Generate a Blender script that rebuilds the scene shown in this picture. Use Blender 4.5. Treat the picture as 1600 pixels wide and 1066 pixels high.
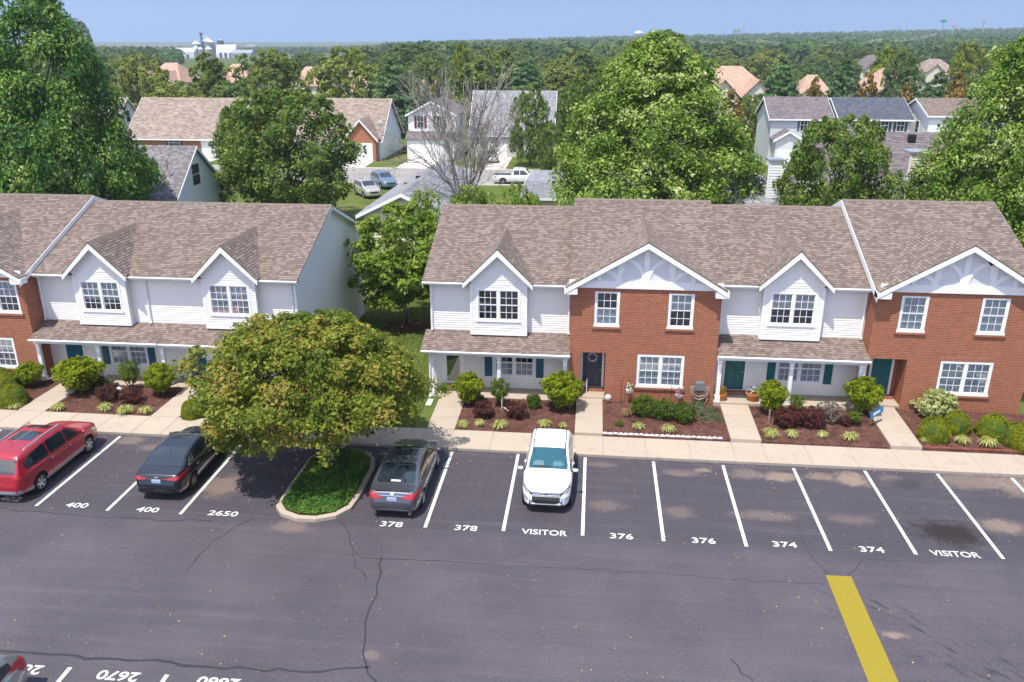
import bpy, math, random
import numpy as np
from mathutils import Vector, Matrix
from mathutils.bvhtree import BVHTree
R = math.radians
random.seed(7); rng = np.random.default_rng(7)
for o in list(bpy.data.objects): bpy.data.objects.remove(o)
scene = bpy.context.scene
C = scene.collection
# ---------------------------------------------------------------- camera
CAM = (5.455, -29.878, 15.931); FPX = 1284.99; PITCH = 0.350757; YAW = -0.0993132
cd = bpy.data.cameras.new('camera'); cam = bpy.data.objects.new('camera', cd); C.objects.link(cam)
cam.location = CAM; cam.rotation_euler = (math.pi/2 - PITCH, 0, -YAW)
cd.sensor_width = 36; cd.lens = FPX/1600*36; cd.clip_start = .1; cd.clip_end = 20000
scene.camera = cam
# ---------------------------------------------------------------- sky, sun, exposure
SUN = Vector((-.20, -.37, 1)).normalized()
world = bpy.data.worlds.new('World'); scene.world = world; world.use_nodes = True
wn = world.node_tree.nodes; wl = world.node_tree.links
sky = wn.new('ShaderNodeTexSky'); sky.sky_type = 'NISHITA'; sky.sun_disc = False
sky.sun_elevation = math.asin(SUN.z); sky.sun_rotation = math.atan2(SUN.x, SUN.y)
sky.air_density = 1.2; sky.dust_density = .9; sky.ozone_density = 2.0; sky.altitude = 50
bg = wn['Background']; bg.inputs[1].default_value = .15
# hazy summer air: the sky just above the horizon is as blue-white as it is some degrees higher up
_tc = wn.new('ShaderNodeTexCoord'); _sx = wn.new('ShaderNodeSeparateXYZ'); _cx = wn.new('ShaderNodeCombineXYZ'); _mz = wn.new('ShaderNodeMath'); _mz.operation = 'MULTIPLY_ADD'
wl.new(_tc.outputs['Generated'], _sx.inputs[0]); wl.new(_sx.outputs[0], _cx.inputs[0]); wl.new(_sx.outputs[1], _cx.inputs[1]); wl.new(_sx.outputs[2], _mz.inputs[0]); _mz.inputs[1].default_value = .85; _mz.inputs[2].default_value = .5; wl.new(_mz.outputs[0], _cx.inputs[2]); wl.new(_cx.outputs[0], sky.inputs[0])
wl.new(sky.outputs[0], bg.inputs[0])
sd = bpy.data.lights.new('sun', 'SUN'); sd.energy = 3.7; sd.angle = R(.53); sd.color = (1, .945, .86)
sun = bpy.data.objects.new('sun', sd); C.objects.link(sun)
sun.rotation_euler = SUN.to_track_quat('Z', 'Y').to_euler()
vs = scene.view_settings; vs.view_transform = 'Standard'; vs.look = 'None'; vs.gamma = 1; vs.exposure = .78
vs.use_curve_mapping = False
scene.render.engine = 'CYCLES'
scene.cycles.max_bounces = 6; scene.cycles.transparent_max_bounces = 12; scene.cycles.volume_bounces = 0

# ---------------------------------------------------------------- helpers: survey (photo point -> place in the world)
_f = np.array([math.sin(YAW)*math.cos(PITCH), math.cos(YAW)*math.cos(PITCH), -math.sin(PITCH)])
_r = np.array([math.cos(YAW), -math.sin(YAW), 0]); _u = np.cross(_r, _f)
def _ray(px, py): return _f*FPX + _r*(px-800) - _u*(py-533)
def G(px, py, z=0.):
    d = _ray(px, py); t = (z-CAM[2])/d[2]; p = np.array(CAM)+d*t; return Vector(p)
def PY(px, py, y):
    d = _ray(px, py); t = (y-CAM[1])/d[1]; return Vector(np.array(CAM)+d*t)

# ---------------------------------------------------------------- helpers: objects
ORG = {}
def tag(o, label=None, cat=None, group=None, kind=None):
    if label: o['label'] = label
    if cat: o['category'] = cat
    if group: o['group'] = group
    if kind: o['kind'] = kind
    return o
def thing(name, label, cat, loc=(0, 0, 0), rz=0, group=None):
    o = bpy.data.objects.new(name, None); C.objects.link(o); o.empty_display_size = .2
    o.location = loc; o.rotation_euler = (0, 0, rz)
    ORG[o] = Vector(loc) if rz == 0 else None      # None: parts are given in local coordinates
    return tag(o, label, cat, group)
def structure(name, loc=(0, 0, 0)):
    o = bpy.data.objects.new(name, None); C.objects.link(o); o.location = loc; ORG[o] = Vector(loc); o['kind'] = 'structure'
    return o
def link(name, me, parent=None, loc=None):
    o = bpy.data.objects.new(name, me); C.objects.link(o)
    if parent is not None: o.parent = parent; ORG[o] = ORG.get(parent)
    if loc is not None: o.location = loc
    return o
def copy_tree(src, parent=None):
    c = src.copy(); C.objects.link(c); c.parent = parent
    for ch in list(src.children): copy_tree(ch, c)
    return c
class MB:
    def __init__(s): s.v = []; s.f = []; s.m = []; s.uv = []
    def poly(s, pts, m=0, uv=None):
        n = len(s.v); s.v += [tuple(p) for p in pts]; s.f.append(tuple(range(n, n+len(pts)))); s.m.append(m)
        s.uv += list(uv) if uv else [(0, 0)]*len(pts)
        return s
    def hexa(s, p, m=0):   # 8 corners: bottom 0..3 ccw, top 4..7
        for q in ((3, 2, 1, 0), (4, 5, 6, 7), (0, 1, 5, 4), (1, 2, 6, 5), (2, 3, 7, 6), (3, 0, 4, 7)): s.poly([p[i] for i in q], m)
        return s
    def box(s, x0, x1, y0, y1, z0, z1, m=0):
        return s.hexa([(x0, y0, z0), (x1, y0, z0), (x1, y1, z0), (x0, y1, z0), (x0, y0, z1), (x1, y0, z1), (x1, y1, z1), (x0, y1, z1)], m)
    def prism(s, pts, d, m=0):   # closed polygon extruded by vector d
        d = Vector(d); a = [Vector(p) for p in pts]; b = [p+d for p in a]; n = len(a)
        s.poly(a[::-1], m); s.poly(b, m)
        for i in range(n): s.poly([a[i], a[(i+1) % n], b[(i+1) % n], b[i]], m)
        return s
    def tube(s, pts, rad, n=6, m=0, caps=True):
        pts = [Vector(p) for p in pts]; rings = []
        for i, p in enumerate(pts):
            d = (pts[min(i+1, len(pts)-1)]-pts[max(i-1, 0)])
            if d.length < 1e-6: d = Vector((0, 0, 1))
            d.normalize()
            a = d.cross(Vector((0, 0, 1)) if abs(d.z) < .95 else Vector((1, 0, 0))).normalized(); b = d.cross(a)
            r = rad[i] if hasattr(rad, '__len__') else rad
            k = len(s.v); rings.append(k)
            s.v += [tuple(p+a*(math.cos(2*math.pi*j/n)*r)+b*(math.sin(2*math.pi*j/n)*r)) for j in range(n)]
        for q in range(len(rings)-1):
            a, b = rings[q], rings[q+1]
            for j in range(n):
                s.f.append((a+j, a+(j+1) % n, b+(j+1) % n, b+j)); s.m.append(m); s.uv += [(0, 0)]*4
        if caps:
            s.f.append(tuple(rings[0]+j for j in range(n))[::-1]); s.m.append(m); s.uv += [(0, 0)]*n
            s.f.append(tuple(rings[-1]+j for j in range(n))); s.m.append(m); s.uv += [(0, 0)]*n
        return s
    def lathe(s, prof, c=(0, 0, 0), n=12, m=0):
        k = len(s.v); P = len(prof)
        for j in range(n):
            a = 2*math.pi*j/n
            s.v += [(c[0]+r*math.cos(a), c[1]+r*math.sin(a), c[2]+z) for r, z in prof]
        for j in range(n):
            for i in range(P-1):
                s.f.append((k+j*P+i, k+((j+1) % n)*P+i, k+((j+1) % n)*P+i+1, k+j*P+i+1)); s.m.append(m); s.uv += [(0, 0)]*4
        return s
    def mesh(s, name, mat, org=None, smooth=False):
        me = bpy.data.meshes.new(name); o = org or Vector((0, 0, 0))
        me.from_pydata([(x-o[0], y-o[1], z-o[2]) for x, y, z in s.v], [], s.f)
        for m_ in (mat if isinstance(mat, (list, tuple)) else [mat]): me.materials.append(m_)
        me.polygons.foreach_set('material_index', s.m)
        if any(u != (0, 0) for u in s.uv):
            l = me.uv_layers.new(name='UVMap'); l.data.foreach_set('uv', np.array(s.uv, dtype=np.float32).ravel())
        if smooth: me.polygons.foreach_set('use_smooth', [True]*len(s.f))
        me.update(); return me
    def build(s, name, mat, parent=None, smooth=False, loc=None):
        o = ORG.get(parent) if parent is not None else (Vector(loc) if loc is not None else None)
        ob = link(name, s.mesh(name, mat, o, smooth), parent, loc if parent is None else None)
        if parent is None: ORG[ob] = o if o is not None else Vector((0, 0, 0))
        return ob
def quads_obj(name, V, mat, parent=None, loc=None, per=4, smooth=False):
    """V: (n, per, 3) array of separate faces"""
    n = len(V); me = bpy.data.meshes.new(name)
    me.vertices.add(n*per); me.vertices.foreach_set('co', np.ascontiguousarray(V, dtype=np.float32).ravel())
    me.loops.add(n*per); me.loops.foreach_set('vertex_index', np.arange(n*per, dtype=np.int32))
    me.polygons.add(n); me.polygons.foreach_set('loop_start', np.arange(0, n*per, per, dtype=np.int32))
    try: me.polygons.foreach_set('loop_total', np.full(n, per, dtype=np.int32))
    except Exception: pass
    me.materials.append(mat); me.update(calc_edges=True)
    return link(name, me, parent, loc)
_txt = {}
def text_polys(s, size, bold=.02, sx=1.3, res=3):
    key = (s, bold, res)
    if key not in _txt:
        cu = bpy.data.curves.new('t', 'FONT'); cu.body = s; cu.align_x = 'CENTER'; cu.offset = bold; cu.resolution_u = res; cu.fill_mode = 'FRONT'
        ob = bpy.data.objects.new('t', cu); C.objects.link(ob)
        dg = bpy.context.evaluated_depsgraph_get(); me = bpy.data.meshes.new_from_object(ob.evaluated_get(dg))
        vs_ = [tuple(v.co) for v in me.vertices]; fs = [tuple(p.vertices) for p in me.polygons]
        bpy.data.objects.remove(ob); bpy.data.curves.remove(cu); bpy.data.meshes.remove(me); _txt[key] = (vs_, fs)
    vs_, fs = _txt[key]
    return [(x*size*sx, y*size) for x, y, z in vs_], fs
def text_mb(s, size, fn, bold=.02, sx=1.3):
    v, f = text_polys(s, size, bold, sx); mb = MB(); mb.v = [tuple(fn(a, b)) for a, b in v]; mb.f = list(f); mb.m = [0]*len(f); mb.uv = [(0, 0)]*sum(len(q) for q in f)
    return mb

# ---------------------------------------------------------------- helpers: materials
class NT:
    def __init__(s, name):
        s.mat = bpy.data.materials.new(name); s.mat.use_nodes = True; s.t = s.mat.node_tree; s.n = s.t.nodes; s.l = s.t.links
        s.p = s.n['Principled BSDF']; s.out = s.n['Material Output']
    def new(s, t, **kw):
        x = s.n.new('ShaderNode'+t)
        for k, v in kw.items(): setattr(x, k, v)
        return x
    def set(s, node, i, v):
        if isinstance(v, bpy.types.NodeSocket): s.l.new(v, node.inputs[i])
        else: node.inputs[i].default_value = v
    def math(s, op, a, b=0., c=None, clamp=False):
        x = s.new('Math', operation=op, use_clamp=clamp); s.set(x, 0, a); s.set(x, 1, b)
        if c is not None: s.set(x, 2, c)
        return x.outputs[0]
    def noise(s, scale, vec=None, detail=3, rough=.55, dim='3D'):
        x = s.new('TexNoise'); x.inputs['Scale'].default_value = scale; x.inputs['Detail'].default_value = detail; x.inputs['Roughness'].default_value = rough
        if vec is not None: s.l.new(vec, x.inputs['Vector'])
        return x.outputs[0]
    def ramp(s, fac, stops):
        x = s.new('ValToRGB'); s.l.new(fac, x.inputs[0]); e = x.color_ramp.elements
        while len(e) < len(stops): e.new(.5)
        for q, (p, c) in zip(e, stops): q.position = p; q.color = (*c, 1) if len(c) == 3 else c
        return x.outputs[0]
    def mix(s, fac, a, b, mode='MIX'):
        x = s.new('Mix', data_type='RGBA', blend_type=mode); s.set(x, 0, fac); s.set(x, 6, a if isinstance(a, bpy.types.NodeSocket) else (*a, 1)); s.set(x, 7, b if isinstance(b, bpy.types.NodeSocket) else (*b, 1))
        return x.outputs[2]
    def maprange(s, v, a, b, c=0., d=1., smooth=True):
        x = s.new('MapRange', interpolation_type='SMOOTHSTEP' if smooth else 'LINEAR'); s.set(x, 0, v); s.set(x, 1, a); s.set(x, 2, b); s.set(x, 3, c); s.set(x, 4, d)
        return x.outputs[0]
    def pos(s): return s.new('NewGeometry').outputs['Position']
    def island(s): return s.new('NewGeometry').outputs['Random Per Island']
    def objrand(s): return s.new('ObjectInfo').outputs['Random']
    def sep(s, v):
        x = s.new('SeparateXYZ'); s.l.new(v, x.inputs[0]); return x.outputs
    def comb(s, x_, y_, z_=0.):
        x = s.new('CombineXYZ'); s.set(x, 0, x_); s.set(x, 1, y_); s.set(x, 2, z_); return x.outputs[0]
    def uv(s): return s.new('UVMap').outputs[0]
    def bump(s, h, strength=.3, dist=.01):
        x = s.new('Bump'); x.inputs['Strength'].default_value = strength; x.inputs['Distance'].default_value = dist; s.l.new(h, x.inputs['Height']); s.l.new(x.outputs[0], s.p.inputs['Normal'])
    def fin(s, col, rough=.6, spec=.5, metal=0.):
        s.set(s.p, 'Base Color', col if isinstance(col, bpy.types.NodeSocket) else (*col, 1)); s.set(s.p, 'Roughness', rough)
        s.p.inputs['Specular IOR Level'].default_value = spec; s.p.inputs['Metallic'].default_value = metal
        return s.mat
def plain(name, col, rough=.6, spec=.5, metal=0., var=.12, scale=3., coat=0.):
    t = NT(name)
    if var:
        n = t.noise(scale, t.pos(), 4); c = t.mix(n, tuple(v*(1-var) for v in col), tuple(min(1, v*(1+var)) for v in col))
    else: c = col
    if coat: t.p.inputs['Coat Weight'].default_value = coat; t.p.inputs['Coat Roughness'].default_value = .03
    return t.fin(c, rough, spec, metal)

def m_siding(name, col):
    t = NT(name); p = t.pos(); x, y, z = t.sep(p)
    n = t.noise(1.2, p, 3); streak = t.noise(6, t.comb(t.math('MULTIPLY', t.math('ADD', x, y), 1.), t.math('MULTIPLY', z, .15)), 3)
    c = t.mix(n, tuple(v*.95 for v in col), col); c = t.mix(t.maprange(streak, .5, .8, 0, .12), c, (.55, .53, .48))
    return t.fin(c, .45, .4)
def m_brick(name, cols=((.225, .068, .034), (.395, .122, .056)), mortar=(.46, .31, .22), rot=False):
    t = NT(name); p = t.pos(); x, y, z = t.sep(p); u = t.math('ADD', x, y)
    vec = t.comb(z, u) if rot else t.comb(u, z)
    b = t.new('TexBrick'); b.offset = .5; t.l.new(vec, b.inputs['Vector'])
    b.inputs['Scale'].default_value = 1; b.inputs['Brick Width'].default_value = .215; b.inputs['Row Height'].default_value = .075
    b.inputs['Mortar Size'].default_value = .006; b.inputs['Mortar Smooth'].default_value = .1; b.inputs['Bias'].default_value = -.1
    n1 = t.noise(.9, p, 3); n2 = t.noise(14, p, 2)
    c1 = t.mix(n1, cols[0], tuple(v*1.15 for v in cols[0])); c2 = t.mix(n2, cols[1], tuple(v*.72 for v in cols[1]))
    t.l.new(c1, b.inputs['Color1']); t.l.new(c2, b.inputs['Color2']); b.inputs['Mortar'].default_value = (*mortar, 1)
    x2 = t.new('Bump'); x2.inputs['Strength'].default_value = .5; x2.inputs['Distance'].default_value = .008; x2.invert = True
    t.l.new(b.outputs['Fac'], x2.inputs['Height']); t.l.new(x2.outputs[0], t.p.inputs['Normal'])
    return t.fin(b.outputs['Color'], .85, .2)
def m_shingle(name, dark, mid, light, w=.24, h=.14):
    t = NT(name); uv = t.uv(); b = t.new('TexBrick'); t.l.new(uv, b.inputs['Vector']); b.offset = .5; b.offset_frequency = 2
    b.inputs['Scale'].default_value = 1; b.inputs['Brick Width'].default_value = w; b.inputs['Row Height'].default_value = h
    b.inputs['Mortar Size'].default_value = .009; b.inputs['Mortar Smooth'].default_value = .6; b.inputs['Bias'].default_value = 0
    b.inputs['Color1'].default_value = (0, 0, 0, 1); b.inputs['Color2'].default_value = (1, 1, 1, 1); b.inputs['Mortar'].default_value = (.1, .1, .1, 1)  # dark joint colour doubles as a painted shadow line under each course
    f = t.sep(b.outputs['Color'])[0]
    n = t.noise(.35, uv, 3); n2 = t.noise(40, uv, 2)
    f2 = t.math('ADD', t.math('MULTIPLY', f, .75), t.math('MULTIPLY', n2, .3)); c = t.ramp(f2, [(.08, dark), (.5, mid), (.9, light)])
    c = t.mix(t.maprange(n, .35, .75, 0, .30), c, tuple(v*.75 for v in mid)); st_ = t.noise(1., t.comb(t.math('MULTIPLY', t.sep(uv)[0], 2.2), t.math('MULTIPLY', t.sep(uv)[1], .12)), 4); c = t.mix(t.maprange(st_, .5, .8, 0, .3), c, tuple(v*.6 for v in mid))
    t.bump(f2, .4, .01)
    return t.fin(c, .92, .15)
def m_glass(name, tint=(.86, .9, .92), refl=.10):
    t = NT(name); tr = t.new('BsdfTransparent'); tr.inputs[0].default_value = (*tint, 1); gl = t.new('BsdfGlossy'); gl.inputs['Roughness'].default_value = .03; gl.inputs[0].default_value = (.9, .95, 1, 1)
    lw = t.new('LayerWeight'); lw.inputs[0].default_value = .35
    mx = t.new('MixShader'); t.l.new(t.math('ADD', t.math('MULTIPLY', lw.outputs['Fresnel'], .6), refl, clamp=True), mx.inputs[0]); t.l.new(tr.outputs[0], mx.inputs[1]); t.l.new(gl.outputs[0], mx.inputs[2])
    t.l.new(mx.outputs[0], t.out.inputs[0]); return t.mat
def m_leaf(name, cols, trans=.35, gloss=.25, hue=.0, clump=1.2):
    """cols: dark..light, picked per leaf; clump noise varies whole sprays"""
    t = NT(name); r_ = t.island(); n = t.noise(clump, t.pos(), 2)
    f = t.math('ADD', t.math('MULTIPLY', r_, .55), t.math('MULTIPLY', t.maprange(n, .3, .7), .45))
    c = t.ramp(f, [(i/(len(cols)-1)*.9+.05, q) for i, q in enumerate(cols)])
    if hue:
        oi = t.objrand(); c = t.mix(t.math('MULTIPLY', oi, hue), c, tuple(v*1.0 for v in (cols[-1][0]*1.1, cols[-1][1]*.85, cols[-1][2]*.9)))
        c = t.mix(t.maprange(t.math('FRACT', t.math('MULTIPLY', oi, 7.3)), .4, 1, 0, .5), c, tuple(v*.55 for v in cols[len(cols)//2]))
    t.set(t.p, 'Base Color', c); t.p.inputs['Roughness'].default_value = .55; t.p.inputs['Specular IOR Level'].default_value = gloss*.45
    tl = t.new('BsdfTranslucent'); t.l.new(t.mix(.5, c, (.25, .32, .03), 'MIX'), tl.inputs[0])
    mx = t.new('MixShader'); mx.inputs[0].default_value = trans; t.l.new(t.p.outputs[0], mx.inputs[1]); t.l.new(tl.outputs[0], mx.inputs[2]); t.l.new(mx.outputs[0], t.out.inputs[0])
    return t.mat
def m_ground(name, a, b, scale=.5, c=None, rough=.95, fine=12, bump=.0):
    t = NT(name); p = t.pos(); n = t.noise(scale, p, 5, .6); n2 = t.noise(fine, p, 3)
    col = t.mix(t.maprange(n, .3, .7), a, b); col = t.mix(t.maprange(n2, .35, .75, 0, .6), col, tuple(v*.55 for v in a))
    if c: col = t.mix(t.maprange(t.noise(scale*.37, p, 4), .52, .7), col, c)
    if bump: t.bump(n2, bump, .03)
    return t.fin(col, rough, .1)
SID = m_siding('siding_white', (.80, .775, .735)); SIDG = m_siding('siding_grey', (.60, .62, .63)); SIDC = m_siding('siding_cream', (.70, .64, .53))
TRIM = plain('trim_white', (.82, .82, .82), .4, .4, var=.04)
BRICK = m_brick('brick'); BRICKR = m_brick('brick_soldier', rot=True)
SHG = m_shingle('shingle_brown', (.125, .094, .080), (.185, .143, .122), (.275, .218, .188), .2)
CAP = plain('ridge_shingle', (.185, .143, .122), .92, .1, var=.25, scale=5)
SHGV = m_shingle('shingle_violet', (.11, .10, .108), (.195, .178, .19), (.30, .275, .285))
SHGT = m_shingle('shingle_tan', (.18, .14, .115), (.27, .215, .175), (.37, .30, .25), .5, .2)
SHGG = m_shingle('shingle_grey', (.15, .15, .165), (.24, .24, .26), (.33, .33, .35), .4, .16)
SHGP = m_shingle('shingle_plum', (.10, .082, .087), (.165, .138, .144), (.225, .192, .198), .4, .16)
SHGS = m_shingle('shingle_slate', (.055, .062, .08), (.085, .095, .12), (.125, .135, .165), .4, .16)
SHGO = m_shingle('shingle_terracotta', (.34, .21, .155), (.44, .285, .215), (.54, .37, .285), .5, .25)
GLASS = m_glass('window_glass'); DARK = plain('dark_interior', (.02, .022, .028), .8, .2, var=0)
BLIND = plain('blind_white', (.72, .72, .70), .7, .3, var=.05); CURT = plain('curtain', (.62, .62, .64), .9, .1, var=.25, scale=9)
TEAL = plain('paint_teal', (.010, .095, .15), .38, .5, var=.12); TEALG = plain('paint_green_teal', (.006, .11, .12), .38, .5, var=.12); NAVY = plain('paint_navy', (.028, .045, .075), .4, .5, var=.1)
BURG = plain('paint_burgundy', (.12, .02, .02), .5, .4); BLACKP = plain('paint_black', (.015, .016, .02), .5, .4, var=0); GREYP = plain('paint_slate', (.08, .13, .16), .5, .4)
METAL = plain('metal_bright', (.7, .7, .7), .3, .5, 1., var=0); GALV = plain('metal_galvanised', (.42, .44, .46), .5, .5, .6, var=.15)
def m_conc(name, a, b, stain=(.20, .175, .14)):
    t = NT(name); p = t.pos(); n = t.noise(.8, p, 5, .6); n2 = t.noise(35, p, 2); r_ = t.objrand()
    c = t.mix(n, a, b); c = t.mix(t.math('MULTIPLY', r_, .35), c, tuple(v*.78 for v in b))
    c = t.mix(t.maprange(t.noise(2.2, p, 6, .7), .52, .8, 0, .55), c, stain); c = t.mix(t.maprange(n2, .4, .8, 0, .25), c, stain)
    return t.fin(c, .9, .15)
CONC = m_conc('concrete', (.385, .31, .24), (.455, .38, .305)); KERB = m_conc('concrete_kerb', (.30, .26, .22), (.40, .35, .30), (.12, .10, .09)); PALE = m_conc('concrete_pale', (.50, .45, .40), (.62, .57, .51), (.3, .27, .24))
# ================================================================ ground, parking lot, sidewalk, beds
GRASS = m_ground('grass', (.075, .115, .022), (.12, .15, .035), .35, (.20, .16, .06))
FIELD = m_ground('field', (.07, .11, .03), (.10, .135, .045), .02, (.13, .13, .06), fine=.5)
MULCH = m_ground('mulch', (.10, .043, .034), (.17, .083, .066), 3, (.055, .03, .026), fine=26, bump=1.)
def smooth01(t): t = np.clip(t, 0, 1); return t*t*(3-2*t)
def terrain(X, Y):
    """gently rolling country far behind the street: lower to the left, a wooded rise to the right"""
    X = np.asarray(X, float); Y = np.asarray(Y, float); D = np.maximum(Y+30, 60); a = (X-5.5)/D
    tgt = np.interp(a, [-1.2, -.72, -.34, -.18, -.02, .22, .46, .9], [-14, -13, -11, 1, 11, 20, 31, 36])
    return tgt*smooth01((Y-350)/1900)-.03
gx = np.concatenate([np.linspace(-9000, -700, 24), np.linspace(-600, 600, 41), np.linspace(700, 9000, 24)]); gy = np.concatenate([[-400, 0, 130, 250], np.linspace(350, 2400, 28), np.linspace(2800, 12000, 8)])
g = MB(); GZ = terrain(*np.meshgrid(gx, gy)); n = len(gx)
g.v = [(float(x), float(y), float(GZ[j, i])) for j, y in enumerate(gy) for i, x in enumerate(gx)]
g.f = [(j*n+i, j*n+i+1, (j+1)*n+i+1, (j+1)*n+i) for j in range(len(gy)-1) for i in range(n-1)]; g.m = [0]*len(g.f); g.uv = [(0, 0)]*4*len(g.f)
tag(g.build('ground', FIELD, smooth=True), kind='structure')
# asphalt: worn seal coat, tan dirt washes, an oil spot, dark wet-looking streaks
def m_asphalt():
    t = NT('asphalt'); p = t.pos(); x, y, z = t.sep(p)
    n = t.noise(.22, p, 6, .6); n2 = t.noise(55, p, 2); n3 = t.noise(1.6, p, 7, .75); n4 = t.noise(14, p, 3, .7)
    c = t.mix(t.maprange(n, .3, .7), (0.058, 0.052, 0.061), (0.083, 0.075, 0.084))
    bay = t.maprange(y, -6.4, -5.4, 0, .75); c = t.mix(t.math('MULTIPLY', bay, 1.), c, (0.046, 0.042, 0.050))
    c = t.mix(t.maprange(n3, .52, .75, 0, .5), c, (0.100, 0.090, 0.096)); c = t.mix(t.maprange(n4, .50, .68, 0, .45), c, (0.028, 0.025, 0.031)); c = t.mix(t.maprange(n4, .46, .28, 0, .4), c, (0.118, 0.108, 0.115)); c = t.mix(t.maprange(n2, .5, .8, 0, .5), c, (0.026, 0.024, 0.029))
    st = t.noise(1., t.comb(t.math('MULTIPLY', x, .12), t.math('MULTIPLY', y, 2.6)), 5, .7); c = t.mix(t.maprange(st, .50, .72, 0, .4), c, (0.104, 0.093, 0.099)); c = t.mix(t.maprange(st, .48, .3, 0, .35), c, (0.044, 0.041, 0.047))
    wh = t.new('TexVoronoi'); wh.inputs['Scale'].default_value = 2.4; t.l.new(p, wh.inputs['Vector']); c = t.mix(t.maprange(wh.outputs['Distance'], .07, .03, 0, .4), c, (0.281, 0.259, 0.244))
    wob = t.math('ADD', t.math('MULTIPLY', t.math('SUBTRACT', t.noise(2.3, p, 8, .75), .5), 2.0), t.math('MULTIPLY', t.math('SUBTRACT', t.noise(13, p, 4, .7), .5), 1.1))
    def spot(cx, cy, rx, ry, col, amt):
        nonlocal c
        dx = t.math('DIVIDE', t.math('SUBTRACT', x, cx), rx); dy = t.math('DIVIDE', t.math('SUBTRACT', y, cy), ry)
        d = t.math('SQRT', t.math('ADD', t.math('MULTIPLY', dx, dx), t.math('MULTIPLY', dy, dy)))
        d = t.math('ADD', d, wob); c = t.mix(t.maprange(d, .35, 1.05, amt, 0), c, col)
    tan = (.22, .17, .125)
    for px, py, rx, ry, a in [(938, 726, .9, .3, .35), (1062, 739, .9, .35, .4), (1099, 735, .45, .22, .75), (1165, 741, .8, .5, .5), (1218, 745, 1., .45, .9), (1282, 745, .7, .4, .65), (1330, 749, .8, .7, 1.), (1392, 748, .6, .4, .35), (1520, 752, 1.8, .9, .55), (1590, 760, 1.2, 1.2, .6), (1565, 822, 1., .6, .7),
                         (205, 688, .8, .5, .5), (235, 700, .7, .4, .4), (345, 760, 1., 1., .6), (945, 790, .9, .5, .35), (1060, 800, .8, .5, .35), (1195, 806, 1.4, .4, .4), (1330, 812, 1., .4, .3), (455, 822, .9, .5, .5), (580, 1025, .35, .25, .4), (1400, 993, .5, .18, .9)]:
        q = G(px, py); spot(q.x, q.y, rx, ry, tan, a*.85)
    q = G(1485, 833); spot(q.x, q.y, 1.5, 1.0, (.018, .014, .012), .95)
    q = G(880, 712); spot(q.x, q.y, .9, .7, (.03, .03, .034), .6); q = G(1415, 757); spot(q.x, q.y, .8, .5, (.03, .03, .034), .7)
    # dark drip streaks at lower right
    q = G(1480, 1010); dx = t.math('SUBTRACT', x, q.x); dy = t.math('SUBTRACT', y, q.y)
    along = t.math('ADD', t.math('MULTIPLY', dx, .72), t.math('MULTIPLY', dy, -.69)); acr = t.math('ADD', t.math('MULTIPLY', dx, .69), t.math('MULTIPLY', dy, .72))
    sn = t.noise(1., t.comb(t.math('MULTIPLY', along, 1.1), t.math('MULTIPLY', acr, 5.5)), 3)
    env = t.math('MULTIPLY', t.maprange(t.math('ABSOLUTE', acr), .3, 1.6, 1, 0), t.maprange(t.math('ABSOLUTE', along), 1.5, 5.5, 1, 0))
    c = t.mix(t.math('MULTIPLY', t.maprange(sn, .54, .64), t.math('MULTIPLY', env, .7)), c, (.025, .023, .027))
    c = t.mix(1., c, (1.12, 1.08, 1.13), 'MULTIPLY')
    t.bump(n2, .25, .01)
    return t.fin(c, .82, .3)
ASPH = m_asphalt(); SEAL = plain('crack_seal', (.034, .03, .036), .6, .3, var=.2)
lot = MB(); lot.poly([(-70, -60, 0), (80, -60, 0), (80, .3, 0), (-70, .3, 0)])
lot = tag(lot.build('parking_lot', ASPH), kind='structure')
def m_paint(name, col, wear):
    t = NT(name); p = t.pos(); n = t.noise(7, p, 6, .75); n2 = t.noise(60, p, 2)
    c = t.mix(t.maprange(n, .56, .75, 0, wear), col, (.12, .11, .115)); c = t.mix(t.maprange(n2, .55, .8, 0, .3*wear), c, (.12, .11, .115))
    return t.fin(c, .7, .2)
PAINT = m_paint('paint_line', (.60, .59, .56), 1.); YEL = m_paint('paint_yellow', (.26, .20, .018), .9)
S = 2.74; SL = 5.65
sm = MB(); sm.poly([(-.06, -SL, .004), (.06, -SL, .004), (.06, -.02, .004), (-.06, -.02, .004)]); sm = sm.mesh('stripe', PAINT)
for x in [i*S for i in range(-0, 10)] + [-14.39+i*S for i in range(-4, 3)]:
    o = link('stripe', sm, lot); o.location = (x+.02*math.sin(x*9), .06*math.sin(x*5), 0)
sm2 = MB(); sm2.poly([(-.06, -5.6, .004), (.06, -5.6, .004), (.06, 0, .004), (-.06, 0, .004)]); sm2 = sm2.mesh('stripe', PAINT)
for i in range(-6, 2): link('stripe', sm2, lot).location = (-8.2+i*2.74, -13.3, 0)
for s_, px, py, sz in [('402', 13, 783, .5), ('400', 117, 793, .5), ('400', 228, 800, .5), ('2650', 346, 806, .5), ('378', 610, 823, .5), ('378', 727, 829, .5), ('VISITOR', 850, 836, .5), ('376', 971, 842, .5), ('376', 1100, 849, .5), ('374', 1227, 855, .5), ('374', 1364, 863, .5), ('VISITOR', 1495, 870, .5)]:
    q = G(px, py); sz = .44; b = .012
    mb = text_mb(s_, sz, lambda a, b_: (q.x+a, q.y+b_, .005), bold=.014, sx=1.26 if s_ != 'VISITOR' else .98); mb.build('stall_number', PAINT, lot)
for s_, px, py in [('2680', 40, 1038), ('2670', 190, 1049), ('2660', 345, 1059)]:
    q = G(px, py); text_mb(s_, .46, lambda a, b_: (q.x-a, q.y-b_-.02, .005), bold=.022, sx=1.26).build('stall_number', PAINT, lot)
yq = [G(1290, 899), G(1330, 901), G(1404, 1066), G(1357, 1066)]
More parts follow.
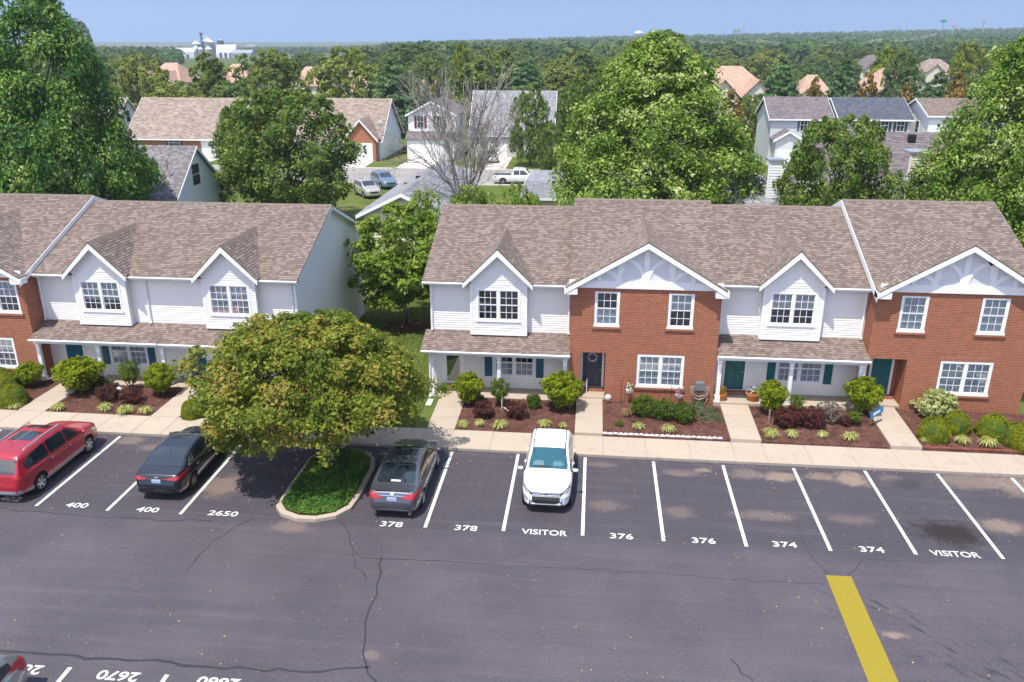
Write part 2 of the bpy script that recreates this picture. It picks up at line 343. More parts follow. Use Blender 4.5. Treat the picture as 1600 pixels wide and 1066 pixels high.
for k in (2, 3): yq[k] = yq[k] + (yq[k]-yq[3-k])*1.2
mb = MB(); mb.poly([(p.x, p.y, .005) for p in (yq[3], yq[2], yq[1], yq[0])]); mb.build('yellow_band', YEL, lot)
def ribbon(pts, w, z=.004, jit=.03):
    P = []
    for a, b in zip(pts[:-1], pts[1:]):
        n = max(2, int((b-a).length/.35))
        for i in range(n): P.append(a.lerp(b, i/n))
    P.append(pts[-1]); P = [p+Vector((random.gauss(0, jit), random.gauss(0, jit), 0)) for p in P]; mb = MB(); L = []
    for i, p in enumerate(P):
        d = (P[min(i+1, len(P)-1)]-P[max(i-1, 0)]).normalized(); nrm = Vector((-d.y, d.x, 0)); ww = w*random.uniform(.6, 1.25); L.append((p+nrm*ww/2, p-nrm*ww/2))
    for a, b in zip(L[:-1], L[1:]): mb.poly([(q.x, q.y, z) for q in (a[1], b[1], b[0], a[0])])
    return mb
for w, pts in [(.10, [(-20, 1015), (60, 1022), (200, 1031), (330, 1043), (500, 1050), (575, 1043)]), (.08, [(596, 872), (590, 915), (576, 955), (571, 990), (574, 1036), (582, 1066), (590, 1100)]), (.05, [(0, 794), (60, 800), (130, 806), (200, 810), (330, 814)]), (.05, [(395, 810), (350, 835), (310, 868), (285, 895)]),
                (.045, [(528, 812), (546, 834), (552, 862), (565, 871), (620, 874), (700, 877), (800, 885)]), (.04, [(552, 862), (556, 885), (572, 906)]), (.025, [(800, 885), (900, 888), (1000, 895), (1100, 902), (1200, 909), (1290, 913)]),
                (.03, [(1248, 806), (1250, 830), (1262, 865), (1290, 897)]), (.03, [(1326, 899), (1350, 874), (1400, 876), (1475, 880)]), (.05, [(1143, 1030), (1160, 1050), (1180, 1064)])]:
    ribbon([G(*p) for p in pts], w*(.85 if w > .06 else .7), jit=.045).build('crack', SEAL, lot)
# fallen leaves and grit on the asphalt
LEAFD = m_leaf('dry_leaf', [(.35, .2, .08), (.5, .35, .15), (.6, .5, .3)], .1)
n = 900; xy = np.stack([rng.uniform(-22, 26, n), rng.uniform(-17, 0.1, n)], 1)
kq = rng.random(n) < .45; xy[kq, 1] = .1-rng.exponential(.25, kq.sum()); a = rng.uniform(0, 6.28, n); sz = rng.uniform(.012, .035, n)
V = np.zeros((n, 4, 3))
for k in range(4): V[:, k, 0] = xy[:, 0]+np.cos(a+k*1.57)*sz*(1 if k % 2 else .6); V[:, k, 1] = xy[:, 1]+np.sin(a+k*1.57)*sz*(1 if k % 2 else .6); V[:, k, 2] = .012+.01*(k == 2)
lt = quads_obj('leaf_litter', V, LEAFD); tag(lt, 'dry leaves and grit scattered over the asphalt', 'leaf litter', kind='stuff')
# ---------------------------------------------------------------- sidewalk slabs
KY0 = .10; KY1 = 1.78; SW = .13
sw = structure('sidewalk')
bb = MB(); bb.box(-60, 60, KY0+.02, KY1-.02, -.02, SW-.02); bb.build('bedding', KERB, sw)
# walkway x-ranges (x0, x1, top at front, top at back, y at back)
WALKS = [(-20.3, -19.0, .135, .10, 5.12), (-13.95, -12.65, .135, .10, 5.12), (-1.42, -.2, .15, .20, 5.12), (4.98, 6.17, .25, .26, 6.25), (11.5, 12.75, .27, .36, 5.12), (17.95, 19.2, .28, .42, 5.4)]
edges = sorted([-60.] + [v for w in WALKS for v in w[:2]] + [60.]); xs = []
for a, b in zip(edges[:-1], edges[1:]):
    k = max(1, round((b-a)/1.75)); xs += [a+(b-a)*i/k for i in range(k)]
xs.append(60.)
def slab_mesh(w, d, h, name='slab'):
    mb = MB(); e = .02; x, y = w/2-.006, d/2
    b = [(-x, -y, -h), (x, -y, -h), (x, y, -h), (-x, y, -h)]; m1 = [(-x, -y, -e), (x, -y, -e), (x, y, -e), (-x, y, -e)]; t = [(-x+e, -y+e, 0), (x-e, -y+e, 0), (x-e, y-e, 0), (-x+e, y-e, 0)]
    mb.poly(t)
    for L0, L1 in ((b, m1), (m1, t)):
        for i in range(4): mb.poly([L0[i], L0[(i+1) % 4], L1[(i+1) % 4], L1[i]], 1 if (L0 is b and i == 0) else 0)
    return mb.mesh(name, [CONC, KERB])
cache = {}
for a, b in zip(xs[:-1], xs[1:]):
    if b < -30 or a > 32: continue
    w = round(b-a, 2)
    if w not in cache: cache[w] = slab_mesh(w, KY1-KY0, SW+.02)
    link('slab', cache[w], sw).location = ((a+b)/2, (KY0+KY1)/2, SW+random.uniform(-.004, .004))
for x0, x1, z0, z1, yb in WALKS:
    root = structure('walkway', ((x0+x1)/2, KY1, 0)); n = 3
    for i in range(n):
        ya, yb_ = KY1+.004+(yb-KY1)*i/n, KY1+(yb-KY1)*(i+1)/n-.012; za, zb = z0+(z1-z0)*i/n, z0+(z1-z0)*(i+1)/n
        mb = MB(); mb.hexa([(x0, ya, -.05), (x1, ya, -.05), (x1, yb_, -.05), (x0, yb_, -.05), (x0, ya, za), (x1, ya, za), (x1, yb_, zb), (x0, yb_, zb)]); mb.build('slab', CONC, root)
# ---------------------------------------------------------------- mulch beds, lawn
BEDS = [(-30, -20.3, .10, .10, 5.3), (-19.0, -13.95, .10, .06, 5.12), (-12.65, -8.3, .10, .06, 5.12), (-.2, 4.98, .14, .17, 5.12), (6.17, 11.5, .20, .22, 5.33), (12.75, 17.95, .2, .30, 5.12), (19.2, 25.2, .24, .36, 5.33)]
def bed_z(x, y):
    for x0, x1, z0, z1, yb in BEDS:
        if x0 <= x <= x1: return z0+(z1-z0)*max(0, min(1, (y-KY1)/(yb-KY1)))
    return .13
for x0, x1, z0, z1, yb in BEDS:
    mb = MB(); nx, ny = 40, 26; P = {}
    for i in range(nx+1):
        for j in range(ny+1):
            e = 0 if i in (0, nx) or j in (0, ny) else 1
            P[i, j] = (x0+(x1-x0)*i/nx, KY1+(yb+.02-KY1)*j/ny, z0+(z1-z0)*j/ny+e*(random.uniform(0, .035)))
    for i in range(nx):
        for j in range(ny): mb.poly([P[i, j], P[i+1, j], P[i+1, j+1], P[i, j+1]])
    mb.poly([(x0, KY1, z0), (x0, KY1, 0), (x1, KY1, 0), (x1, KY1, z0)])
    tag(mb.build('mulch_bed', MULCH), kind='structure')
lw = MB(); lw.poly([(-8.35, KY1, .12), (-1.42, KY1, .12), (-1.42, 5.2, .12), (-1.9, 5.2, .12), (-1.9, 60, .02), (-8.35, 60, .02)])
tag(lw.build('lawn', GRASS), kind='structure')
lw = MB(); lw.poly([(25.2, KY1, .2), (60, KY1, .2), (60, 40, .15), (24.6, 40, .15), (24.6, 5.4, .3), (25.2, 5.4, .3)]); tag(lw.build('lawn', GRASS), kind='structure')
bk = MB(); bk.poly([(-80, 16, .0), (-8.35, 16, .0), (-8.35, 60.1, .0), (-80, 60.1, .0)]); bk.poly([(-1.9, 16, .004), (60, 16, .004), (60, 60, .004), (-1.9, 60, .004)]); bk.poly([(-80, 60.2, .0), (80, 60.2, .0), (80, 130, .0), (-80, 130, .0)])
tag(bk.build('back_lawn', GRASS), kind='structure')
# ring of mulch round the young tree
mr = MB(); c0 = G(637, 512); mr.poly([(c0.x+1.35*math.cos(i*.3)*(1+.12*math.sin(i*2.3)), c0.y+1.25*math.sin(i*.3), .125) for i in range(21)]); tag(mr.build('mulch_ring', MULCH), kind='structure')
# ---------------------------------------------------------------- kerbed planting island
isl = [(-5.62, -4.3), (-5.6, -5.0), (-5.25, -5.45), (-4.6, -5.72), (-3.9, -5.72), (-3.25, -5.42), (-2.86, -4.85), (-2.78, -4.0), (-2.78, -1.8), (-2.95, -1.1), (-3.4, -.6), (-4.0, -.42), (-5.0, -.42), (-5.35, -.7), (-5.6, -1.4)]
ic = Vector((sum(p[0] for p in isl)/15, sum(p[1] for p in isl)/15, 0)); mb = MB()
ir = structure('planting_island', (ic.x, ic.y, 0)); n = len(isl)
inn = [((p[0]-ic.x)*.87+ic.x, (p[1]-ic.y)*.925+ic.y) for p in isl]
for i in range(n):
    j = (i+1) % n
    mb.poly([(*isl[i], 0), (*isl[j], 0), (*isl[j], .13), (*isl[i], .13)], 0)
    mb.poly([(*isl[i], .13), (*isl[j], .13), (*inn[j], .15), (*inn[i], .15)], 1)
    mb.poly([(*inn[i], .15), (*inn[j], .15), (*inn[j], .0), (*inn[i], .0)], 0)
mb.build('kerb', [CONC, CONC], ir); mb = MB(); mb.poly([(*p, .12) for p in inn]); mb.build('soil', MULCH, ir)
# bark chips and fallen leaves on the beds
CHIP = m_leaf('bark_chip', [(.04, .02, .017), (.10, .045, .036), (.16, .08, .063), (.24, .15, .11)], .05, .1, clump=2)
VV = []
for x0, x1, z0, z1, yb in BEDS:
    n = int((x1-x0)*(yb-KY1)*170); X = rng.uniform(x0, x1, n); Y_ = rng.uniform(KY1+.02, yb, n); a = rng.uniform(0, 6.28, n); l = rng.uniform(.015, .045, n); Zb = z0+(z1-z0)*(Y_-KY1)/(yb-KY1)+.035+rng.uniform(0, .02, n); t_ = rng.uniform(-.02, .02, n)
    d = np.stack([np.cos(a)*l, np.sin(a)*l, t_], 1); s_ = np.stack([-np.sin(a)*l*.45, np.cos(a)*l*.45, -t_*.5], 1); c_ = np.stack([X, Y_, Zb], 1); VV.append(np.stack([c_-d, c_+s_, c_+d, c_-s_], 1))
o = quads_obj('bark_mulch', np.concatenate(VV), CHIP); tag(o, 'loose bark chips covering the planting beds', 'mulch', kind='stuff')
# ================================================================ house-building helpers
def minus(x0, x1, cuts):
    segs = [(x0, x1)]
    for a, b in cuts:
        ns = []
        for s, e in segs:
            if b <= s or a >= e: ns.append((s, e)); continue
            if a > s: ns.append((s, a))
            if b < e: ns.append((b, e))
        segs = ns
    return [q for q in segs if q[1]-q[0] > 1e-4]
def siding(mb, fn, z0, z1, xl, xr, openings=(), lap=.115, t=.024, m=0):
    """fn(u, d, z) -> world (u along wall, d outward); xl, xr: functions of z; openings (u0,u1,z0,z1)"""
    L = lambda f, z: f(z) if callable(f) else f
    k = 0; z = z0
    cuts = sorted({q for o in openings for q in o[2:4] if z0 < q < z1})
    while z < z1-1e-4:
        zt = min(z0+lap*(k+1), z1); lev = [z]+[c for c in cuts if z < c < zt]+[zt]
        for a, b in zip(lev[:-1], lev[1:]):
            da, db = t*(1-(a-(z0+lap*k))/lap), t*(1-(b-(z0+lap*k))/lap); mid = (a+b)/2
            ops = [(o[0], o[1]) for o in openings if o[2] < mid < o[3]]
            if ops or not (callable(xl) or callable(xr)):
                for s, e in minus(L(xl, mid), L(xr, mid), ops): mb.poly([fn(s, da, a), fn(e, da, a), fn(e, db, b), fn(s, db, b)], m)
            elif L(xr, a)-L(xl, a) > .01: mb.poly([fn(L(xl, a), da, a), fn(L(xr, a), da, a), fn(max(L(xr, b), L(xl, b)), db, b), fn(L(xl, b), db, b)], m)
            if a == z: 
                for s, e in minus(L(xl, a), L(xr, a), ops):
                    mb.poly([fn(s, 0, a), fn(e, 0, a), fn(e, da, a), fn(s, da, a)], m)
        z = zt; k += 1
    return mb
def flatwall(mb, fn, z0, z1, x0, x1, openings=(), m=0):
    lev = sorted({z0, z1}|{q for o in openings for q in o[2:4] if z0 < q < z1})
    for a, b in zip(lev[:-1], lev[1:]):
        mid = (a+b)/2
        for s, e in minus(x0, x1, [(o[0], o[1]) for o in openings if o[2] < mid < o[3]]): mb.poly([fn(s, 0, a), fn(e, 0, a), fn(e, 0, b), fn(s, 0, b)], m)
    return mb
def front(y): return lambda u, d, z: (u, y-d, z)          # wall facing the camera side (-Y)
def side(x, s): return (lambda u, d, z: (x+d*s, u, z))    # wall facing +x (s=1) or -x (s=-1)
def roof(mb, e0, e1, r1, r0, course=.14, lift=.014, thick=.05, m=0, edge=None):
    """courses of shingles from the eave e0-e1 up to r0-r1"""
    e0, e1, r1, r0 = map(Vector, (e0, e1, r1, r0)); U = (e1-e0).normalized() if (e1-e0).length > 1e-3 else (r1-r0).normalized()
    N = (e1-e0 if (e1-e0).length > 1e-3 else r1-r0).cross(r0-e0).normalized()
    if N.z < 0: N = -N
    up = N.cross(U); h = max((r0-e0).dot(up), (r1-e1).dot(up)); n = max(1, int(h/course+.5))
    uvf = lambda p: (p.dot(U)+200, (p-r0).dot(up)+200.0*course)
    lv = [max(0., 1-course*k/h) for k in range(int(h/course)+2)][::-1]; lv = [0.]+[q for q in lv if q > 1e-3]
    for a, b in zip(lv[:-1], lv[1:]):
        A0, A1, B0, B1 = e0.lerp(r0, a), e1.lerp(r1, a), e0.lerp(r0, b), e1.lerp(r1, b)
        lo = N*lift
        mb.poly([A0+lo, A1+lo, B1, B0], m, [uvf(p) for p in (A0, A1, B1-up*.003, B0-up*.003)])
        mb.poly([A0, A1, A1+lo, A0+lo], m, [uvf(p) for p in (A0, A1, A1, A0)])
    dn = N*-thick
    mb.poly([r0+dn, r1+dn, e1+dn, e0+dn], m if edge is None else edge)
    for a, b in ((e0, e1), (e1, r1), (r1, r0), (r0, e0)):
        if (a-b).length > 1e-3: mb.poly([a+dn, b+dn, b, a], m if edge is None else edge)
    return mb
_pane = {}
def pane_mesh(w, h, mat):
    k = (round(w, 3), round(h, 3), mat.name)
    if k not in _pane:
        mb = MB(); mb.box(-w/2, w/2, -.004, .004, -h/2, h/2); _pane[k] = mb.mesh('pane', mat)
    return _pane[k]
def window(root, x0, x1, z0, z1, y, units=2, grid=(3, 2), blind='full', org=True, glass=None, casing=.075, panes=True, name='window', face=-1):
    """double-hung units in an opening of a wall facing -Y at y; blind: full/upper/curtain/none"""
    glass = glass or GLASS; O = ORG[root]; w = MB(); c = casing; f = y-.035; bk = y+.10
    w.box(x0-.02, x0+c, f, bk, z0-.02, z1+.02); w.box(x1-c, x1+.02, f, bk, z0-.02, z1+.02); w.box(x0+c, x1-c, f, bk, z1-c, z1+.02); w.box(x0-.05, x1+.05, f-.03, bk, z0-.06, z0+c*.6)
    uw = (x1-x0)/units; zz0 = z0+c*.6; zz1 = z1-c; zm = (zz0+zz1)/2
    for i in range(1, units): w.box(x0+uw*i-c*.75, x0+uw*i+c*.75, f+.005, bk, zz0, zz1)
    win = w.build(name, TRIM, root); mu = MB(); P = []
    for i in range(units):
        a = x0+uw*i+(c if i == 0 else c*.75); b = x0+uw*(i+1)-(c if i == units-1 else c*.75)
        for (za, zb, yy) in ((zz0, zm, y+.03), (zm, zz1, y+.005)):
            s = .035
            mu.box(a, a+s, yy-.012, yy+.012, za, zb); mu.box(b-s, b, yy-.012, yy+.012, za, zb); mu.box(a+s, b-s, yy-.012, yy+.012, za, za+s); mu.box(a+s, b-s, yy-.012, yy+.012, zb-s, zb)
            nx, nz = grid; mt = .011
            gx = [a+s+(b-a-2*s)*k/nx for k in range(nx+1)]; gz = [za+s+(zb-za-2*s)*k/nz for k in range(nz+1)]
            for k in range(1, nx): mu.box(gx[k]-mt, gx[k]+mt, yy-.009, yy+.007, za+s, zb-s)
            for k in range(1, nz): mu.box(a+s, b-s, yy-.0095, yy+.0065, gz[k]-mt, gz[k]+mt)
            if panes:
                for k in range(nx):
                    for q in range(nz):
                        o = link('pane', pane_mesh(gx[k+1]-gx[k]-2*mt, gz[q+1]-gz[q]-2*mt, glass), win)
                        o.location = ((gx[k]+gx[k+1])/2-O.x, yy-O.y, (gz[q]+gz[q+1])/2-O.z)
            else:
                o = link('pane', pane_mesh(b-a-2*s, zb-za-2*s, glass), win); o.location = ((a+b)/2-O.x, yy+.009-O.y, (za+zb)/2-O.z)
    mu.build('sash', TRIM, win)
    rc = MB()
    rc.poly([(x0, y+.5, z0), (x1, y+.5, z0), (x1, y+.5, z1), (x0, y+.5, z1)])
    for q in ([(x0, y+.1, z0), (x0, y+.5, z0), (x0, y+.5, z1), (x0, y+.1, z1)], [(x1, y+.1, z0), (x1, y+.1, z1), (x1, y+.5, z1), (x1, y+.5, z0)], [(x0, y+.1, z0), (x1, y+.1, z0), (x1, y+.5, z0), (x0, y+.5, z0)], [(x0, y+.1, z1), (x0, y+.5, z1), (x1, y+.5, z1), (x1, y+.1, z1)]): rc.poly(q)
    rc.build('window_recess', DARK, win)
    if blind in ('full', 'upper', 'half', 'lower'):
        bl = MB(); zb = {'full': z0, 'upper': zm+.05, 'half': z0+(z1-z0)*.35, 'lower': z0}[blind]; zt = {'lower': zm}.get(blind, z1); z = zb
        while z < zt:
            bl.poly([(x0+.02, y+.075, z), (x1-.02, y+.075, z), (x1-.02, y+.095, z+.052), (x0+.02, y+.095, z+.052)]); z += .05
        bl.build('blind', BLIND, win)
    elif blind == 'curtain':
        bl = MB(); n = 40
        for k in range(n):
            xa, xb = x0+(x1-x0)*k/n, x0+(x1-x0)*(k+1)/n; ya, yb = y+.11+.022*math.sin(k*1.3), y+.11+.022*math.sin((k+1)*1.3)
            bl.poly([(xa, ya, z0), (xb, yb, z0), (xb, yb, z1), (xa, ya, z1)])
        bl.build('curtain', CURT, win)
    return win
def panel_door(root, x0, x1, z0, z1, y, mat, number=None, casing=True, handle_right=True):
    """six-panel door facing -Y, slab face at y"""
    d = MB(); d.box(x0, x1, y, y+.045, z0, z1); door = d.build('door', mat, root); w = x1-x0; h = z1-z0; pm = MB()
    for i in range(2):
        xa = x0+w*(.12+.42*i); xb = xa+w*.34
        for za, zb in ((.08, .40), (.50, .80), (.85, .95)):
            p = MB(); a, b = z0+h*za, z0+h*zb; e = .025
            q0 = [(xa, y-.002, a), (xb, y-.002, a), (xb, y-.002, b), (xa, y-.002, b)]; q1 = [(xa+e, y-.02, a+e), (xb-e, y-.02, a+e), (xb-e, y-.02, b-e), (xa+e, y-.02, b-e)]
            p.poly(q1)
            for k in range(4): p.poly([q0[k], q0[(k+1) % 4], q1[(k+1) % 4], q1[k]])
            p.build('panel', mat, door)
    hx = x1-.07 if handle_right else x0+.07; hd = MB(); hd.lathe([(0, 0), (.028, .003), (.03, .02), (.02, .03), (0, .03)], (0, 0, 0), 8)
    hd.v = [(hx+a, y-.01-c, z0+h*.46+b) for a, b, c in hd.v]; hd.build('handle', METAL, door)
    if number: text_mb(number, .15, lambda a, b: ((x0+x1)/2+a, y-.022, z1-.24+b), bold=.03, sx=1.3).build('house_number', TRIM, door)
    if casing:
        c = MB(); c.box(x0-.10, x0-.002, y-.05, y+.05, z0, z1+.10); c.box(x1+.002, x1+.10, y-.05, y+.05, z0, z1+.10); c.box(x0-.002, x1+.002, y-.05, y+.05, z1+.002, z1+.10); c.box(x0-.002, x1+.002, y-.03, y+.06, z0-.05, z0-.002); c.build('door_frame', TRIM, root)
    return door
def shutter(root, x0, x1, z0, z1, y, mat):
    s = MB(); s.box(x0, x1, y-.03, y-.002, z0, z1); o = s.build('shutter', mat, root); h = z1-z0
    for a, b in ((.06, .52), (.58, .94)):
        p = MB(); p.box(x0+.06, x1-.06, y-.042, y-.031, z0+h*a, z0+h*b); p.build('panel', mat, o)
    return o
def gutter(root, x0, x1, y, z, name='gutter', mat=None):
    g_ = MB(); pr = [(y, z), (y-.10, z), (y-.125, z-.0), (y-.125, z-.03), (y-.09, z-.10), (y-.01, z-.11)]
    g_.prism([(x0, a, b) for a, b in pr], (x1-x0, 0, 0)); return g_.build(name, mat or TRIM, root)
def downspout(root, pts):
    d = MB()
    for a, b in zip(pts[:-1], pts[1:]): d.tube([a, b], .045, 4)
    return d.build('downspout', TRIM, root)
def rake_board(mb, x0, x1, a, b, drop=.18, m=0):
    """sloping fascia between points a, b (y, z) filling x0..x1"""
    mb.hexa([(x0, a[0], a[1]-drop), (x1, a[0], a[1]-drop), (x1, b[0], b[1]-drop), (x0, b[0], b[1]-drop), (x0, a[0], a[1]), (x1, a[0], a[1]), (x1, b[0], b[1]), (x0, b[0], b[1])], m); return mb
PANELG = plain('gable_panel_white', (.66, .67, .69), .5, .3, var=.04)
RY = 12.0; WY = 6.4; BY = 5.35; SLP = .4; BACK = 17.6
def main_roof(root, x0, x1, zr, ye, mat=SHG, notch=None):
    mb = MB(); ze = zr-SLP*(RY-ye); yb = 2*RY-6.0
    for a, b, y_ in ([(x0, x1, ye)] if not notch else [(x0, notch[0], ye), (notch[0], notch[1], notch[2]), (notch[1], x1, ye)]):
        z_ = zr-SLP*(RY-y_); roof(mb, (a, y_, z_), (b, y_, z_), (b, RY, zr), (a, RY, zr))
    roof(mb, (x1, yb, zr-SLP*(yb-RY)), (x0, yb, zr-SLP*(yb-RY)), (x0, RY, zr-.003), (x1, RY, zr-.003))
    r_ = mb.build('roof', mat, root)
    # ridge caps
    cp = MB(); x = x0
    while x < x1-.05:
        xe = min(x+.3, x1); cp.prism([(x, RY-.15, zr-.045), (x, RY, zr+.03), (x, RY+.15, zr-.045)], (xe-x-.015, 0, 0)); x = xe
    cp.build('ridge_cap', CAP, r_)
    return r_, ze
def cross_gable(root, rf, xc, hw, yf, zt, slope, roof_z, mat=SHG, drop=.2, wall_y=None):
    """gable roof with ridge towards the house. yf: front edge; zt: ridge height; roof_z(y): main roof"""
    ze = zt-hw*slope; zr0 = roof_z(0); yv = lambda z: (z-zr0)/SLP     # where main roof has height z
    mb = MB(); yR = yv(zt)+.15; yE = max(yv(ze)+.15, yf+.4)
    roof(mb, (xc-hw, yE, ze), (xc-hw, yf, ze), (xc, yf, zt), (xc, yR, zt)); roof(mb, (xc+hw, yf, ze), (xc+hw, yE, ze), (xc, yR, zt), (xc, yf, zt))
    gr = mb.build('gable_roof', mat, root)
    cp = MB(); y = yf+.01
    while y < yR-.3:
        cp.prism([(xc-.14, y, zt-.14*slope+.015), (xc, y, zt+.035), (xc+.14, y, zt-.14*slope+.015)], (0, .27, 0)); y += .285
    cp.build('ridge_cap', CAP, gr)
    # fascia (barge boards) and returns
    for s in (-1, 1):
        b = MB(); dz = drop; t = .045
        pts = [(xc+s*(hw+.02), ze-.02*slope-.05), (xc, zt-.05), (xc, zt-.05-dz*math.hypot(1, slope)), (xc+s*(hw+.02), ze-.02*slope-.05-dz*1.0)]
        if s > 0: pts = pts[::-1]
        b.prism([(p[0], yf-.02, p[1]) for p in pts], (0, t, 0)); b.build('barge_board', TRIM, root)
        so = MB(); q = .06
        so.poly([(xc+s*hw, yf+.03, ze-q-.06), (xc, yf+.03, zt-q-.06), (xc, (wall_y or yf+.4)+.02, zt-q-.06), (xc+s*hw, (wall_y or yf+.4)+.02, ze-q-.06)]); so.build('soffit', TRIM, root)
    return ze
def white_unit(x0, x1, zo, xd, door, win, posts, doormat, shmat, label, number=None, storm=False, end_l=False, end_r=False, ridge=None, blinds=('full', 'full'), spout=None, glass2=None, lamp=True, steps=True):
    root = thing('townhouse', label, 'house', ((x0+x1)/2, WY, 0), group='townhouses facing the parking lot')
    zr = ridge or 7.95+zo; rx0 = x0-(.3 if end_l else 0); rx1 = x1+(.3 if end_r else 0); sl = .2+zo; zp = 3.05+zo
    rf, ze = main_roof(root, rx0, rx1, zr, 5.95, notch=(xd-1.25, xd+1.25, 6.25)); rz = lambda y: zr-SLP*(RY-y)
    dl, dr = xd-1.27, xd+1.27; wy2 = 6.02
    # front walls
    ops = [(door[0]-.1, door[1]+.1, sl+.12, sl+2.15), (win[0], win[1], sl+.6, sl+2.02)]
    mb = MB(); siding(mb, front(WY), sl, 2.75+zo, x0, x1, ops); siding(mb, front(WY), 2.75+zo, ze+.08, x0, dl); siding(mb, front(WY), 2.75+zo, ze+.08, dr, x1)
    zw0, zw1 = 3.72+zo, 5.24+zo; wx0, wx1 = xd-1.0, xd+1.0
    apex = 7.12+zo; ge = apex-1.56
    siding(mb, front(wy2), zp-.02, ge+.18, dl, dr, [(wx0, wx1, zw0, zw1)])
    siding(mb, front(wy2), ge+.18, apex-.12, lambda z: xd-max(0, (apex-.12-z)), lambda z: xd+max(0, (apex-.12-z)))
    for x, s in ((dl, -1), (dr, 1)): siding(mb, side(x, s), zp-.02, ge+.4, wy2, WY)
    if end_r: 
        siding(mb, side(x1, 1), -.05, ze, WY, BACK); siding(mb, side(x1, 1), ze, zr-.12, lambda z: RY-(zr-.1-z)/SLP if z > ze else WY, lambda z: RY+(zr-.1-z)/SLP)
    if end_l:
        siding(mb, side(x0, -1), -.05, ze, BACK, WY); siding(mb, side(x0, -1), ze, zr-.12, lambda z: RY+(zr-.1-z)/SLP, lambda z: RY-(zr-.1-z)/SLP)
    mb.poly([(x1, BACK, 0), (x0, BACK, 0), (x0, BACK, ze), (x1, BACK, ze)])
    for x in ([x0] if not end_l else [])+([x1] if not end_r else []): mb.poly([(x, WY+.02, 0), (x, BACK, 0), (x, BACK, ze), (x, RY, zr-.1), (x, WY+.02, ze)])
    mb.build('wall', SID, root)
    # corner boards
    for bx_ in [(x-.055, x+.055, wy2-.025, wy2+.06, zp-.01+.06, ge+.15) for x in (dl, dr)]+([(x0-.03, x0+.09, WY-.03, WY+.09, zp+.05, ze)] if end_l else [])+([(x1-.09, x1+.03, WY-.03, WY+.09, sl, ze)] if end_r else [])+[(dl-.06, dr+.06, wy2-.03, WY-.001, zp-.05, zp+.049)]:
        cb = MB(); cb.box(*bx_); cb.build('corner_board', TRIM, root)
    # dormer gable
    cross_gable(root, rf, xd, 1.58, 5.68, apex+.06, 1.0, rz, wall_y=wy2)
    window(root, wx0, wx1, zw0, zw1, wy2, 2, blind=blinds[0])
    # eaves
    for a, b in ((rx0, xd-1.62), (xd+1.62, rx1)):
        gutter(root, a, b, 5.95, ze-.02); so = MB(); so.box(a, b, 5.97, WY, ze-.12, ze-.09); so.build('soffit', TRIM, root)
    if end_r or end_l:
        for x_, s in ((x1, 1),)*end_r+((x0, -1),)*end_l:
            k = MB(); xx = sorted((x_+s*.3, x_+s*.26))
            rake_board(k, xx[0], xx[1], (5.95, ze-.05), (RY, zr-.05)); rake_board(k, xx[0], xx[1], (RY, zr-.05), (18, ze-.03)); k.build('rake_board', TRIM, root)
            k = MB(); xx = sorted((x_+s*.27, x_+s*.01)); rake_board(k, xx[0], xx[1], (5.99, ze-.13), (RY, zr-.13), .03); rake_board(k, xx[0], xx[1], (RY, zr-.13), (17.98, ze-.11), .03); k.build('soffit', TRIM, root)
    # porch
    zpe = 2.52+zo; yp = 5.0; mb = MB(); px0 = x0-(.28 if end_l else 0); px1 = x1+(.05 if not end_r else .28)
    roof(mb, (px0, yp, zpe), (px1, yp, zpe), (px1, WY-.005, zp), (px0, WY-.005, zp)); mb.build('porch_roof', SHG, root)
    gutter(root, px0, px1, yp, zpe-.02)
    bm = MB(); bm.box(x0+.02, x1-.02, 5.2, 5.36, zpe-.30, zpe-.055); bm.build('porch_beam', TRIM, root)
    cl = MB(); cl.box(x0+.02, x1-.02, 5.03, WY-.02, zpe-.075, zpe-.056); cl.build('porch_ceiling', TRIM, root)
    s = MB(); s.box(x0, x1, 5.12, WY-.001, -.05, sl); s.build('porch_slab', CONC, root)
    for p in posts:
        c = MB(); c.box(p-.085, p+.085, 5.2, 5.37, sl+.28, zpe-.31); c.box(p-.115, p+.115, 5.17, 5.4, sl, sl+.28); c.box(p-.11, p+.11, 5.175, 5.395, zpe-.42, zpe-.305); c.build('column', TRIM, root)
    # door, window, shutters
    zd = sl+.14
    st = MB(); st.box(door[0]-.12, door[1]+.12, WY-.32, WY-.03, sl+.001, sl+.12); st.build('brick_step', BRICKR, root)
    if storm:
        d = MB(); d.box(door[0], door[0]+.11, WY-.03, WY+.02, zd, zd+1.98); d.box(door[1]-.11, door[1], WY-.03, WY+.02, zd, zd+1.98); d.box(door[0]+.11, door[1]-.11, WY-.03, WY+.02, zd, zd+.12); d.box(door[0]+.11, door[1]-.11, WY-.03, WY+.02, zd+1.87, zd+1.98)
        d = d.build('storm_door', TRIM, root); p = MB(); p.box(door[0]+.11, door[1]-.11, WY-.015, WY-.005, zd+.12, zd+1.87); p.build('pane', GLASS, d)
        h = MB(); h.box(door[1]-.08, door[1]-.04, WY-.07, WY-.035, zd+.85, zd+1.1); h.build('handle', METAL, d)
        c = MB(); c.box(door[0]-.10, door[0]-.002, WY-.05, WY+.05, zd-.02, zd+2.08); c.box(door[1]+.002, door[1]+.10, WY-.05, WY+.05, zd-.02, zd+2.08); c.box(door[0]-.002, door[1]+.002, WY-.05, WY+.05, zd+1.985, zd+2.08); c.build('door_frame', TRIM, root)
        c = MB(); c.box(door[0], door[1], WY+.08, WY+.12, zd, zd+1.98); c.build('inner_door', DARK, root)
    else: panel_door(root, door[0], door[1], zd, zd+1.9, WY-.01, doormat, number)
    window(root, win[0], win[1], sl+.6, sl+2.02, WY, 2, blind=blinds[1])
    for a, b in ((win[0]-.42, win[0]-.06), (win[1]+.06, win[1]+.42)): shutter(root, a, b, sl+.58, sl+2.04, WY-.018, shmat)
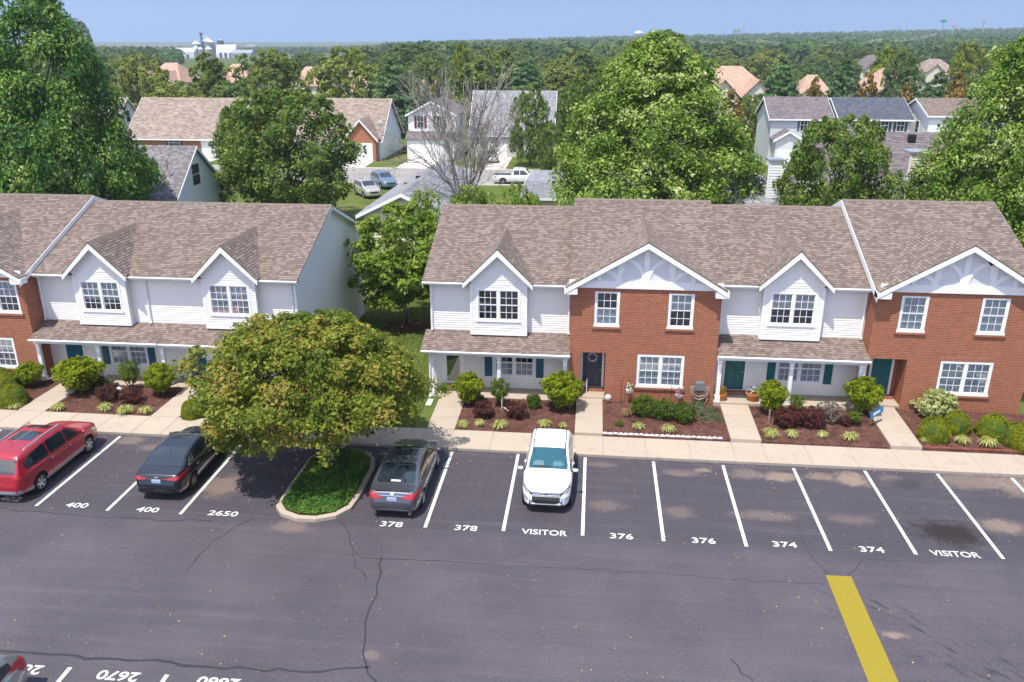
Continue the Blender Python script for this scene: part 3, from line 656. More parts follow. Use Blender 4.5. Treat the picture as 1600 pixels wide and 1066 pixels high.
    if lamp:
        l = MB(); lx = door[1]+.38; l.box(lx-.05, lx+.05, WY-.05, WY-.02, sl+1.95, sl+2.1); l.tube([(lx, WY-.1, sl+1.85), (lx, WY-.1, sl+2.02)], [.045, .07], 6); l.build('porch_lamp', BLACKP, root)
    for sp in (spout or []):
        x, up = sp
        if up: downspout(root, [(x, 5.9, ze-.1), (x, WY-.07, ze-.28), (x, WY-.07, zp+.12), (x, WY-.2, zp+.03)])
        else: downspout(root, [(x, 5.02, zpe-.12), (x, 5.14, zpe-.3), (x, 5.14, sl+.05), (x, 4.95, sl-.02)])
    return root
def brick_unit(x0, x1, zo, xg, wins, low, door, doormat, label, ridge, flip=False, blinds=('full', 'full', 'curtain'), end_r=False, wreath=False, rake=0):
    root = thing('townhouse', label, 'house', ((x0+x1)/2, BY, 0), group='townhouses facing the parking lot')
    zr = ridge; zb = .12+zo; zt = 5.56+zo; rz = lambda y: zr-SLP*(RY-y)
    rx0, rx1 = x0-.1, x1+(.3 if end_r else .1)
    rf, ze = main_roof(root, rx0, rx1, zr, BY+.06)
    ops = [(a, b, 3.78+zo, 5.38+zo) for a, b in wins]+[(low[0], low[1], .9+zo, 2.42+zo), (door[0], door[1], zb, 2.45+zo)]
    mb = MB(); flatwall(mb, front(BY), -.05, zt, x0, x1, ops)
    # returns and the door recess
    mb.poly([(x0, WY+.1, -.05), (x0, BY, -.05), (x0, BY, zt), (x0, WY+.1, zt)]); mb.poly([(x1, BY, -.05), (x1, WY+.1, -.05), (x1, WY+.1, zt), (x1, BY, zt)])
    dy = 6.35; a, b = door[:2]
    mb.poly([(a, BY, zb), (a, dy, zb), (a, dy, 2.45+zo), (a, BY, 2.45+zo)]); mb.poly([(b, dy, zb), (b, BY, zb), (b, BY, 2.45+zo), (b, dy, 2.45+zo)])
    flatwall(mb, front(dy), zb, 2.45+zo, a, b, [(door[2]-.08, door[3]+.08, zb, zb+2.2)])
    mb.build('wall', BRICK, root)
    w = MB()
    xr = x1 if not end_r else x1
    for x in (x0, x1): w.poly([(x, WY+.1, 0), (x, BACK, 0), (x, BACK, ze), (x, RY, zr-.1), (x, WY+.1, rz(WY)-.1)])
    w.poly([(x1, BACK, 0), (x0, BACK, 0), (x0, BACK, ze), (x1, BACK, ze)])
    for x, s in ((x0, -1), (x1, 1)): w.poly([(x, BY, zt), (x, WY+.1, zt), (x, WY+.1, rz(WY)-.1), (x, BY, rz(BY)-.1)])
    w.build('side_wall', SID, root)
    cs = MB(); cs.box(a, b, BY+.02, dy, 2.45+zo, 2.5+zo); cs.build('recess_ceiling', TRIM, root)
    fl = MB(); fl.box(a, b, BY+.004, dy, zb-.1, zb+.1); fl.build('recess_floor', CONC, root)
    st = MB(); st.box(a+.05, b-.05, dy-.3, dy-.04, zb+.102, zb+.22); st.build('brick_step', BRICKR, root)
    dr = panel_door(root, door[2], door[3], zb+.24, zb+2.16, dy-.03, doormat)
    if wreath:
        wr = MB(); xc = (door[2]+door[3])/2; zc = zb+1.75
        wr.tube([(xc+.2*math.cos(i*.3927), dy-.07, zc+.2*math.sin(i*.3927)) for i in range(17)], [.05+.018*math.sin(i*2.7) for i in range(17)], 6)
        tag(wr.build('door_wreath', plain('wreath', (.45, .44, .44), .9, .1, var=.6, scale=25), loc=(xc, dy-.07, zc)), 'grey and white round wreath hung on the navy front door', 'wreath')
    # soldier courses, sills
    sc = MB(); sc.box(x0-.004, x1+.004, BY-.012, BY+.05, zt-.20, zt); sc.build('soldier_course', BRICKR, root)
    for (p, q, z0, z1) in ops[:-1]:
        s = MB(); s.box(p-.12, q+.12, BY-.07, BY+.06, z0-.15, z0-.065); s.build('brick_sill', BRICKR, root)
        s = MB(); s.box(p-.1, q+.1, BY-.010, BY+.05, z1+.022, z1+.2); s.build('soldier_course', BRICKR, root)
    for i, (p, q, z0, z1) in enumerate(ops[:2]): window(root, p, q, z0, z1, BY+.03, 1, blind=blinds[i])
    window(root, low[0], low[1], .9+zo, 2.42+zo, BY+.03, 2, blind=blinds[2])
    # gable with applied timbers
    hw = 3.52; sl_ = .6; apex = 7.72+zo
    gz = cross_gable(root, rf, xg, hw, 4.92, apex, sl_, rz, drop=.2, wall_y=BY)
    gm = MB(); gy = BY-.03; zg = zt+.001; gtop = apex-.10; ghw = (gtop-zg-.0)/sl_
    gm.prism([(xg-min(ghw, hw-.05), gy, zg), (xg+min(ghw, hw-.05), gy, zg), (xg+min(ghw, hw-.05), gy, zg+.05), (xg, gy, gtop), (xg-min(ghw, hw-.05), gy, zg+.05)], (0, .08, 0)); gm.build('gable_panel', PANELG, root)
    tb = MB(); ty = gy-.05; fz = zg+.32
    tb.box(xg-hw+.15, xg+hw-.15, ty-.005, gy-.001, zg-.02, fz)
    hz = lambda x: gtop-abs(x-xg)*sl_-.12
    for x, ww in ((0, .12), (-1.15, .10), (1.15, .10), (-2.05, .09), (2.05, .09)):
        X = xg+x
        if hz(X) > fz: tb.prism([(X-ww, ty, fz+.001), (X+ww, ty, fz+.001), (X+ww, ty, hz(X+ww)), (X-ww, ty, hz(X-ww))], (0, gy-ty-.001, 0))
    tb.build('gable_timber', TRIM, root)
    for x, s, w_ in ((0, 1, 1.05), (0, -1, 1.05), (1.15, 1, .8), (-1.15, -1, .8), (1.15, -1, .28), (-1.15, 1, .28)):
        # curved brace: springs from the post foot and sweeps outwards up to the barge board
        cx = xg+x; pt = []; H_ = max(.2, hz(cx+s*w_)-fz+.05)*(1.0 if w_ > .3 else .9); z0_ = fz-.02 if w_ > .3 else hz(cx)-.62
        if w_ < .3: H_ = hz(cx+s*w_)-z0_
        for k in range(11):
            t_ = k/10*math.pi/2; pt.append(Vector((cx+s*(.08+w_*(1-math.cos(t_))), 0, z0_+H_*math.sin(t_))))
        br = MB(); L_ = []
        for k, p in enumerate(pt):
            d_ = (pt[min(k+1, 10)]-pt[max(k-1, 0)]).normalized(); nn = Vector((-d_.z, 0, d_.x))*.085; L_.append((p+nn, p-nn))
        for k in range(10):
            q = [L_[k][0], L_[k][1], L_[k+1][1], L_[k+1][0]]; q = [(v.x, ty+.01, min(v.z, hz(v.x)+.1)) for v in q]
            if s < 0: q = q[::-1]
            br.prism(q, (0, gy-ty-.012, 0))
        br.build('gable_brace', TRIM, root)
    for s in (-1, 1):
        bx = MB(); xe = xg+s*(hw-.24); bx.box(*sorted((xe-.28*1, xe+.30)), 4.93, BY+.02, gz-.30, gz-.03); bx.build('eave_return', TRIM, root)
    for a_, b_ in ((rx0, xg-hw-.05), (xg+hw+.05, rx1)):
        if b_-a_ > .06: gutter(root, a_, b_, 4.95, ze-.02)
    # fascia on the end of the stepped-up roof where it overlooks a lower neighbour
    if rake:
        x_, s = (rx0, -1) if rake < 0 else (rx1, 1); zf = zr-.012; y0_ = 5.0
        k = MB(); xx = sorted((x_, x_+s*.03)); rake_board(k, xx[0], xx[1], (y0_, zf-SLP*(RY-y0_)), (RY, zf), .30); rake_board(k, xx[0], xx[1], (RY, zf), (18, zf-SLP*6), .30); k.build('rake_board', TRIM, root)
    return root
# ================================================================ the townhouses
L0 = brick_unit(-28.1, -21.5, -.2, -24.8, [(-27.0, -25.95), (-22.95, -21.86)], (-24.75, -22.62), (-28.0, -26.6, -27.8, -26.85), TEAL, 'brick townhouse cut off by the left edge of the picture', 8.07, blinds=('full', 'upper', 'full'), rake=1)
L1 = white_unit(-21.5, -15.0, -.15, -18.06, (-20.66, -19.76), (-18.35, -16.42), (-21.3, -18.2, -14.95), TEAL, TEAL, 'white sided townhouse with blue-teal door, between far left brick one and round tree', '402', blinds=('half', 'full'), spout=[(-15.9, True), (-21.36, True)])
L2 = white_unit(-15.0, -8.5, -.15, -11.62, (-14.22, -13.34), (-12.55, -10.5), (-11.75, -8.7), TEAL, TEAL, 'white sided end townhouse with pale blank gable wall, behind the round tree', '400', end_r=True, blinds=('full', 'full'), spout=[(-8.66, True)])
U1 = white_unit(-1.98, 4.58, 0, 1.25, (-1.42, -.56), (.95, 2.93), (-1.8, 1.34, 4.40), TEAL, TEAL, 'white sided townhouse with glass storm door and blue shutters', storm=True, end_l=True, blinds=('none', 'lower'), spout=[(-1.93, True), (4.5, True), (-1.88, False)])
U2 = brick_unit(4.58, 11.2, .1, 7.86, [(5.68, 6.74), (8.93, 10.0)], (7.7, 9.76), (5.1, 6.24, 5.2, 6.1), NAVY, 'red brick townhouse between two white ones, navy door with wreath', 8.37, blinds=('lower', 'upper', 'full'), wreath=True)
U3 = white_unit(11.2, 17.72, .23, 14.42, (11.78, 12.68), (14.12, 16.2), (11.36, 14.5, 17.5), TEALG, TEALG, 'white sided townhouse with green-teal door and orange flower pots', '374', blinds=('upper', 'full'), spout=[(11.32, True), (17.62, True), (17.62, False)])
U4 = brick_unit(17.72, 24.5, .29, 21.15, [(18.78, 19.86), (22.08, 23.16)], (20.86, 23.02), (17.8, 19.42, 18.3, 19.14), TEALG, 'red brick end townhouse at the right, green-teal door in a deep recess', 8.55, blinds=('full', 'full', 'curtain'), end_r=True, rake=-1)
# ================================================================ vehicles
def m_car(name, col, metal=.3, flake=.0):
    t = NT(name); t.p.inputs['Coat Weight'].default_value = 1.; t.p.inputs['Coat Roughness'].default_value = .04
    n = t.noise(1.5, t.pos(), 4); c = t.mix(t.maprange(n, .45, .8, 0, .25), col, tuple(v*.8+.02 for v in col)); return t.fin(c, .35, .5, metal)
CGLASS = NT('car_glass'); CGLASS.p.inputs['Coat Weight'].default_value = .6; CGLASS = CGLASS.fin((.012, .02, .026), .04, .9)
CGLASSB = NT('car_windshield').fin((.018, .085, .115), .05, .8)
TYRE = plain('tyre', (.018, .018, .019), .85, .2, var=.2); RIM = plain('rim', (.55, .55, .56), .3, .5, .9, var=0); RIMD = plain('rim_dark', (.06, .06, .065), .3, .5, .8, var=0)
TAIL = NT('tail_light'); TAIL.p.inputs['Coat Weight'].default_value = 1.; TAIL = TAIL.fin((.42, .008, .012), .15, .6)
LAMP = NT('head_lamp'); LAMP.p.inputs['Coat Weight'].default_value = 1.; LAMP = LAMP.fin((.42, .45, .48), .12, .7, .3)
PLAST = plain('plastic_black', (.02, .02, .022), .6, .3, var=.1); CHROME = plain('chrome', (.75, .76, .78), .12, .5, 1., var=0); PLATE = plain('plate_blue', (.30, .42, .62), .4, .5, var=.5, scale=30); PLATW = plain('plate_white', (.75, .76, .78), .4, .5, var=0)
SEAT = plain('seat_grey', (.16, .17, .18), .8, .2, var=.1); AMBER = NT('amber').fin((.6, .2, .02), .2, .6)
def car_body(spec):
    L, W = spec['L'], spec['W']; hw = W/2
    def curve(pts):
        xs_, ys_ = np.array(pts, float).T
        k = np.linspace(-.05, .05, 5); return lambda x: float(np.mean(np.interp(x+k, xs_, ys_)))
    top, belt, bot, plan = curve(spec['top']), curve(spec['belt']), curve(spec['bot']), curve(spec['plan'])
    X = np.unique(np.concatenate([np.linspace(-L/2, L/2, int(L/.05)), -L/2+np.array([0, .01, .03, .06, .1]), L/2-np.array([0, .01, .03, .06, .1])]))
    V = []; F = []; tum = spec.get('tumble', .34)
    for x in X:
        zt = top(x); w = hw*plan(x); z0 = bot(x); zb = min(belt(x), zt-.015); z0 = min(z0, zb-.02); g_ = zt-zb
        wr = w*.97-tum*max(0, g_-.02)-.0; wr = max(wr, w*.55); e = min(.05, g_*.6); s3 = spec.get('sill', .955)
        half = [(0, z0), (.82*w, z0), (s3*w, z0+min(.07, .3*(zb-z0))), (.985*w, z0+.30*(zb-z0)), (w, z0+.58*(zb-z0)), (.995*w, z0+.78*(zb-z0)), (.972*w, zb-.01), (.955*w, zb+.004)]
        a, b = (.955*w, zb+.004), (wr, zt-e)
        half += [(a[0]+(b[0]-a[0])*t_+.012*math.sin(t_*3.14)*(g_ > .1), a[1]+(b[1]-a[1])*t_) for t_ in (.33, .66)]
        half += [b, (wr-min(.05, .1*wr), zt-e*.35), (wr*.75, zt-e*.05), (wr*.4, zt+.006), (0, zt+.01)]
        V.append([(x, y, z) for y, z in half]+[(x, -y, z) for y, z in half[-2:0:-1]])
    n = len(V[0]); vv = [p for r_ in V for p in r_]
    for i in range(len(X)-1):
        for j in range(n): F.append((i*n+j, i*n+(j+1) % n, (i+1)*n+(j+1) % n, (i+1)*n+j))
    F.append(tuple(range(n))[::-1]); F.append(tuple((len(X)-1)*n+j for j in range(n)))
    return vv, F
def fx(pts):
    xs_, ys_ = np.array(pts, float).T; return lambda u: float(np.interp(u, xs_, ys_))
class Car:
    def __init__(s, name, label, cat, spec, loc, rz, paint, group='parked vehicles'):
        s.spec = spec; s.paint = paint; s.root = thing(name, label, cat, loc, rz, group); ORG[s.root] = Vector((0, 0, 0))
        vv, F = car_body(spec); s.bvh = BVHTree.FromPolygons(vv, F); me = bpy.data.meshes.new('body'); me.from_pydata(vv, [], F); me.materials.append(paint); me.materials.append(PLAST)
        ob = link('body', me, s.root)
        # wheel arches
        ar = spec['wr']*1.16; cut = MB()
        for x in spec['axles']:
            for sg in (-1, 1):
                y0, y1 = sorted((sg*(spec['W']/2-.30), sg*(spec['W']/2+.2))); n = 28
                cut.prism([(x+ar*math.cos(2*math.pi*k/n), y0, spec['wr']+ar*math.sin(2*math.pi*k/n)) for k in range(n)][::-1], (0, y1-y0, 0))
        cm = cut.mesh('cut', PLAST); 
        import bmesh
        bm = bmesh.new(); bm.from_mesh(cm); bmesh.ops.remove_doubles(bm, verts=bm.verts, dist=1e-5); bmesh.ops.recalc_face_normals(bm, faces=bm.faces); bm.to_mesh(cm); bm.free()
        bm = bmesh.new(); bm.from_mesh(me); bmesh.ops.recalc_face_normals(bm, faces=bm.faces); bm.to_mesh(me); bm.free()
        co = bpy.data.objects.new('cut', cm); C.objects.link(co); md = ob.modifiers.new('b', 'BOOLEAN'); md.object = co; md.operation = 'DIFFERENCE'; md.solver = 'EXACT'; md.material_mode = 'TRANSFER'
        # the cutter keeps local coordinates, so evaluate with the root at the origin
        sv = s.root.matrix_world.copy(); s.root.location = (0, 0, 0); s.root.rotation_euler = (0, 0, 0); bpy.context.view_layer.update()
        dg = bpy.context.evaluated_depsgraph_get(); nm = bpy.data.meshes.new_from_object(ob.evaluated_get(dg)); ob.modifiers.clear(); ob.data = nm; nm.name = 'body'
        s.root.location = loc; s.root.rotation_euler = (0, 0, rz); bpy.data.objects.remove(co)
        nm.polygons.foreach_set('use_smooth', [True]*len(nm.polygons))
        try: nm.set_sharp_from_angle(angle=R(38))
        except Exception: pass
        s.body = ob; s.wheels()
    def wheels(s):
        sp = s.spec; r_, w = sp['wr'], .22
        if 'wheel_me' not in sp:
            t = MB(); t.lathe([(r_*.66, -w/2), (r_*.92, -w/2), (r_, -w/2+.03), (r_, w/2-.03), (r_*.92, w/2), (r_*.66, w/2)], n=28); t.v = [(a, c, b) for a, b, c in t.v]
            d = MB(); d.lathe([(0, .0), (r_*.64, .0), (r_*.68, w/2-.012)], n=24); d.v = [(a, c, b) for a, b, c in d.v]
            ri = MB(); k = sp.get('spokes', 5); R0 = r_*.66
            ri.lathe([(R0*.93, w/2-.03), (R0*.95, w/2-.004), (R0*1.03, w/2-.002), (R0*1.03, w/2-.03)], n=28); ri.v = [(a, c, b) for a, b, c in ri.v]
            for i in range(k):
                a = 2*math.pi*i/k; u = Vector((math.cos(a), 0, math.sin(a))); v_ = Vector((-math.sin(a), 0, math.cos(a))); q = lambda rr, s_, y: u*rr+v_*s_+Vector((0, y, 0))
                w0, w1 = R0*.17, R0*.13
                ri.hexa([q(.0, -w0, w/2-.07), q(R0*.95, -w1, w/2-.05), q(R0*.95, w1, w/2-.05), q(.0, w0, w/2-.07), q(.0, -w0, w/2-.02), q(R0*.95, -w1, w/2-.012), q(R0*.95, w1, w/2-.012), q(.0, w0, w/2-.02)])
            sp['wheel_me'] = (t.mesh('tyre', TYRE, smooth=True), d.mesh('hub', RIMD), ri.mesh('rim', sp.get('rim', RIM)))
        tm, dm, rm = sp['wheel_me']
        for x in sp['axles']:
            for sg in (1, -1):
                h = link('wheel', dm, s.root); h.location = (x, sg*(sp['W']/2-.125), r_); h.rotation_euler = (0, 0, 0 if sg > 0 else math.pi)
                link('tyre', tm, h); link('rim', rm, h)
    def patch(s, name, axis, u0, u1, lo, hi, mat, off=.006, nu=24, nv=7, parent=None, both=False):
        lo = fx(lo) if not callable(lo) else lo; hi = fx(hi) if not callable(hi) else hi; out = []
        for sg in ((1, -1) if both else (1,)):
            mb = MB(); P = {}
            for i in range(nu+1):
                u = u0+(u1-u0)*i/nu
                for j in range(nv+1):
                    v = lo(u)+(hi(u)-lo(u))*j/nv
                    if axis == 'y': o, d = Vector((u, 3*sg, v)), Vector((0, -sg, 0))
                    elif axis == 'z': o, d = Vector((u, v*sg, 5)), Vector((0, 0, -1))
                    elif axis == 'f': o, d = Vector((6, u*sg, v)), Vector((-1, 0, 0))
                    else: o, d = Vector((-6, u*sg, v)), Vector((1, 0, 0))
                    h, nrm, _, _ = s.bvh.ray_cast(o, d)
                    if h is None: P[i, j] = None; continue
                    if nrm.dot(d) > 0: nrm = -nrm
                    P[i, j] = h+nrm*off*.5-d*off*.5
            for i in range(nu):
                for j in range(nv):
                    q = [P[i, j], P[i+1, j], P[i+1, j+1], P[i, j+1]]
                    if None not in q: mb.poly(q)
            # weld the patch so that it shades smoothly
            idx = {}; nvv = []; nf = []
            for f in mb.f:
                t_ = []
                for k in f:
                    key = tuple(round(c, 5) for c in mb.v[k])
                    if key not in idx: idx[key] = len(nvv); nvv.append(mb.v[k])
                    if idx[key] not in t_: t_.append(idx[key])
                if len(t_) >= 3: nf.append(tuple(t_))
            mb.v, mb.f, mb.m = nvv, nf, [0]*len(nf); mb.uv = [(0, 0)]*sum(len(f) for f in nf)
            out.append(mb.build(name, mat, parent or s.root, smooth=True))
        return out
    def mirror(s, x, z, mat=None):
        for sg in (1, -1):
            mb = MB(); y = sg*(s.spec['W']/2*.93); m = MB()
            n = 8; pr = [(0, 0), (.075, .01), (.095, .05), (.08, .10), (0, .125)]
            mb.lathe(pr, (0, 0, 0), 8); mb.v = [(x+a*.75, y+sg*(.17+b*1.15)+0, z-.03+c) for a, b, c in mb.v]
            o = mb.build('wing_mirror', mat or s.paint, s.root, smooth=True)
            st = MB(); st.tube([(x, y, z-.02), (x, y+sg*.12, z+.0)], .025, 6); st.build('mirror_arm', PLAST, o)
    def doors(s, spans, zlo, zhi, handles=None, hm=None):
        for k, (a, b) in enumerate(spans):
            s.patch('door_gap', 'y', a-.012, b+.012, lambda u: zlo(u)-.012, lambda u: zhi(u)+.0, PLAST, .0025, both=True, nu=16)
            ds = s.patch('door', 'y', a, b, zlo, lambda u: zhi(u)-.005, s.paint, .006, both=True, nu=16)
            for sg, d in zip((1, -1), ds):
                hz = zhi((a+b)/2)-.10; xh = a+.13; h, nrm, _, _ = s.bvh.ray_cast(Vector((xh, 3*sg, hz)), Vector((0, -sg, 0)))
                if h: m = MB(); m.tube([h+Vector((-.09, sg*.01, 0)), h+Vector((-.07, sg*.035, 0)), h+Vector((.07, sg*.035, 0)), h+Vector((.09, sg*.01, 0))], .016, 6); m.build('handle', hm or s.paint, d)
    def plate(s, end, z, y=0, w=.30, h=.15, mat=None):
        sg = 1 if end == 'f' else -1
        hh, nrm, _, _ = s.bvh.ray_cast(Vector((sg*6, y, z)), Vector((-sg, 0, 0))); m = MB(); m.box(hh.x+sg*.01-.006, hh.x+sg*.01+.006, y-w/2, y+w/2, z-h/2, z+h/2); p = m.build('number_plate', mat or PLATE, s.root)
        f = MB(); f.box(hh.x+sg*.004-.006, hh.x+sg*.004+.006, y-w/2-.015, y+w/2+.015, z-h/2-.015, z+h/2+.015); f.build('plate_frame', PLATW, p)
    def antenna(s, x, z):
        m = MB(); m.tube([(x, 0, z), (x-.16, 0, z+.20)], [.008, .004], 5); m.build('antenna', PLAST, s.root)
PL = lambda L: [(-L/2, .72), (-L/2+.05, .82), (-L/2+.2, .915), (-L/2+.55, .975), (-L/2+1.0, 1.0), (L/2-1.2, 1.0), (L/2-.6, .965), (L/2-.25, .88), (L/2-.07, .76), (L/2, .62)]
def sedan_spec(L=4.88, W=1.86, H=1.46, wr=.33, spokes=5, rim=None):
    h = H
    return dict(L=L, W=W, wr=wr, axles=(-L/2+1.05, L/2-.95), spokes=spokes, rim=rim or RIM, tumble=.42,
        top=[(-L/2, .62), (-L/2+.04, .80), (-L/2+.10, 1.0), (-L/2+.16, 1.055), (-L/2+.62, 1.09), (-L/2+1.15, 1.33), (-L/2+1.65, h-.03), (-L/2+2.2, h), (L/2-2.2, h-.02), (L/2-1.85, h-.1), (L/2-1.25, 1.03), (L/2-1.1, .995), (L/2-.5, .90), (L/2-.2, .80), (L/2-.05, .68), (L/2, .55)],
        belt=[(-L/2, .55), (-L/2+.08, .9), (-L/2+.2, .98), (-L/2+1, .985), (L/2-1.3, .93), (L/2-.8, .88), (L/2-.3, .74), (L/2, .5)],
        bot=[(-L/2, .42), (-L/2+.06, .28), (-L/2+.4, .22), (-L/2+.7, .19), (L/2-.7, .19), (L/2-.3, .2), (L/2-.05, .25), (L/2, .4)], plan=PL(L))
def suv_spec(L=5.2, W=1.99, H=1.80, wr=.37, spokes=6, rim=None, hood=1.16, belt=1.08, rake=.35, wb=None):
    h = H; ax = wb or (-L/2+1.06, L/2-1.06)
    return dict(L=L, W=W, wr=wr, axles=ax, spokes=spokes, rim=rim or RIM, tumble=.33,
        top=[(-L/2, .62), (-L/2+.04, .85), (-L/2+.09, belt+.04), (-L/2+.09+rake, h-.12), (-L/2+.25+rake, h-.04), (-L/2+1.3, h), (L/2-2.6, h-.01), (L/2-2.15, h-.07), (L/2-1.35, hood+.06), (L/2-1.2, hood), (L/2-.5, hood-.09), (L/2-.2, hood-.2), (L/2-.06, hood-.38), (L/2, .55)],
        belt=[(-L/2, .55), (-L/2+.1, belt), (-L/2+1, belt), (L/2-1.4, belt-.04), (L/2-.8, hood-.16), (L/2-.3, hood-.3), (L/2, .5)],
        bot=[(-L/2, .45), (-L/2+.06, .33), (-L/2+.4, .28), (-L/2+.7, .24), (L/2-.7, .24), (L/2-.3, .26), (L/2-.05, .3), (L/2, .45)], plan=PL(L))
# ---------------------------------------------------------------- red three-row SUV
RED = m_car('paint_red', (.38, .008, .022), .25)
sp = suv_spec(5.2, 1.99, 1.80); c = Car('parked_car', 'dark red SUV with roof rails and sunroof, nose to the sidewalk', 'car', sp, (-15.76, -3.08, 0), R(90), RED)
L = 5.2
c.patch('rear_window', 'r', -.72, .72, [(-.72, 1.17), (.72, 1.17)], [(-.72, 1.60), (0, 1.64), (.72, 1.60)], CGLASS)
c.patch('windshield', 'z', L/2-2.17, L/2-1.36, [(0, -.68), (L/2-1.5, -.74), (L/2-1.36, -.72)], [(0, .68), (L/2-1.5, .74), (L/2-1.36, .72)], CGLASS)
for a, b, lo, hi in [(.35, 1.08, [(.35, 1.11), (1.08, 1.09)], [(.35, 1.60), (.62, 1.53), (1.08, 1.16)]), (-.72, .27, [(-.72, 1.12), (.27, 1.11)], [(-.72, 1.64), (.27, 1.61)]), (-2.08, -.80, [(-2.08, 1.22), (-.80, 1.12)], [(-2.08, 1.42), (-1.75, 1.56), (-.8, 1.64)])]:
    c.patch('side_window', 'y', a, b, lo, hi, CGLASS, both=True)
c.doors([(.32, 1.30), (-.78, .28)], fx([(-2, .45), (2, .45)]), fx([(-2, 1.09), (2, 1.05)]), hm=CHROME)
c.patch('sill_cladding', 'y', -L/2+.35, L/2-.3, fx([(-3, .30), (3, .30)]), fx([(-3, .43), (3, .43)]), GALV, .008, both=True, nu=40, nv=3)
c.patch('rear_bumper_lower', 'r', -.86, .86, fx([(-1, .36), (1, .36)]), fx([(-1, .55), (1, .55)]), GALV, .01)
c.patch('sunroof', 'z', .05, .75, fx([(-3, -.42), (3, -.42)]), fx([(-3, .42), (3, .42)]), CGLASS); c.patch('rear_sunroof', 'z', -1.0, -.25, fx([(-3, -.45), (3, -.45)]), fx([(-3, .45), (3, .45)]), CGLASS)
for sg in (1, -1):
    m = MB(); m.tube([(.55, sg*.63, 1.73), (.45, sg*.64, 1.80), (-.5, sg*.65, 1.815), (-1.6, sg*.64, 1.79), (-1.75, sg*.63, 1.72)], .024, 6); m.build('roof_rail', GALV, c.root)
c.patch('tail_light', 'r', .62, .92, [(.62, .98), (.92, .90)], [(.62, 1.10), (.92, 1.16)], TAIL, .012, both=True); c.patch('tail_light_side', 'y', -L/2+.08, -L/2+.34, fx([(-3, .95), (3, .95)]), fx([(-3, 1.14), (3, 1.1)]), TAIL, .01, both=True)
c.patch('head_light', 'y', L/2-.75, L/2-.25, [(1.8, .86), (2.35, .74)], [(1.8, .95), (2.35, .86)], LAMP, .01, both=True)
c.mirror(1.18, 1.12); c.plate('r', .86); c.antenna(-1.35, 1.80)
# ---------------------------------------------------------------- black sedan
BLK = m_car('paint_black', (.006, .008, .014), .2)
sp = sedan_spec(4.87, 1.86, 1.46, .335, 10, RIMD); c = Car('parked_car', 'glossy black sedan with its front under the round tree', 'car', sp, (-10.12, -2.5, 0), R(91), BLK); L = 4.87
def sedan_glass(c, L, ws=CGLASS, chrome=True):
    if chrome: c.patch('window_trim', 'y', -L/2+.88, L/2-1.3, [(-L/2+.88, 1.085), (-L/2+1.1, 1.0), (L/2-1.3, .955)], [(-L/2+.88, 1.10), (-L/2+1.25, 1.30), (-L/2+1.8, 1.375), (L/2-2.25, 1.375), (L/2-1.75, 1.22), (L/2-1.3, .975)], CHROME, .004, both=True, nu=40)
    for a, b in ((L/2-2.45, L/2-1.38), (-L/2+1.38, L/2-2.52)):
        hi = fx([(-L/2+.95, 1.12), (-L/2+1.3, 1.27), (-L/2+1.85, 1.35), (L/2-2.3, 1.35), (L/2-1.8, 1.20), (L/2-1.35, .985)])
        c.patch('side_window', 'y', a, b, [(-L/2+.95, 1.06), (-L/2+1.15, 1.02), (L/2-1.35, .975)], hi, CGLASS, .008, both=True)
    c.patch('quarter_window', 'y', -L/2+.98, -L/2+1.32, [(-L/2+.95, 1.08), (-L/2+1.2, 1.02), (0, 1.015)], [(-L/2+.95, 1.11), (-L/2+1.32, 1.275)], CGLASS, .008, both=True)
    c.patch('rear_window', 'z', -L/2+.66, -L/2+1.58, [(-L/2+.66, -.66), (-L/2+.8, -.70), (-L/2+1.58, -.57)], [(-L/2+.66, .66), (-L/2+.8, .70), (-L/2+1.58, .57)], CGLASS)
    c.patch('windshield', 'z', L/2-2.08, L/2-1.27, [(L/2-2.08, -.57), (L/2-1.4, -.72), (L/2-1.27, -.68)], [(L/2-2.08, .57), (L/2-1.4, .72), (L/2-1.27, .68)], ws)
    c.doors([(L/2-2.48, L/2-1.28), (-L/2+1.36, L/2-2.52)], fx([(-3, .36), (3, .36)]), fx([(-3, .99), (0, .97), (3, .92)]), hm=CHROME if chrome else None)
    c.patch('boot_gap', 'z', -L/2+.155, -L/2+.62, fx([(-3, -.74), (3, -.74)]), fx([(-3, .74), (3, .74)]), PLAST, .002); c.patch('boot_lid', 'z', -L/2+.165, -L/2+.61, fx([(-3, -.73), (3, -.73)]), fx([(-3, .73), (3, .73)]), c.paint, .005)
    c.patch('bonnet_gap', 'z', L/2-1.2, L/2-.32, [(L/2-1.2, -.72), (L/2-.32, -.56)], [(L/2-1.2, .72), (L/2-.32, .56)], PLAST, .002); c.patch('bonnet', 'z', L/2-1.19, L/2-.33, [(L/2-1.2, -.71), (L/2-.32, -.55)], [(L/2-1.2, .71), (L/2-.32, .55)], c.paint, .006)
    c.patch('head_light', 'y', L/2-.75, L/2-.2, [(L/2-.75, .68), (L/2-.2, .6)], [(L/2-.75, .76), (L/2-.2, .72)], LAMP, .01, both=True)
    c.mirror(L/2-1.42, 1.0)
sedan_glass(c, L)
c.patch('sunroof', 'z', -.2, .62, fx([(-3, -.42), (3, -.42)]), fx([(-3, .42), (3, .42)]), CGLASS)
c.patch('tail_light', 'r', .40, .90, [(.40, .88), (.9, .84)], [(.40, .93), (.9, 1.0)], TAIL, .012, both=True); c.patch('tail_light_side', 'y', -L/2+.06, -L/2+.42, [(-L/2, .86), (-L/2+.42, .93)], [(-L/2, .99), (-L/2+.42, .96)], TAIL, .01, both=True)
c.plate('r', .80); c.patch('rear_diffuser', 'r', -.75, .75, fx([(-1, .33), (1, .33)]), fx([(-1, .46), (1, .46)]), PLAST, .01)
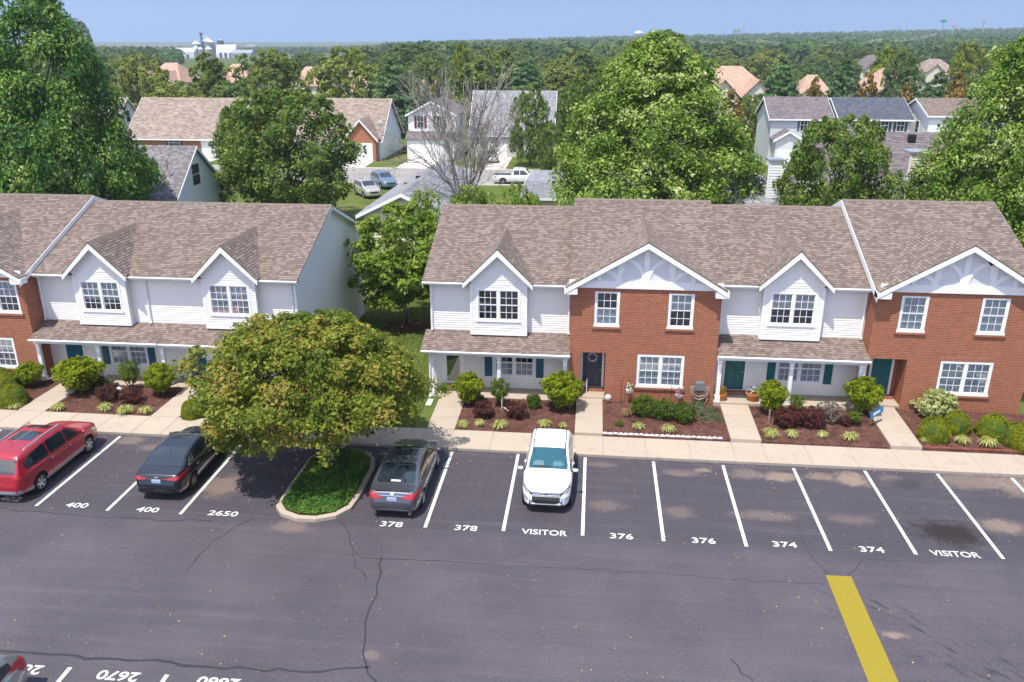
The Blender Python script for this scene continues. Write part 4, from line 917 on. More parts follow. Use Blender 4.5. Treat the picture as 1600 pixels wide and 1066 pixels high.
c.patch('badge', 'r', -.07, .07, [(-.07, .945), (0, .93), (.07, .945)], [(-.07, .955), (0, .97), (.07, .955)], CHROME, .012, nu=8, nv=3); c.antenna(-1.05, 1.42)
# ---------------------------------------------------------------- grey sedan
GRY = m_car('paint_grey', (.10, .105, .125), .6)
sp = sedan_spec(4.9, 1.86, 1.46, .335, 7); c = Car('parked_car', 'dark grey sedan parked beside the planting island', 'car', sp, (-1.24, -2.82, 0), R(90), GRY); L = 4.9
sedan_glass(c, L)
c.patch('sunroof', 'z', -.35, .55, fx([(-3, -.46), (3, -.46)]), fx([(-3, .46), (3, .46)]), CGLASS)
c.patch('tail_light', 'r', .32, .90, [(.32, .86), (.5, .80), (.9, .80)], [(.32, .90), (.9, 1.02)], TAIL, .012, both=True); c.patch('tail_light_side', 'y', -L/2+.06, -L/2+.40, [(-L/2, .82), (-L/2+.4, .93)], [(-L/2, 1.0), (-L/2+.4, .96)], TAIL, .01, both=True)
c.patch('boot_trim', 'r', -.55, .55, fx([(-1, .905), (1, .905)]), fx([(-1, .935), (1, .935)]), CHROME, .012); c.patch('bumper_trim', 'r', -.84, .84, fx([(-1, .40), (1, .40)]), fx([(-1, .43), (1, .43)]), CHROME, .012); c.plate('r', .78)
c.patch('badge', 'r', -.06, .06, [(-.06, .94), (.06, .94)], [(-.06, 1.02), (.06, 1.02)], CHROME, .014, nu=4, nv=2); c.patch('brake_light', 'z', -L/2+.70, -L/2+.76, fx([(-3, -.17), (3, -.17)]), fx([(-3, .17), (3, .17)]), PLATW, .012, nu=3)
for sg in (1, -1):
    m = MB(); m.tube([(-L/2+.15, sg*.62, .27), (-L/2+.0, sg*.62, .27)], .05, 10); m.build('exhaust_tip', CHROME, c.root)
m = MB(); m.hexa([(-L/2+.13, -.62, 1.06), (-L/2+.28, -.62, 1.07), (-L/2+.28, .62, 1.07), (-L/2+.13, .62, 1.06), (-L/2+.12, -.6, 1.095), (-L/2+.22, -.6, 1.09), (-L/2+.22, .6, 1.09), (-L/2+.12, .6, 1.095)]); m.build('boot_spoiler', GRY, c.root)
# ---------------------------------------------------------------- white compact SUV, nose to the camera
WHT = m_car('paint_white', (.80, .80, .80), .0)
sp = suv_spec(4.4, 1.81, 1.68, .345, 5, hood=1.08, belt=1.06, rake=.55, wb=(-1.28, 1.38)); L = 4.4
c = Car('parked_car', 'white compact SUV facing out with black grille', 'car', sp, (4.12, -2.22, 0), R(-90), WHT)
SEATT = plain('seat_through_glass', (.05, .15, .18), .4, .4, var=.1)
c.patch('windshield', 'z', L/2-2.12, L/2-1.33, [(L/2-2.12, -.60), (L/2-1.5, -.72), (L/2-1.33, -.71)], [(L/2-2.12, .60), (L/2-1.5, .72), (L/2-1.33, .71)], CGLASSB, .008)
for a, b, lo, hi in [(-.05, .88, [(-.05, 1.08), (.88, 1.06)], [(-.05, 1.50), (.2, 1.47), (.88, 1.1)]), (-1.05, -.13, [(-1.05, 1.12), (-.13, 1.08)], [(-1.05, 1.50), (-.13, 1.51)]), (-1.7, -1.13, [(-1.7, 1.22), (-1.13, 1.13)], [(-1.7, 1.32), (-1.13, 1.49)])]: c.patch('side_window', 'y', a, b, lo, hi, CGLASS, both=True)
c.doors([(-.1, 1.05), (-1.1, -.16)], fx([(-2, .42), (2, .42)]), fx([(-2, 1.08), (2, 1.04)]))
c.patch('rear_window', 'r', -.6, .6, fx([(-1, 1.2), (1, 1.2)]), fx([(-1, 1.48), (1, 1.48)]), CGLASS)
c.patch('bonnet_gap', 'z', L/2-1.24, L/2-.30, [(L/2-1.24, -.70), (L/2-.30, -.58)], [(L/2-1.24, .70), (L/2-.30, .58)], PLAST, .002); c.patch('bonnet', 'z', L/2-1.23, L/2-.31, [(L/2-1.24, -.69), (L/2-.30, -.57)], [(L/2-1.24, .69), (L/2-.30, .57)], WHT, .006)
c.patch('grille', 'f', -.55, .55, [(-.55, .56), (-.35, .46), (.35, .46), (.55, .56)], [(-.55, .70), (.55, .70)], PLAST, .012)
c.patch('grille_bar', 'f', -.5, .5, fx([(-1, .735), (1, .735)]), fx([(-1, .755), (1, .755)]), CHROME, .02, nv=2); c.patch('grille_bar', 'f', -.5, .5, fx([(-1, .785), (1, .785)]), fx([(-1, .805), (1, .805)]), CHROME, .02, nv=2); c.patch('grille_upper', 'f', -.55, .55, fx([(-1, .715), (1, .715)]), fx([(-1, .82), (1, .82)]), PLAST, .010, nv=3)
c.patch('lower_grille', 'f', -.62, .62, fx([(-1, .34), (1, .34)]), fx([(-1, .42), (1, .42)]), PLAST, .012, nv=3)
c.patch('head_light', 'f', .55, .84, [(.55, .76), (.84, .84)], [(.55, .84), (.84, .95)], PLAST, .012, both=True); c.patch('head_lens', 'f', .60, .82, [(.60, .785), (.82, .86)], [(.60, .82), (.82, .92)], LAMP, .018, both=True)
c.patch('chrome_blade', 'f', .50, .60, [(.50, .50), (.60, .44)], [(.50, .72), (.60, .70)], CHROME, .016, both=True, nu=6); c.patch('fog_lamp', 'f', .64, .80, [(.64, .52), (.8, .56)], [(.64, .66), (.8, .68)], LAMP, .016, both=True, nu=8)
c.patch('skid_plate', 'f', -.6, .6, fx([(-1, .285), (1, .285)]), fx([(-1, .325), (1, .325)]), GALV, .014, nv=2)
h, nrm, _, _ = c.bvh.ray_cast(Vector((6, 0, .77)), Vector((-1, 0, 0)))
for k in range(3):
    a = math.pi/2+k*2*math.pi/3; u = Vector((0, math.cos(a), math.sin(a))); v_ = Vector((0, -math.sin(a), math.cos(a))); m = MB(); p = Vector((h.x+.025, 0, .765)); m.prism([p, p+u*.045+v_*.026, p+u*.09, p+u*.045-v_*.026], (.01, 0, 0)); m.build('emblem', CHROME, c.root)
for sg in (1, -1):
    m = MB(); m.tube([(.35, sg*.585, 1.63), (-.5, sg*.60, 1.675), (-1.5, sg*.585, 1.64)], .016, 6); m.build('roof_rail', PLAST, c.root)
c.patch('tail_light', 'y', -L/2+.08, -L/2+.45, [(-L/2, 1.0), (-1.7, 1.06)], [(-L/2, 1.16), (-1.7, 1.13)], TAIL, .02, both=True)
c.patch('arch_trim', 'y', -L/2+.3, L/2-.3, fx([(-3, .28), (3, .28)]), fx([(-3, .40), (3, .40)]), PLAST, .006, both=True, nu=40, nv=3)
for y0_ in (-.36, .36):
    c.patch('seat_back', 'z', L/2-1.62, L/2-1.44, [(L/2-1.62, y0_-.13), (L/2-1.56, y0_-.19), (L/2-1.44, y0_-.20)], [(L/2-1.62, y0_+.13), (L/2-1.56, y0_+.19), (L/2-1.44, y0_+.20)], SEATT, .010, nu=8)
m = MB(); ring = []
for k in range(19):
    a = k*2*math.pi/18; hh, nn, _, _ = c.bvh.ray_cast(Vector((L/2-1.50+.10*math.sin(a), .36+.20*math.cos(a), 5)), Vector((0, 0, -1))); ring.append(hh+Vector((0, 0, .012)))
m.tube(ring, .012, 5); m.build('steering_wheel', SEATT, c.root)
c.mirror(.92, 1.12); c.patch('wiper', 'z', L/2-1.42, L/2-1.37, fx([(-3, -.55), (3, -.55)]), fx([(-3, .1), (3, .1)]), PLAST, .018, nu=2, nv=10)
# ---------------------------------------------------------------- silver hatchback at the lower left corner
SIL = m_car('paint_silver', (.40, .40, .39), .7)
sp = suv_spec(4.5, 1.8, 1.62, .33, 6, hood=1.0, belt=1.0, rake=.5); L = 4.5
c = Car('parked_car', 'silver hatchback showing only its rear corner at lower left', 'car', sp, (-9.5, -16.25, 0), R(-90), SIL)
c.patch('rear_window', 'r', -.62, .62, fx([(-1, 1.08), (1, 1.08)]), [(-.62, 1.42), (0, 1.46), (.62, 1.42)], CGLASS); c.patch('tail_light', 'r', .62, .85, [(.62, .9), (.85, .8)], [(.62, 1.05), (.85, 1.22)], TAIL, .012, both=True); c.patch('tail_light_side', 'y', -L/2+.07, -L/2+.32, fx([(-3, .82), (3, .9)]), [(-L/2, 1.1), (-L/2+.32, 1.2)], TAIL, .01, both=True)
c.patch('side_window', 'y', -1.6, 1.0, [(-1.6, 1.12), (1, 1.04)], [(-1.6, 1.30), (-1.1, 1.44), (.3, 1.47), (1., 1.1)], CGLASS, both=True, nu=36); c.mirror(.95, 1.05)
# ---------------------------------------------------------------- vehicles on the back street
def far_car(kind, label, px, py, rz, paint, name='parked_car', cat='car', z=0., scale=1.):
    p = G(px, py, z)
    if kind == 'suv': sp = suv_spec(4.7, 1.85, 1.74, .36)
    elif kind == 'sedan': sp = sedan_spec(4.8, 1.83, 1.45)
    else:
        L = 5.7; sp = dict(L=L, W=1.95, wr=.39, axles=(-L/2+1.2, L/2-1.0), spokes=6, tumble=.3, plan=[(-L/2, .93), (-L/2+.1, .98), (-1, 1), (L/2-1, 1), (L/2-.3, .93), (L/2, .7)],
            top=[(-L/2, .65), (-L/2+.05, 1.08), (-L/2+.12, 1.1), (-.62, 1.1), (-.55, 1.16), (-.42, 1.78), (-.2, 1.85), (.75, 1.85), (1.0, 1.78), (1.55, 1.2), (1.7, 1.16), (L/2-.3, 1.06), (L/2-.08, .95), (L/2, .6)],
            belt=[(-L/2, .6), (-L/2+.1, 1.07), (-.7, 1.08), (1.5, 1.1), (L/2-.4, .98), (L/2, .55)], bot=[(-L/2, .5), (-L/2+.1, .42), (L/2-.1, .4), (L/2, .5)])
    c = Car(name, label, cat, sp, p, rz, paint, group='vehicles on the back street'); L = sp['L']
    if kind == 'pickup':
        c.patch('cargo_bed', 'z', -L/2+.12, -.7, fx([(-3, -.72), (3, -.72)]), fx([(-3, .72), (3, .72)]), PLAST, .008); c.patch('side_window', 'y', .35, 1.25, fx([(0, 1.15), (3, 1.15)]), [(.35, 1.68), (.8, 1.66), (1.25, 1.3)], CGLASS, .01, both=True); c.patch('side_window', 'y', -.4, .28, fx([(-3, 1.15), (3, 1.15)]), fx([(-3, 1.66), (3, 1.68)]), CGLASS, .01, both=True)
        c.patch('windshield', 'z', 1.05, 1.52, fx([(-3, -.68), (3, -.68)]), fx([(-3, .68), (3, .68)]), CGLASS, .01); c.patch('head_light', 'y', L/2-.4, L/2-.1, fx([(0, .8), (3, .8)]), fx([(0, .95), (3, .92)]), LAMP, .01, both=True)
    elif kind == 'suv':
        c.patch('windshield', 'z', L/2-2.12, L/2-1.36, fx([(-3, -.66), (3, -.66)]), fx([(-3, .66), (3, .66)]), CGLASS); c.patch('side_window', 'y', -1.9, .95, [(-1.9, 1.2), (.95, 1.08)], [(-1.9, 1.4), (-1.5, 1.55), (.3, 1.56), (.95, 1.15)], CGLASS, both=True, nu=30)
        c.patch('grille', 'f', -.5, .5, fx([(-1, .62), (1, .62)]), fx([(-1, .78), (1, .78)]), PLAST, .012); c.patch('head_light', 'f', .55, .8, fx([(-1, .72), (1, .75)]), fx([(-1, .82), (1, .85)]), LAMP, .012, both=True)
    else: sedan_glass(c, L, chrome=False)
    c.mirror(L/2-1.45, 1.08); return c
TAN_ = m_car('paint_champagne', (.48, .44, .38), .4); BLU = m_car('paint_blue_grey', (.16, .24, .32), .5)
far_car('suv', 'pale champagne SUV on the back street behind the left roof', 574, 306, R(-55), TAN_)
far_car('suv', 'blue-grey SUV just behind the champagne one on the back street', 600, 292, R(-55), BLU)
far_car('pickup', 'white pickup truck parked on the back street behind the bare tree', 808, 287, R(4), WHT, 'pickup_truck', 'pickup')
far_car('sedan', 'grey sedan in the driveway of the plum-roofed house', 1246, 256, R(-75), m_car('paint_mid_grey', (.16, .18, .2), .5))
far_car('sedan', 'silver sedan in the driveway right of the bare tree', 768, 252, R(-80), SIL)
# ================================================================ foliage
def unit(a): return a/np.maximum(np.linalg.norm(a, axis=-1, keepdims=True), 1e-9)
def leaf_quads(P, N, size, rg, asp=.55, droop=.2):
    n = len(P); N = unit(N); a = unit(np.cross(N, rg.normal(size=(n, 3)))); b = np.cross(N, a); s = np.asarray(size).reshape(-1, 1)*np.ones((n, 1))
    V = np.empty((n, 4, 3)); V[:, 0] = P-a*s; V[:, 1] = P+b*s*asp-N*s*.0; V[:, 2] = P+a*s-N*s*droop; V[:, 3] = P-b*s*asp
    return V
PROF = {
    'oval': lambda h: np.where(h < .3, .55+.45*np.sqrt(np.clip(h/.3, 0, 1)), np.sqrt(np.clip(1-((h-.3)/.7)**2, 0, 1))**.85),
    'cone': lambda h: np.where(h < .22, .7+.3*h/.22, np.clip((1-h)/.78, 0, 1)**.62),
    'dome': lambda h: np.where(h < .3, .80+.20*np.sqrt(np.clip(h/.3, 0, 1)), np.sqrt(np.clip(1-((h-.3)/.7)**2, 0, 1))),
    'pine': lambda h: np.where(h < .15, .6+.4*h/.15, np.clip((1-h)/.85, 0, 1)**.85*.95+.05),
    'cedar': lambda h: np.where(h < .15, .75+.25*h/.15, np.clip((1-h)/.85, 0, 1)**.7),
    'ball': lambda h: np.sqrt(np.clip(1-(2*h-1)**2, .02, 1)),
    'vase': lambda h: np.where(h < .5, .45+.55*h/.5, np.sqrt(np.clip(1-((h-.5)/.5)**2, 0, 1))),
}
def crown_pts(rg, prof, z0, z1, rx, ry, nc, per, lump, lobes=.14, inner=.25, flat=.8, up=.5, surf=.45):
    f = PROF[prof]; ph = rg.uniform(0, 6.28, 4)
    # sample heights by circumference
    hh = np.linspace(.01, .99, 200); w = f(hh)+.08; w /= w.sum(); h = rg.choice(hh, nc, p=w)+rg.uniform(-.004, .004, nc); a = rg.uniform(0, 2*np.pi, nc)
    lob = 1+lobes*(np.sin(3*a+ph[0]+h*5)*.6+np.sin(5*a+ph[1]-h*9)*.5+np.sin(2*a+ph[2]+h*14)*.5)
    rad = f(h)*lob*(1-surf*rg.random(nc)**2.2); ins = rg.random(nc) < inner; rad = np.where(ins, rad*rg.uniform(.2, .8, nc), rad)
    sp_ = rg.random(nc) < .12; rad = np.where(sp_, rad*(1+.14*rg.random(nc)), rad)
    Cc = np.stack([rx*rad*np.cos(a), ry*rad*np.sin(a), z0+(z1-z0)*h], 1)
    out = unit(np.stack([np.cos(a), np.sin(a), (h-.45)*1.5], 1)); rc = lump*rg.uniform(.6, 1.35, nc)*(0.55+.45*np.clip((1-h)/.3, 0, 1))
    k = np.repeat(np.arange(nc), per); n = len(k)
    d = unit(rg.normal(size=(n, 3))+.75*out[k]+np.array([0, 0, up])); q = rg.random(n)**.4
    P = Cc[k]+d*(rc[k]*q)[:, None]*np.array([1, 1, flat]); N = d*.55+np.array([0, 0, .6])+rg.normal(size=(n, 3))*.55+out[k]*.2
    return P, N, Cc
def trunk_mb(rg, z1, r0, Cc=None, limbs=8, lean=(0, 0), n=8, zfork=.35):
    mb = MB(); zt = z1; K = 7
    path = [Vector((lean[0]*t+rg.normal()*.03*r0*8*t, lean[1]*t+rg.normal()*.03*r0*8*t, zt*t)) for t in np.linspace(0, 1, K)]; path[0] = Vector((0, 0, -.1))
    mb.tube(path, [r0*1.35]+[r0*(1-.8*t) for t in np.linspace(.1, 1, K-1)], n)
    if Cc is not None:
        idx = rg.choice(len(Cc), min(limbs, len(Cc)), replace=False)
        for i in idx:
            e = Vector(Cc[i]); t = min(.85, max(.18, (e.z/zt)*.65)); b = path[0].lerp(path[-1], t); m_ = b.lerp(e, .5)+Vector((0, 0, .12*(e-b).length)); rr = r0*(.55-.3*t)
            mb.tube([b, b.lerp(m_, .55), m_, e], [rr, rr*.75, rr*.5, rr*.15], 5)
    return mb
BARK = m_ground('bark', (.10, .085, .07), (.17, .15, .13), 3, fine=18); BARKP = m_ground('bark_pale', (.30, .265, .23), (.42, .375, .33), 2, (.2, .18, .16), fine=14)
_sd = [100]
def make_tree(prof, z0, z1, rx, ry, nc, per, lump, leaf, mat, r0=.2, limbs=10, inner=.25, lobes=.14, lean=(0, 0), flat=.8, bark=None, droop=.2, asp=.55, up=.5, off=(0, 0), trunk_top=.8, name=('crown', 'trunk'), surf=.45, cut=None):
    """returns (crown mesh, trunk mesh)"""
    _sd[0] += 1; rg = np.random.default_rng(_sd[0]); P, N, Cc = crown_pts(rg, prof, z0, z1, rx, ry, nc, per, lump, lobes, inner, flat, up, surf)
    P[:, 0] += off[0]; P[:, 1] += off[1]; Cc = Cc+np.array([off[0], off[1], 0])
    if cut is not None: k_ = cut(P); P, N = P[k_], N[k_]
    V = leaf_quads(P, N, leaf*np.clip(rg.lognormal(-.12, .38, len(P)), .35, 2.), rg, asp, droop); o = quads_obj(name[0], V, mat); cm = o.data; bpy.data.objects.remove(o)
    tm = trunk_mb(rg, z0+(z1-z0)*trunk_top*.8, r0, Cc, limbs, lean).mesh(name[1], bark or BARK, smooth=True)
    return cm, tm
def put_tree(meshes, name, label, loc, sx=1., sz=1., rz=0., cat='tree', group=None, parts=('crown', 'trunk')):
    t = thing(name, label, cat, (0, 0, 0), 0, group); t.location = loc; t.rotation_euler = (0, 0, rz); t.scale = (sx, sx, sz)
    for nm, me in zip(parts, meshes):
        if me is not None: o = bpy.data.objects.new(nm, me); C.objects.link(o); o.parent = t
    return t
LF_ISL = m_leaf('leaf_island', [(.045, .095, .012), (.115, .17, .02), (.215, .25, .032), (.33, .30, .05), (.41, .23, .09)], .4, .25, clump=.9)
LF_BIG = m_leaf('leaf_big', [(.025, .07, .008), (.08, .165, .018), (.17, .275, .03), (.31, .41, .08), (.54, .58, .29)], .3, .4, clump=.5)
LF_DRK = m_leaf('leaf_dark', [(.01, .055, .016), (.03, .115, .022), (.08, .19, .028), (.18, .30, .04), (.40, .46, .16)], .3, .5, clump=.5)
LF_MID = m_leaf('leaf_mid', [(.025, .065, .012), (.075, .14, .022), (.155, .225, .04), (.29, .335, .09)], .3, .25)
LF_YNG = m_leaf('leaf_young', [(.06, .14, .018), (.15, .26, .03), (.26, .36, .05), (.38, .43, .10)], .45, .3)
# ---------------------------------------------------------------- island tree
mt = make_tree('dome', 1.95, 5.95, 3.95, 3.5, 900, 105, .5, .07, LF_ISL, r0=.17, limbs=26, inner=.2, lobes=.17, off=(-.72, .1), cut=lambda P: ~((P[:, 1] < -.3) & (np.abs(P[:, 0]) < .75) & (P[:, 2] < 1.15-.40*P[:, 1])), lean=(-.35, -.0), up=.7, trunk_top=.75, bark=BARK)
put_tree(mt, 'ornamental_tree', 'wide round olive-green tree with orange tips growing on the kerbed island', (-4.55, -1.75, .12))
mt = make_tree('oval', 1.5, 7.2, 2.55, 2.4, 210, 75, .5, .13, LF_YNG, r0=.12, limbs=16, inner=.2, lobes=.25, asp=.5, droop=.5)
put_tree(mt, 'young_tree', 'bright green young tree in a mulch ring between the two rows', (c0.x-.1, c0.y, .1))
# ---------------------------------------------------------------- ground cover on the island
LF_IVY = m_leaf('leaf_ground_cover', [(.02, .07, .012), (.05, .135, .02), (.09, .19, .03), (.20, .25, .05)], .2, .3)
def inside(poly, x, y):
    c_ = np.zeros(len(x), bool); n = len(poly)
    for i in range(n):
        (x1, y1), (x2, y2) = poly[i], poly[(i+1) % n]; k = ((y1 > y) != (y2 > y)) & (x < (x2-x1)*(y-y1)/(y2-y1+1e-12)+x1); c_ ^= k
    return c_
rg = np.random.default_rng(5); X = rg.uniform(-5.7, -2.7, 30000); Y_ = rg.uniform(-5.8, -.3, 30000); k = inside(inn, X, Y_); X, Y_ = X[k], Y_[k]; hz_ = .06+.16*rg.random(len(X))*(.6+.4*np.sin(X*5)*np.sin(Y_*4))
V = leaf_quads(np.stack([X, Y_, .13+hz_], 1), rg.normal(size=(len(X), 3))*.6+np.array([0, 0, .8]), rg.uniform(.03, .06, len(X)), rg, .5)
o = quads_obj('ground_cover', V, LF_IVY); tag(o, 'dark green ground cover filling the kerbed island', 'ground cover', kind='stuff')
# lawn blades between the two rows
LF_GRS = m_leaf('leaf_grass', [(.05, .09, .015), (.09, .13, .02), (.15, .17, .04), (.22, .19, .08)], .3, .15, clump=.8)
n = 26000; X = rg.uniform(-8.3, -1.95, n); Y_ = 1.8+(rg.random(n)**1.5)*20; X = np.where((Y_ < 5.15) & (rg.random(n) < .1), X, np.minimum(X, -1.98)); b = rg.uniform(0, 6.28, n); hgt = rg.uniform(.04, .10, n)
V = np.stack([np.stack([X-np.cos(b)*.02, Y_-np.sin(b)*.02, np.full(n, .10)], 1), np.stack([X+np.cos(b)*.02, Y_+np.sin(b)*.02, np.full(n, .10)], 1), np.stack([X+rg.normal(size=n)*.03, Y_+rg.normal(size=n)*.03, .11+hgt], 1)], 1)
o = quads_obj('grass', V, LF_GRS, per=3); tag(o, 'short lawn grass between the two townhouse rows', 'grass', kind='stuff')
# ---------------------------------------------------------------- shrubs
LF_NAN = m_leaf('leaf_nandina', [(.05, .10, .01), (.14, .20, .01), (.28, .33, .012), (.40, .40, .03)], .35, .2, clump=4)
LF_NAG = m_leaf('leaf_nandina_green', [(.03, .075, .012), (.07, .13, .015), (.14, .20, .02), (.25, .27, .03)], .3, .2, clump=4)
LF_BAR = m_leaf('leaf_barberry', [(.03, .01, .014), (.07, .02, .025), (.13, .035, .035), (.10, .07, .03)], .25, .2, clump=4)
LF_BOX = m_leaf('leaf_boxwood', [(.06, .095, .006), (.14, .17, .008), (.23, .25, .012), (.30, .29, .02)], .25, .2, clump=4)
LF_GRN = m_leaf('leaf_green', [(.02, .05, .01), (.05, .10, .012), (.10, .16, .02), (.20, .20, .03)], .3, .25, clump=4)
LF_LIR = m_leaf('leaf_liriope', [(.16, .20, .03), (.34, .36, .08), (.52, .52, .20), (.66, .64, .34)], .25, .2, clump=6)
LF_GRY = m_leaf('leaf_grey', [(.10, .08, .075), (.17, .135, .12), (.24, .20, .18), (.14, .16, .06)], .2, .15, clump=4)
LF_VAR = m_leaf('leaf_variegated', [(.10, .17, .03), (.30, .36, .10), (.50, .50, .22), (.66, .64, .38)], .3, .2, clump=3)
LF_THY = m_leaf('leaf_thyme', [(.05, .10, .055), (.09, .15, .08), (.14, .19, .10), (.18, .20, .07)], .2, .15, clump=5)
LF_DRY = m_leaf('leaf_dry', [(.20, .13, .06), (.32, .22, .11), (.42, .32, .18)], .2, .1, clump=5)
STEM = plain('stem', (.09, .06, .045), .9, .1, var=.3, scale=20)
def shrub_mesh(prof, z0, z1, r_, nc, per, lump, leaf, mat, stems=5, **kw):
    _sd[0] += 1; rg = np.random.default_rng(_sd[0]); P, N, Cc = crown_pts(rg, prof, z0, z1, r_, r_, nc, per, lump, kw.get('lobes', .12), kw.get('inner', .3), .85, .5, kw.get('surf', .45))
    P[:, 2] = np.maximum(P[:, 2], .01)
    o = quads_obj('foliage', leaf_quads(P, N, leaf*rg.uniform(.6, 1.3, len(P)), rg, kw.get('asp', .45), .3), mat); cm = o.data; bpy.data.objects.remove(o)
    mb = MB()
    for i in range(stems):
        e = Vector(Cc[rg.integers(len(Cc))]); b = Vector((rg.normal()*.06*r_*2, rg.normal()*.06*r_*2, -.05)); mb.tube([b, b.lerp(e, .5)+Vector((0, 0, .05)), e], [.022, .016, .006], 5)
    return cm, mb.mesh('stem', STEM)
def tuft_mesh(n, L, mat, spread=1.):
    _sd[0] += 1; rg = np.random.default_rng(_sd[0]); F = []
    for i in range(n):
        a = rg.uniform(0, 6.28); l = L*rg.uniform(.65, 1.1); out = spread*rg.uniform(.25, 1.)*l; w = .011*rg.uniform(.8, 1.4); d = np.array([math.cos(a), math.sin(a), 0]); s = np.array([-d[1], d[0], 0])*w; b = d*.05*rg.random()
        z = math.sqrt(max(.05, l*l-out*out*.7)); p0 = b; p1 = b+d*out*.45+np.array([0, 0, z*.85]); p2 = b+d*out*.85+np.array([0, 0, z*.8]); p3 = b+d*out*1.05+np.array([0, 0, z*.42])
        F += [[p0-s, p0+s, p1+s, p1-s], [p1-s, p1+s, p2+s, p2-s], [p2-s, p2+s, p3+s*.2, p3-s*.2]]
    o = quads_obj('blades', np.array(F), mat); me = o.data; bpy.data.objects.remove(o); return me
def mound_mesh(n=9000):
    _sd[0] += 1; rg = np.random.default_rng(_sd[0]); d = unit(rg.normal(size=(n, 3))); d[:, 2] = np.abs(d[:, 2])*1.02-.02; a = np.arctan2(d[:, 1], d[:, 0]); ph = rg.uniform(0, 6, 3)
    r_ = (1+.05*np.sin(3*a+ph[0]+d[:, 2]*3)+.035*np.sin(6*a+ph[1]-d[:, 2]*6))*rg.uniform(.94, 1.015, n); P = d*r_[:, None]*np.array([.5, .5, .76]); P[:, 2] = np.where(P[:, 2] < .3, np.maximum(P[:, 2], 0), P[:, 2])
    low = P[:, 2] < .25; P[low, :2] *= (.9+.1*P[low, 2]/.25)[:, None]
    o = quads_obj('foliage', leaf_quads(P, d+rg.normal(size=(n, 3))*.45, rg.uniform(.013, .024, n), rg, .6, .2), LF_BOX); cm = o.data; bpy.data.objects.remove(o)
    mb = MB(); mb.lathe([(.40, 0), (.45, .2), (.43, .4), (.34, .56), (.2, .66), (0, .69)], n=14); return cm, mb.mesh('stem', plain('boxwood_core', (.05, .075, .012), .9, .1, var=.4, scale=15))
PR = {
    'nandina': [shrub_mesh('vase', .22, 1.0, .5, 230, 42, .11, .036, LF_NAN, 12, lobes=.12) for _ in range(3)],
    'nandina_green': [shrub_mesh('vase', .3, 1.0, .5, 110, 36, .14, .038, LF_NAG, 9, lobes=.25) for _ in range(2)],
    'barberry': [shrub_mesh('ball', .02, .85, .5, 170, 40, .12, .03, LF_BAR, 8) for _ in range(2)],
    'boxwood': [mound_mesh() for _ in range(2)] if True else [shrub_mesh('dome', .0, .76, .5, 520, 34, .045, .02, LF_BOX, 4, lobes=.02, inner=.05, surf=.08) for _ in range(2)],
    'green': [shrub_mesh('ball', .02, .95, .5, 170, 40, .12, .034, LF_GRN, 6) for _ in range(2)],
    'grey': [shrub_mesh('ball', .0, .8, .5, 170, 38, .1, .03, LF_GRY, 6)], 'variegated': [shrub_mesh('ball', .0, .85, .5, 220, 40, .11, .034, LF_VAR, 6)],
    'thyme': [shrub_mesh('dome', .0, .22, .5, 160, 22, .06, .02, LF_THY, 0, lobes=.25)],
    'liriope': [(tuft_mesh(170, .5, LF_LIR, .95), None) for _ in range(3)], 'dry': [(tuft_mesh(150, .6, LF_DRY, .7), None)],
}
DESC = {'nandina': ('nandina_shrub', 'yellow-green feathery shrub', 'shrub'), 'nandina_green': ('nandina_shrub', 'small sparse green feathery shrub', 'shrub'), 'barberry': ('barberry_shrub', 'dark red barberry bush', 'shrub'), 'boxwood': ('boxwood_shrub', 'clipped yellow-green boxwood mound', 'shrub'), 'green': ('evergreen_shrub', 'leafy mid-green shrub', 'shrub'),
        'grey': ('faded_shrub', 'greyish faded flower bush', 'shrub'), 'variegated': ('variegated_shrub', 'cream and green variegated bush', 'shrub'), 'thyme': ('creeping_herb', 'blue-green creeping herb mat', 'plant'), 'liriope': ('grass_tuft', 'pale striped grass tuft', 'grass tuft'), 'dry': ('dry_tuft', 'dry tan grass tuft', 'grass tuft')}
BEDN = ['bed of the far left brick townhouse', 'bed left of the round tree', 'bed half hidden by the round tree', 'bed before the blue-shuttered townhouse', 'bed before the wreath-door brick townhouse', 'bed right of the flower pots', 'bed before the right end brick townhouse']
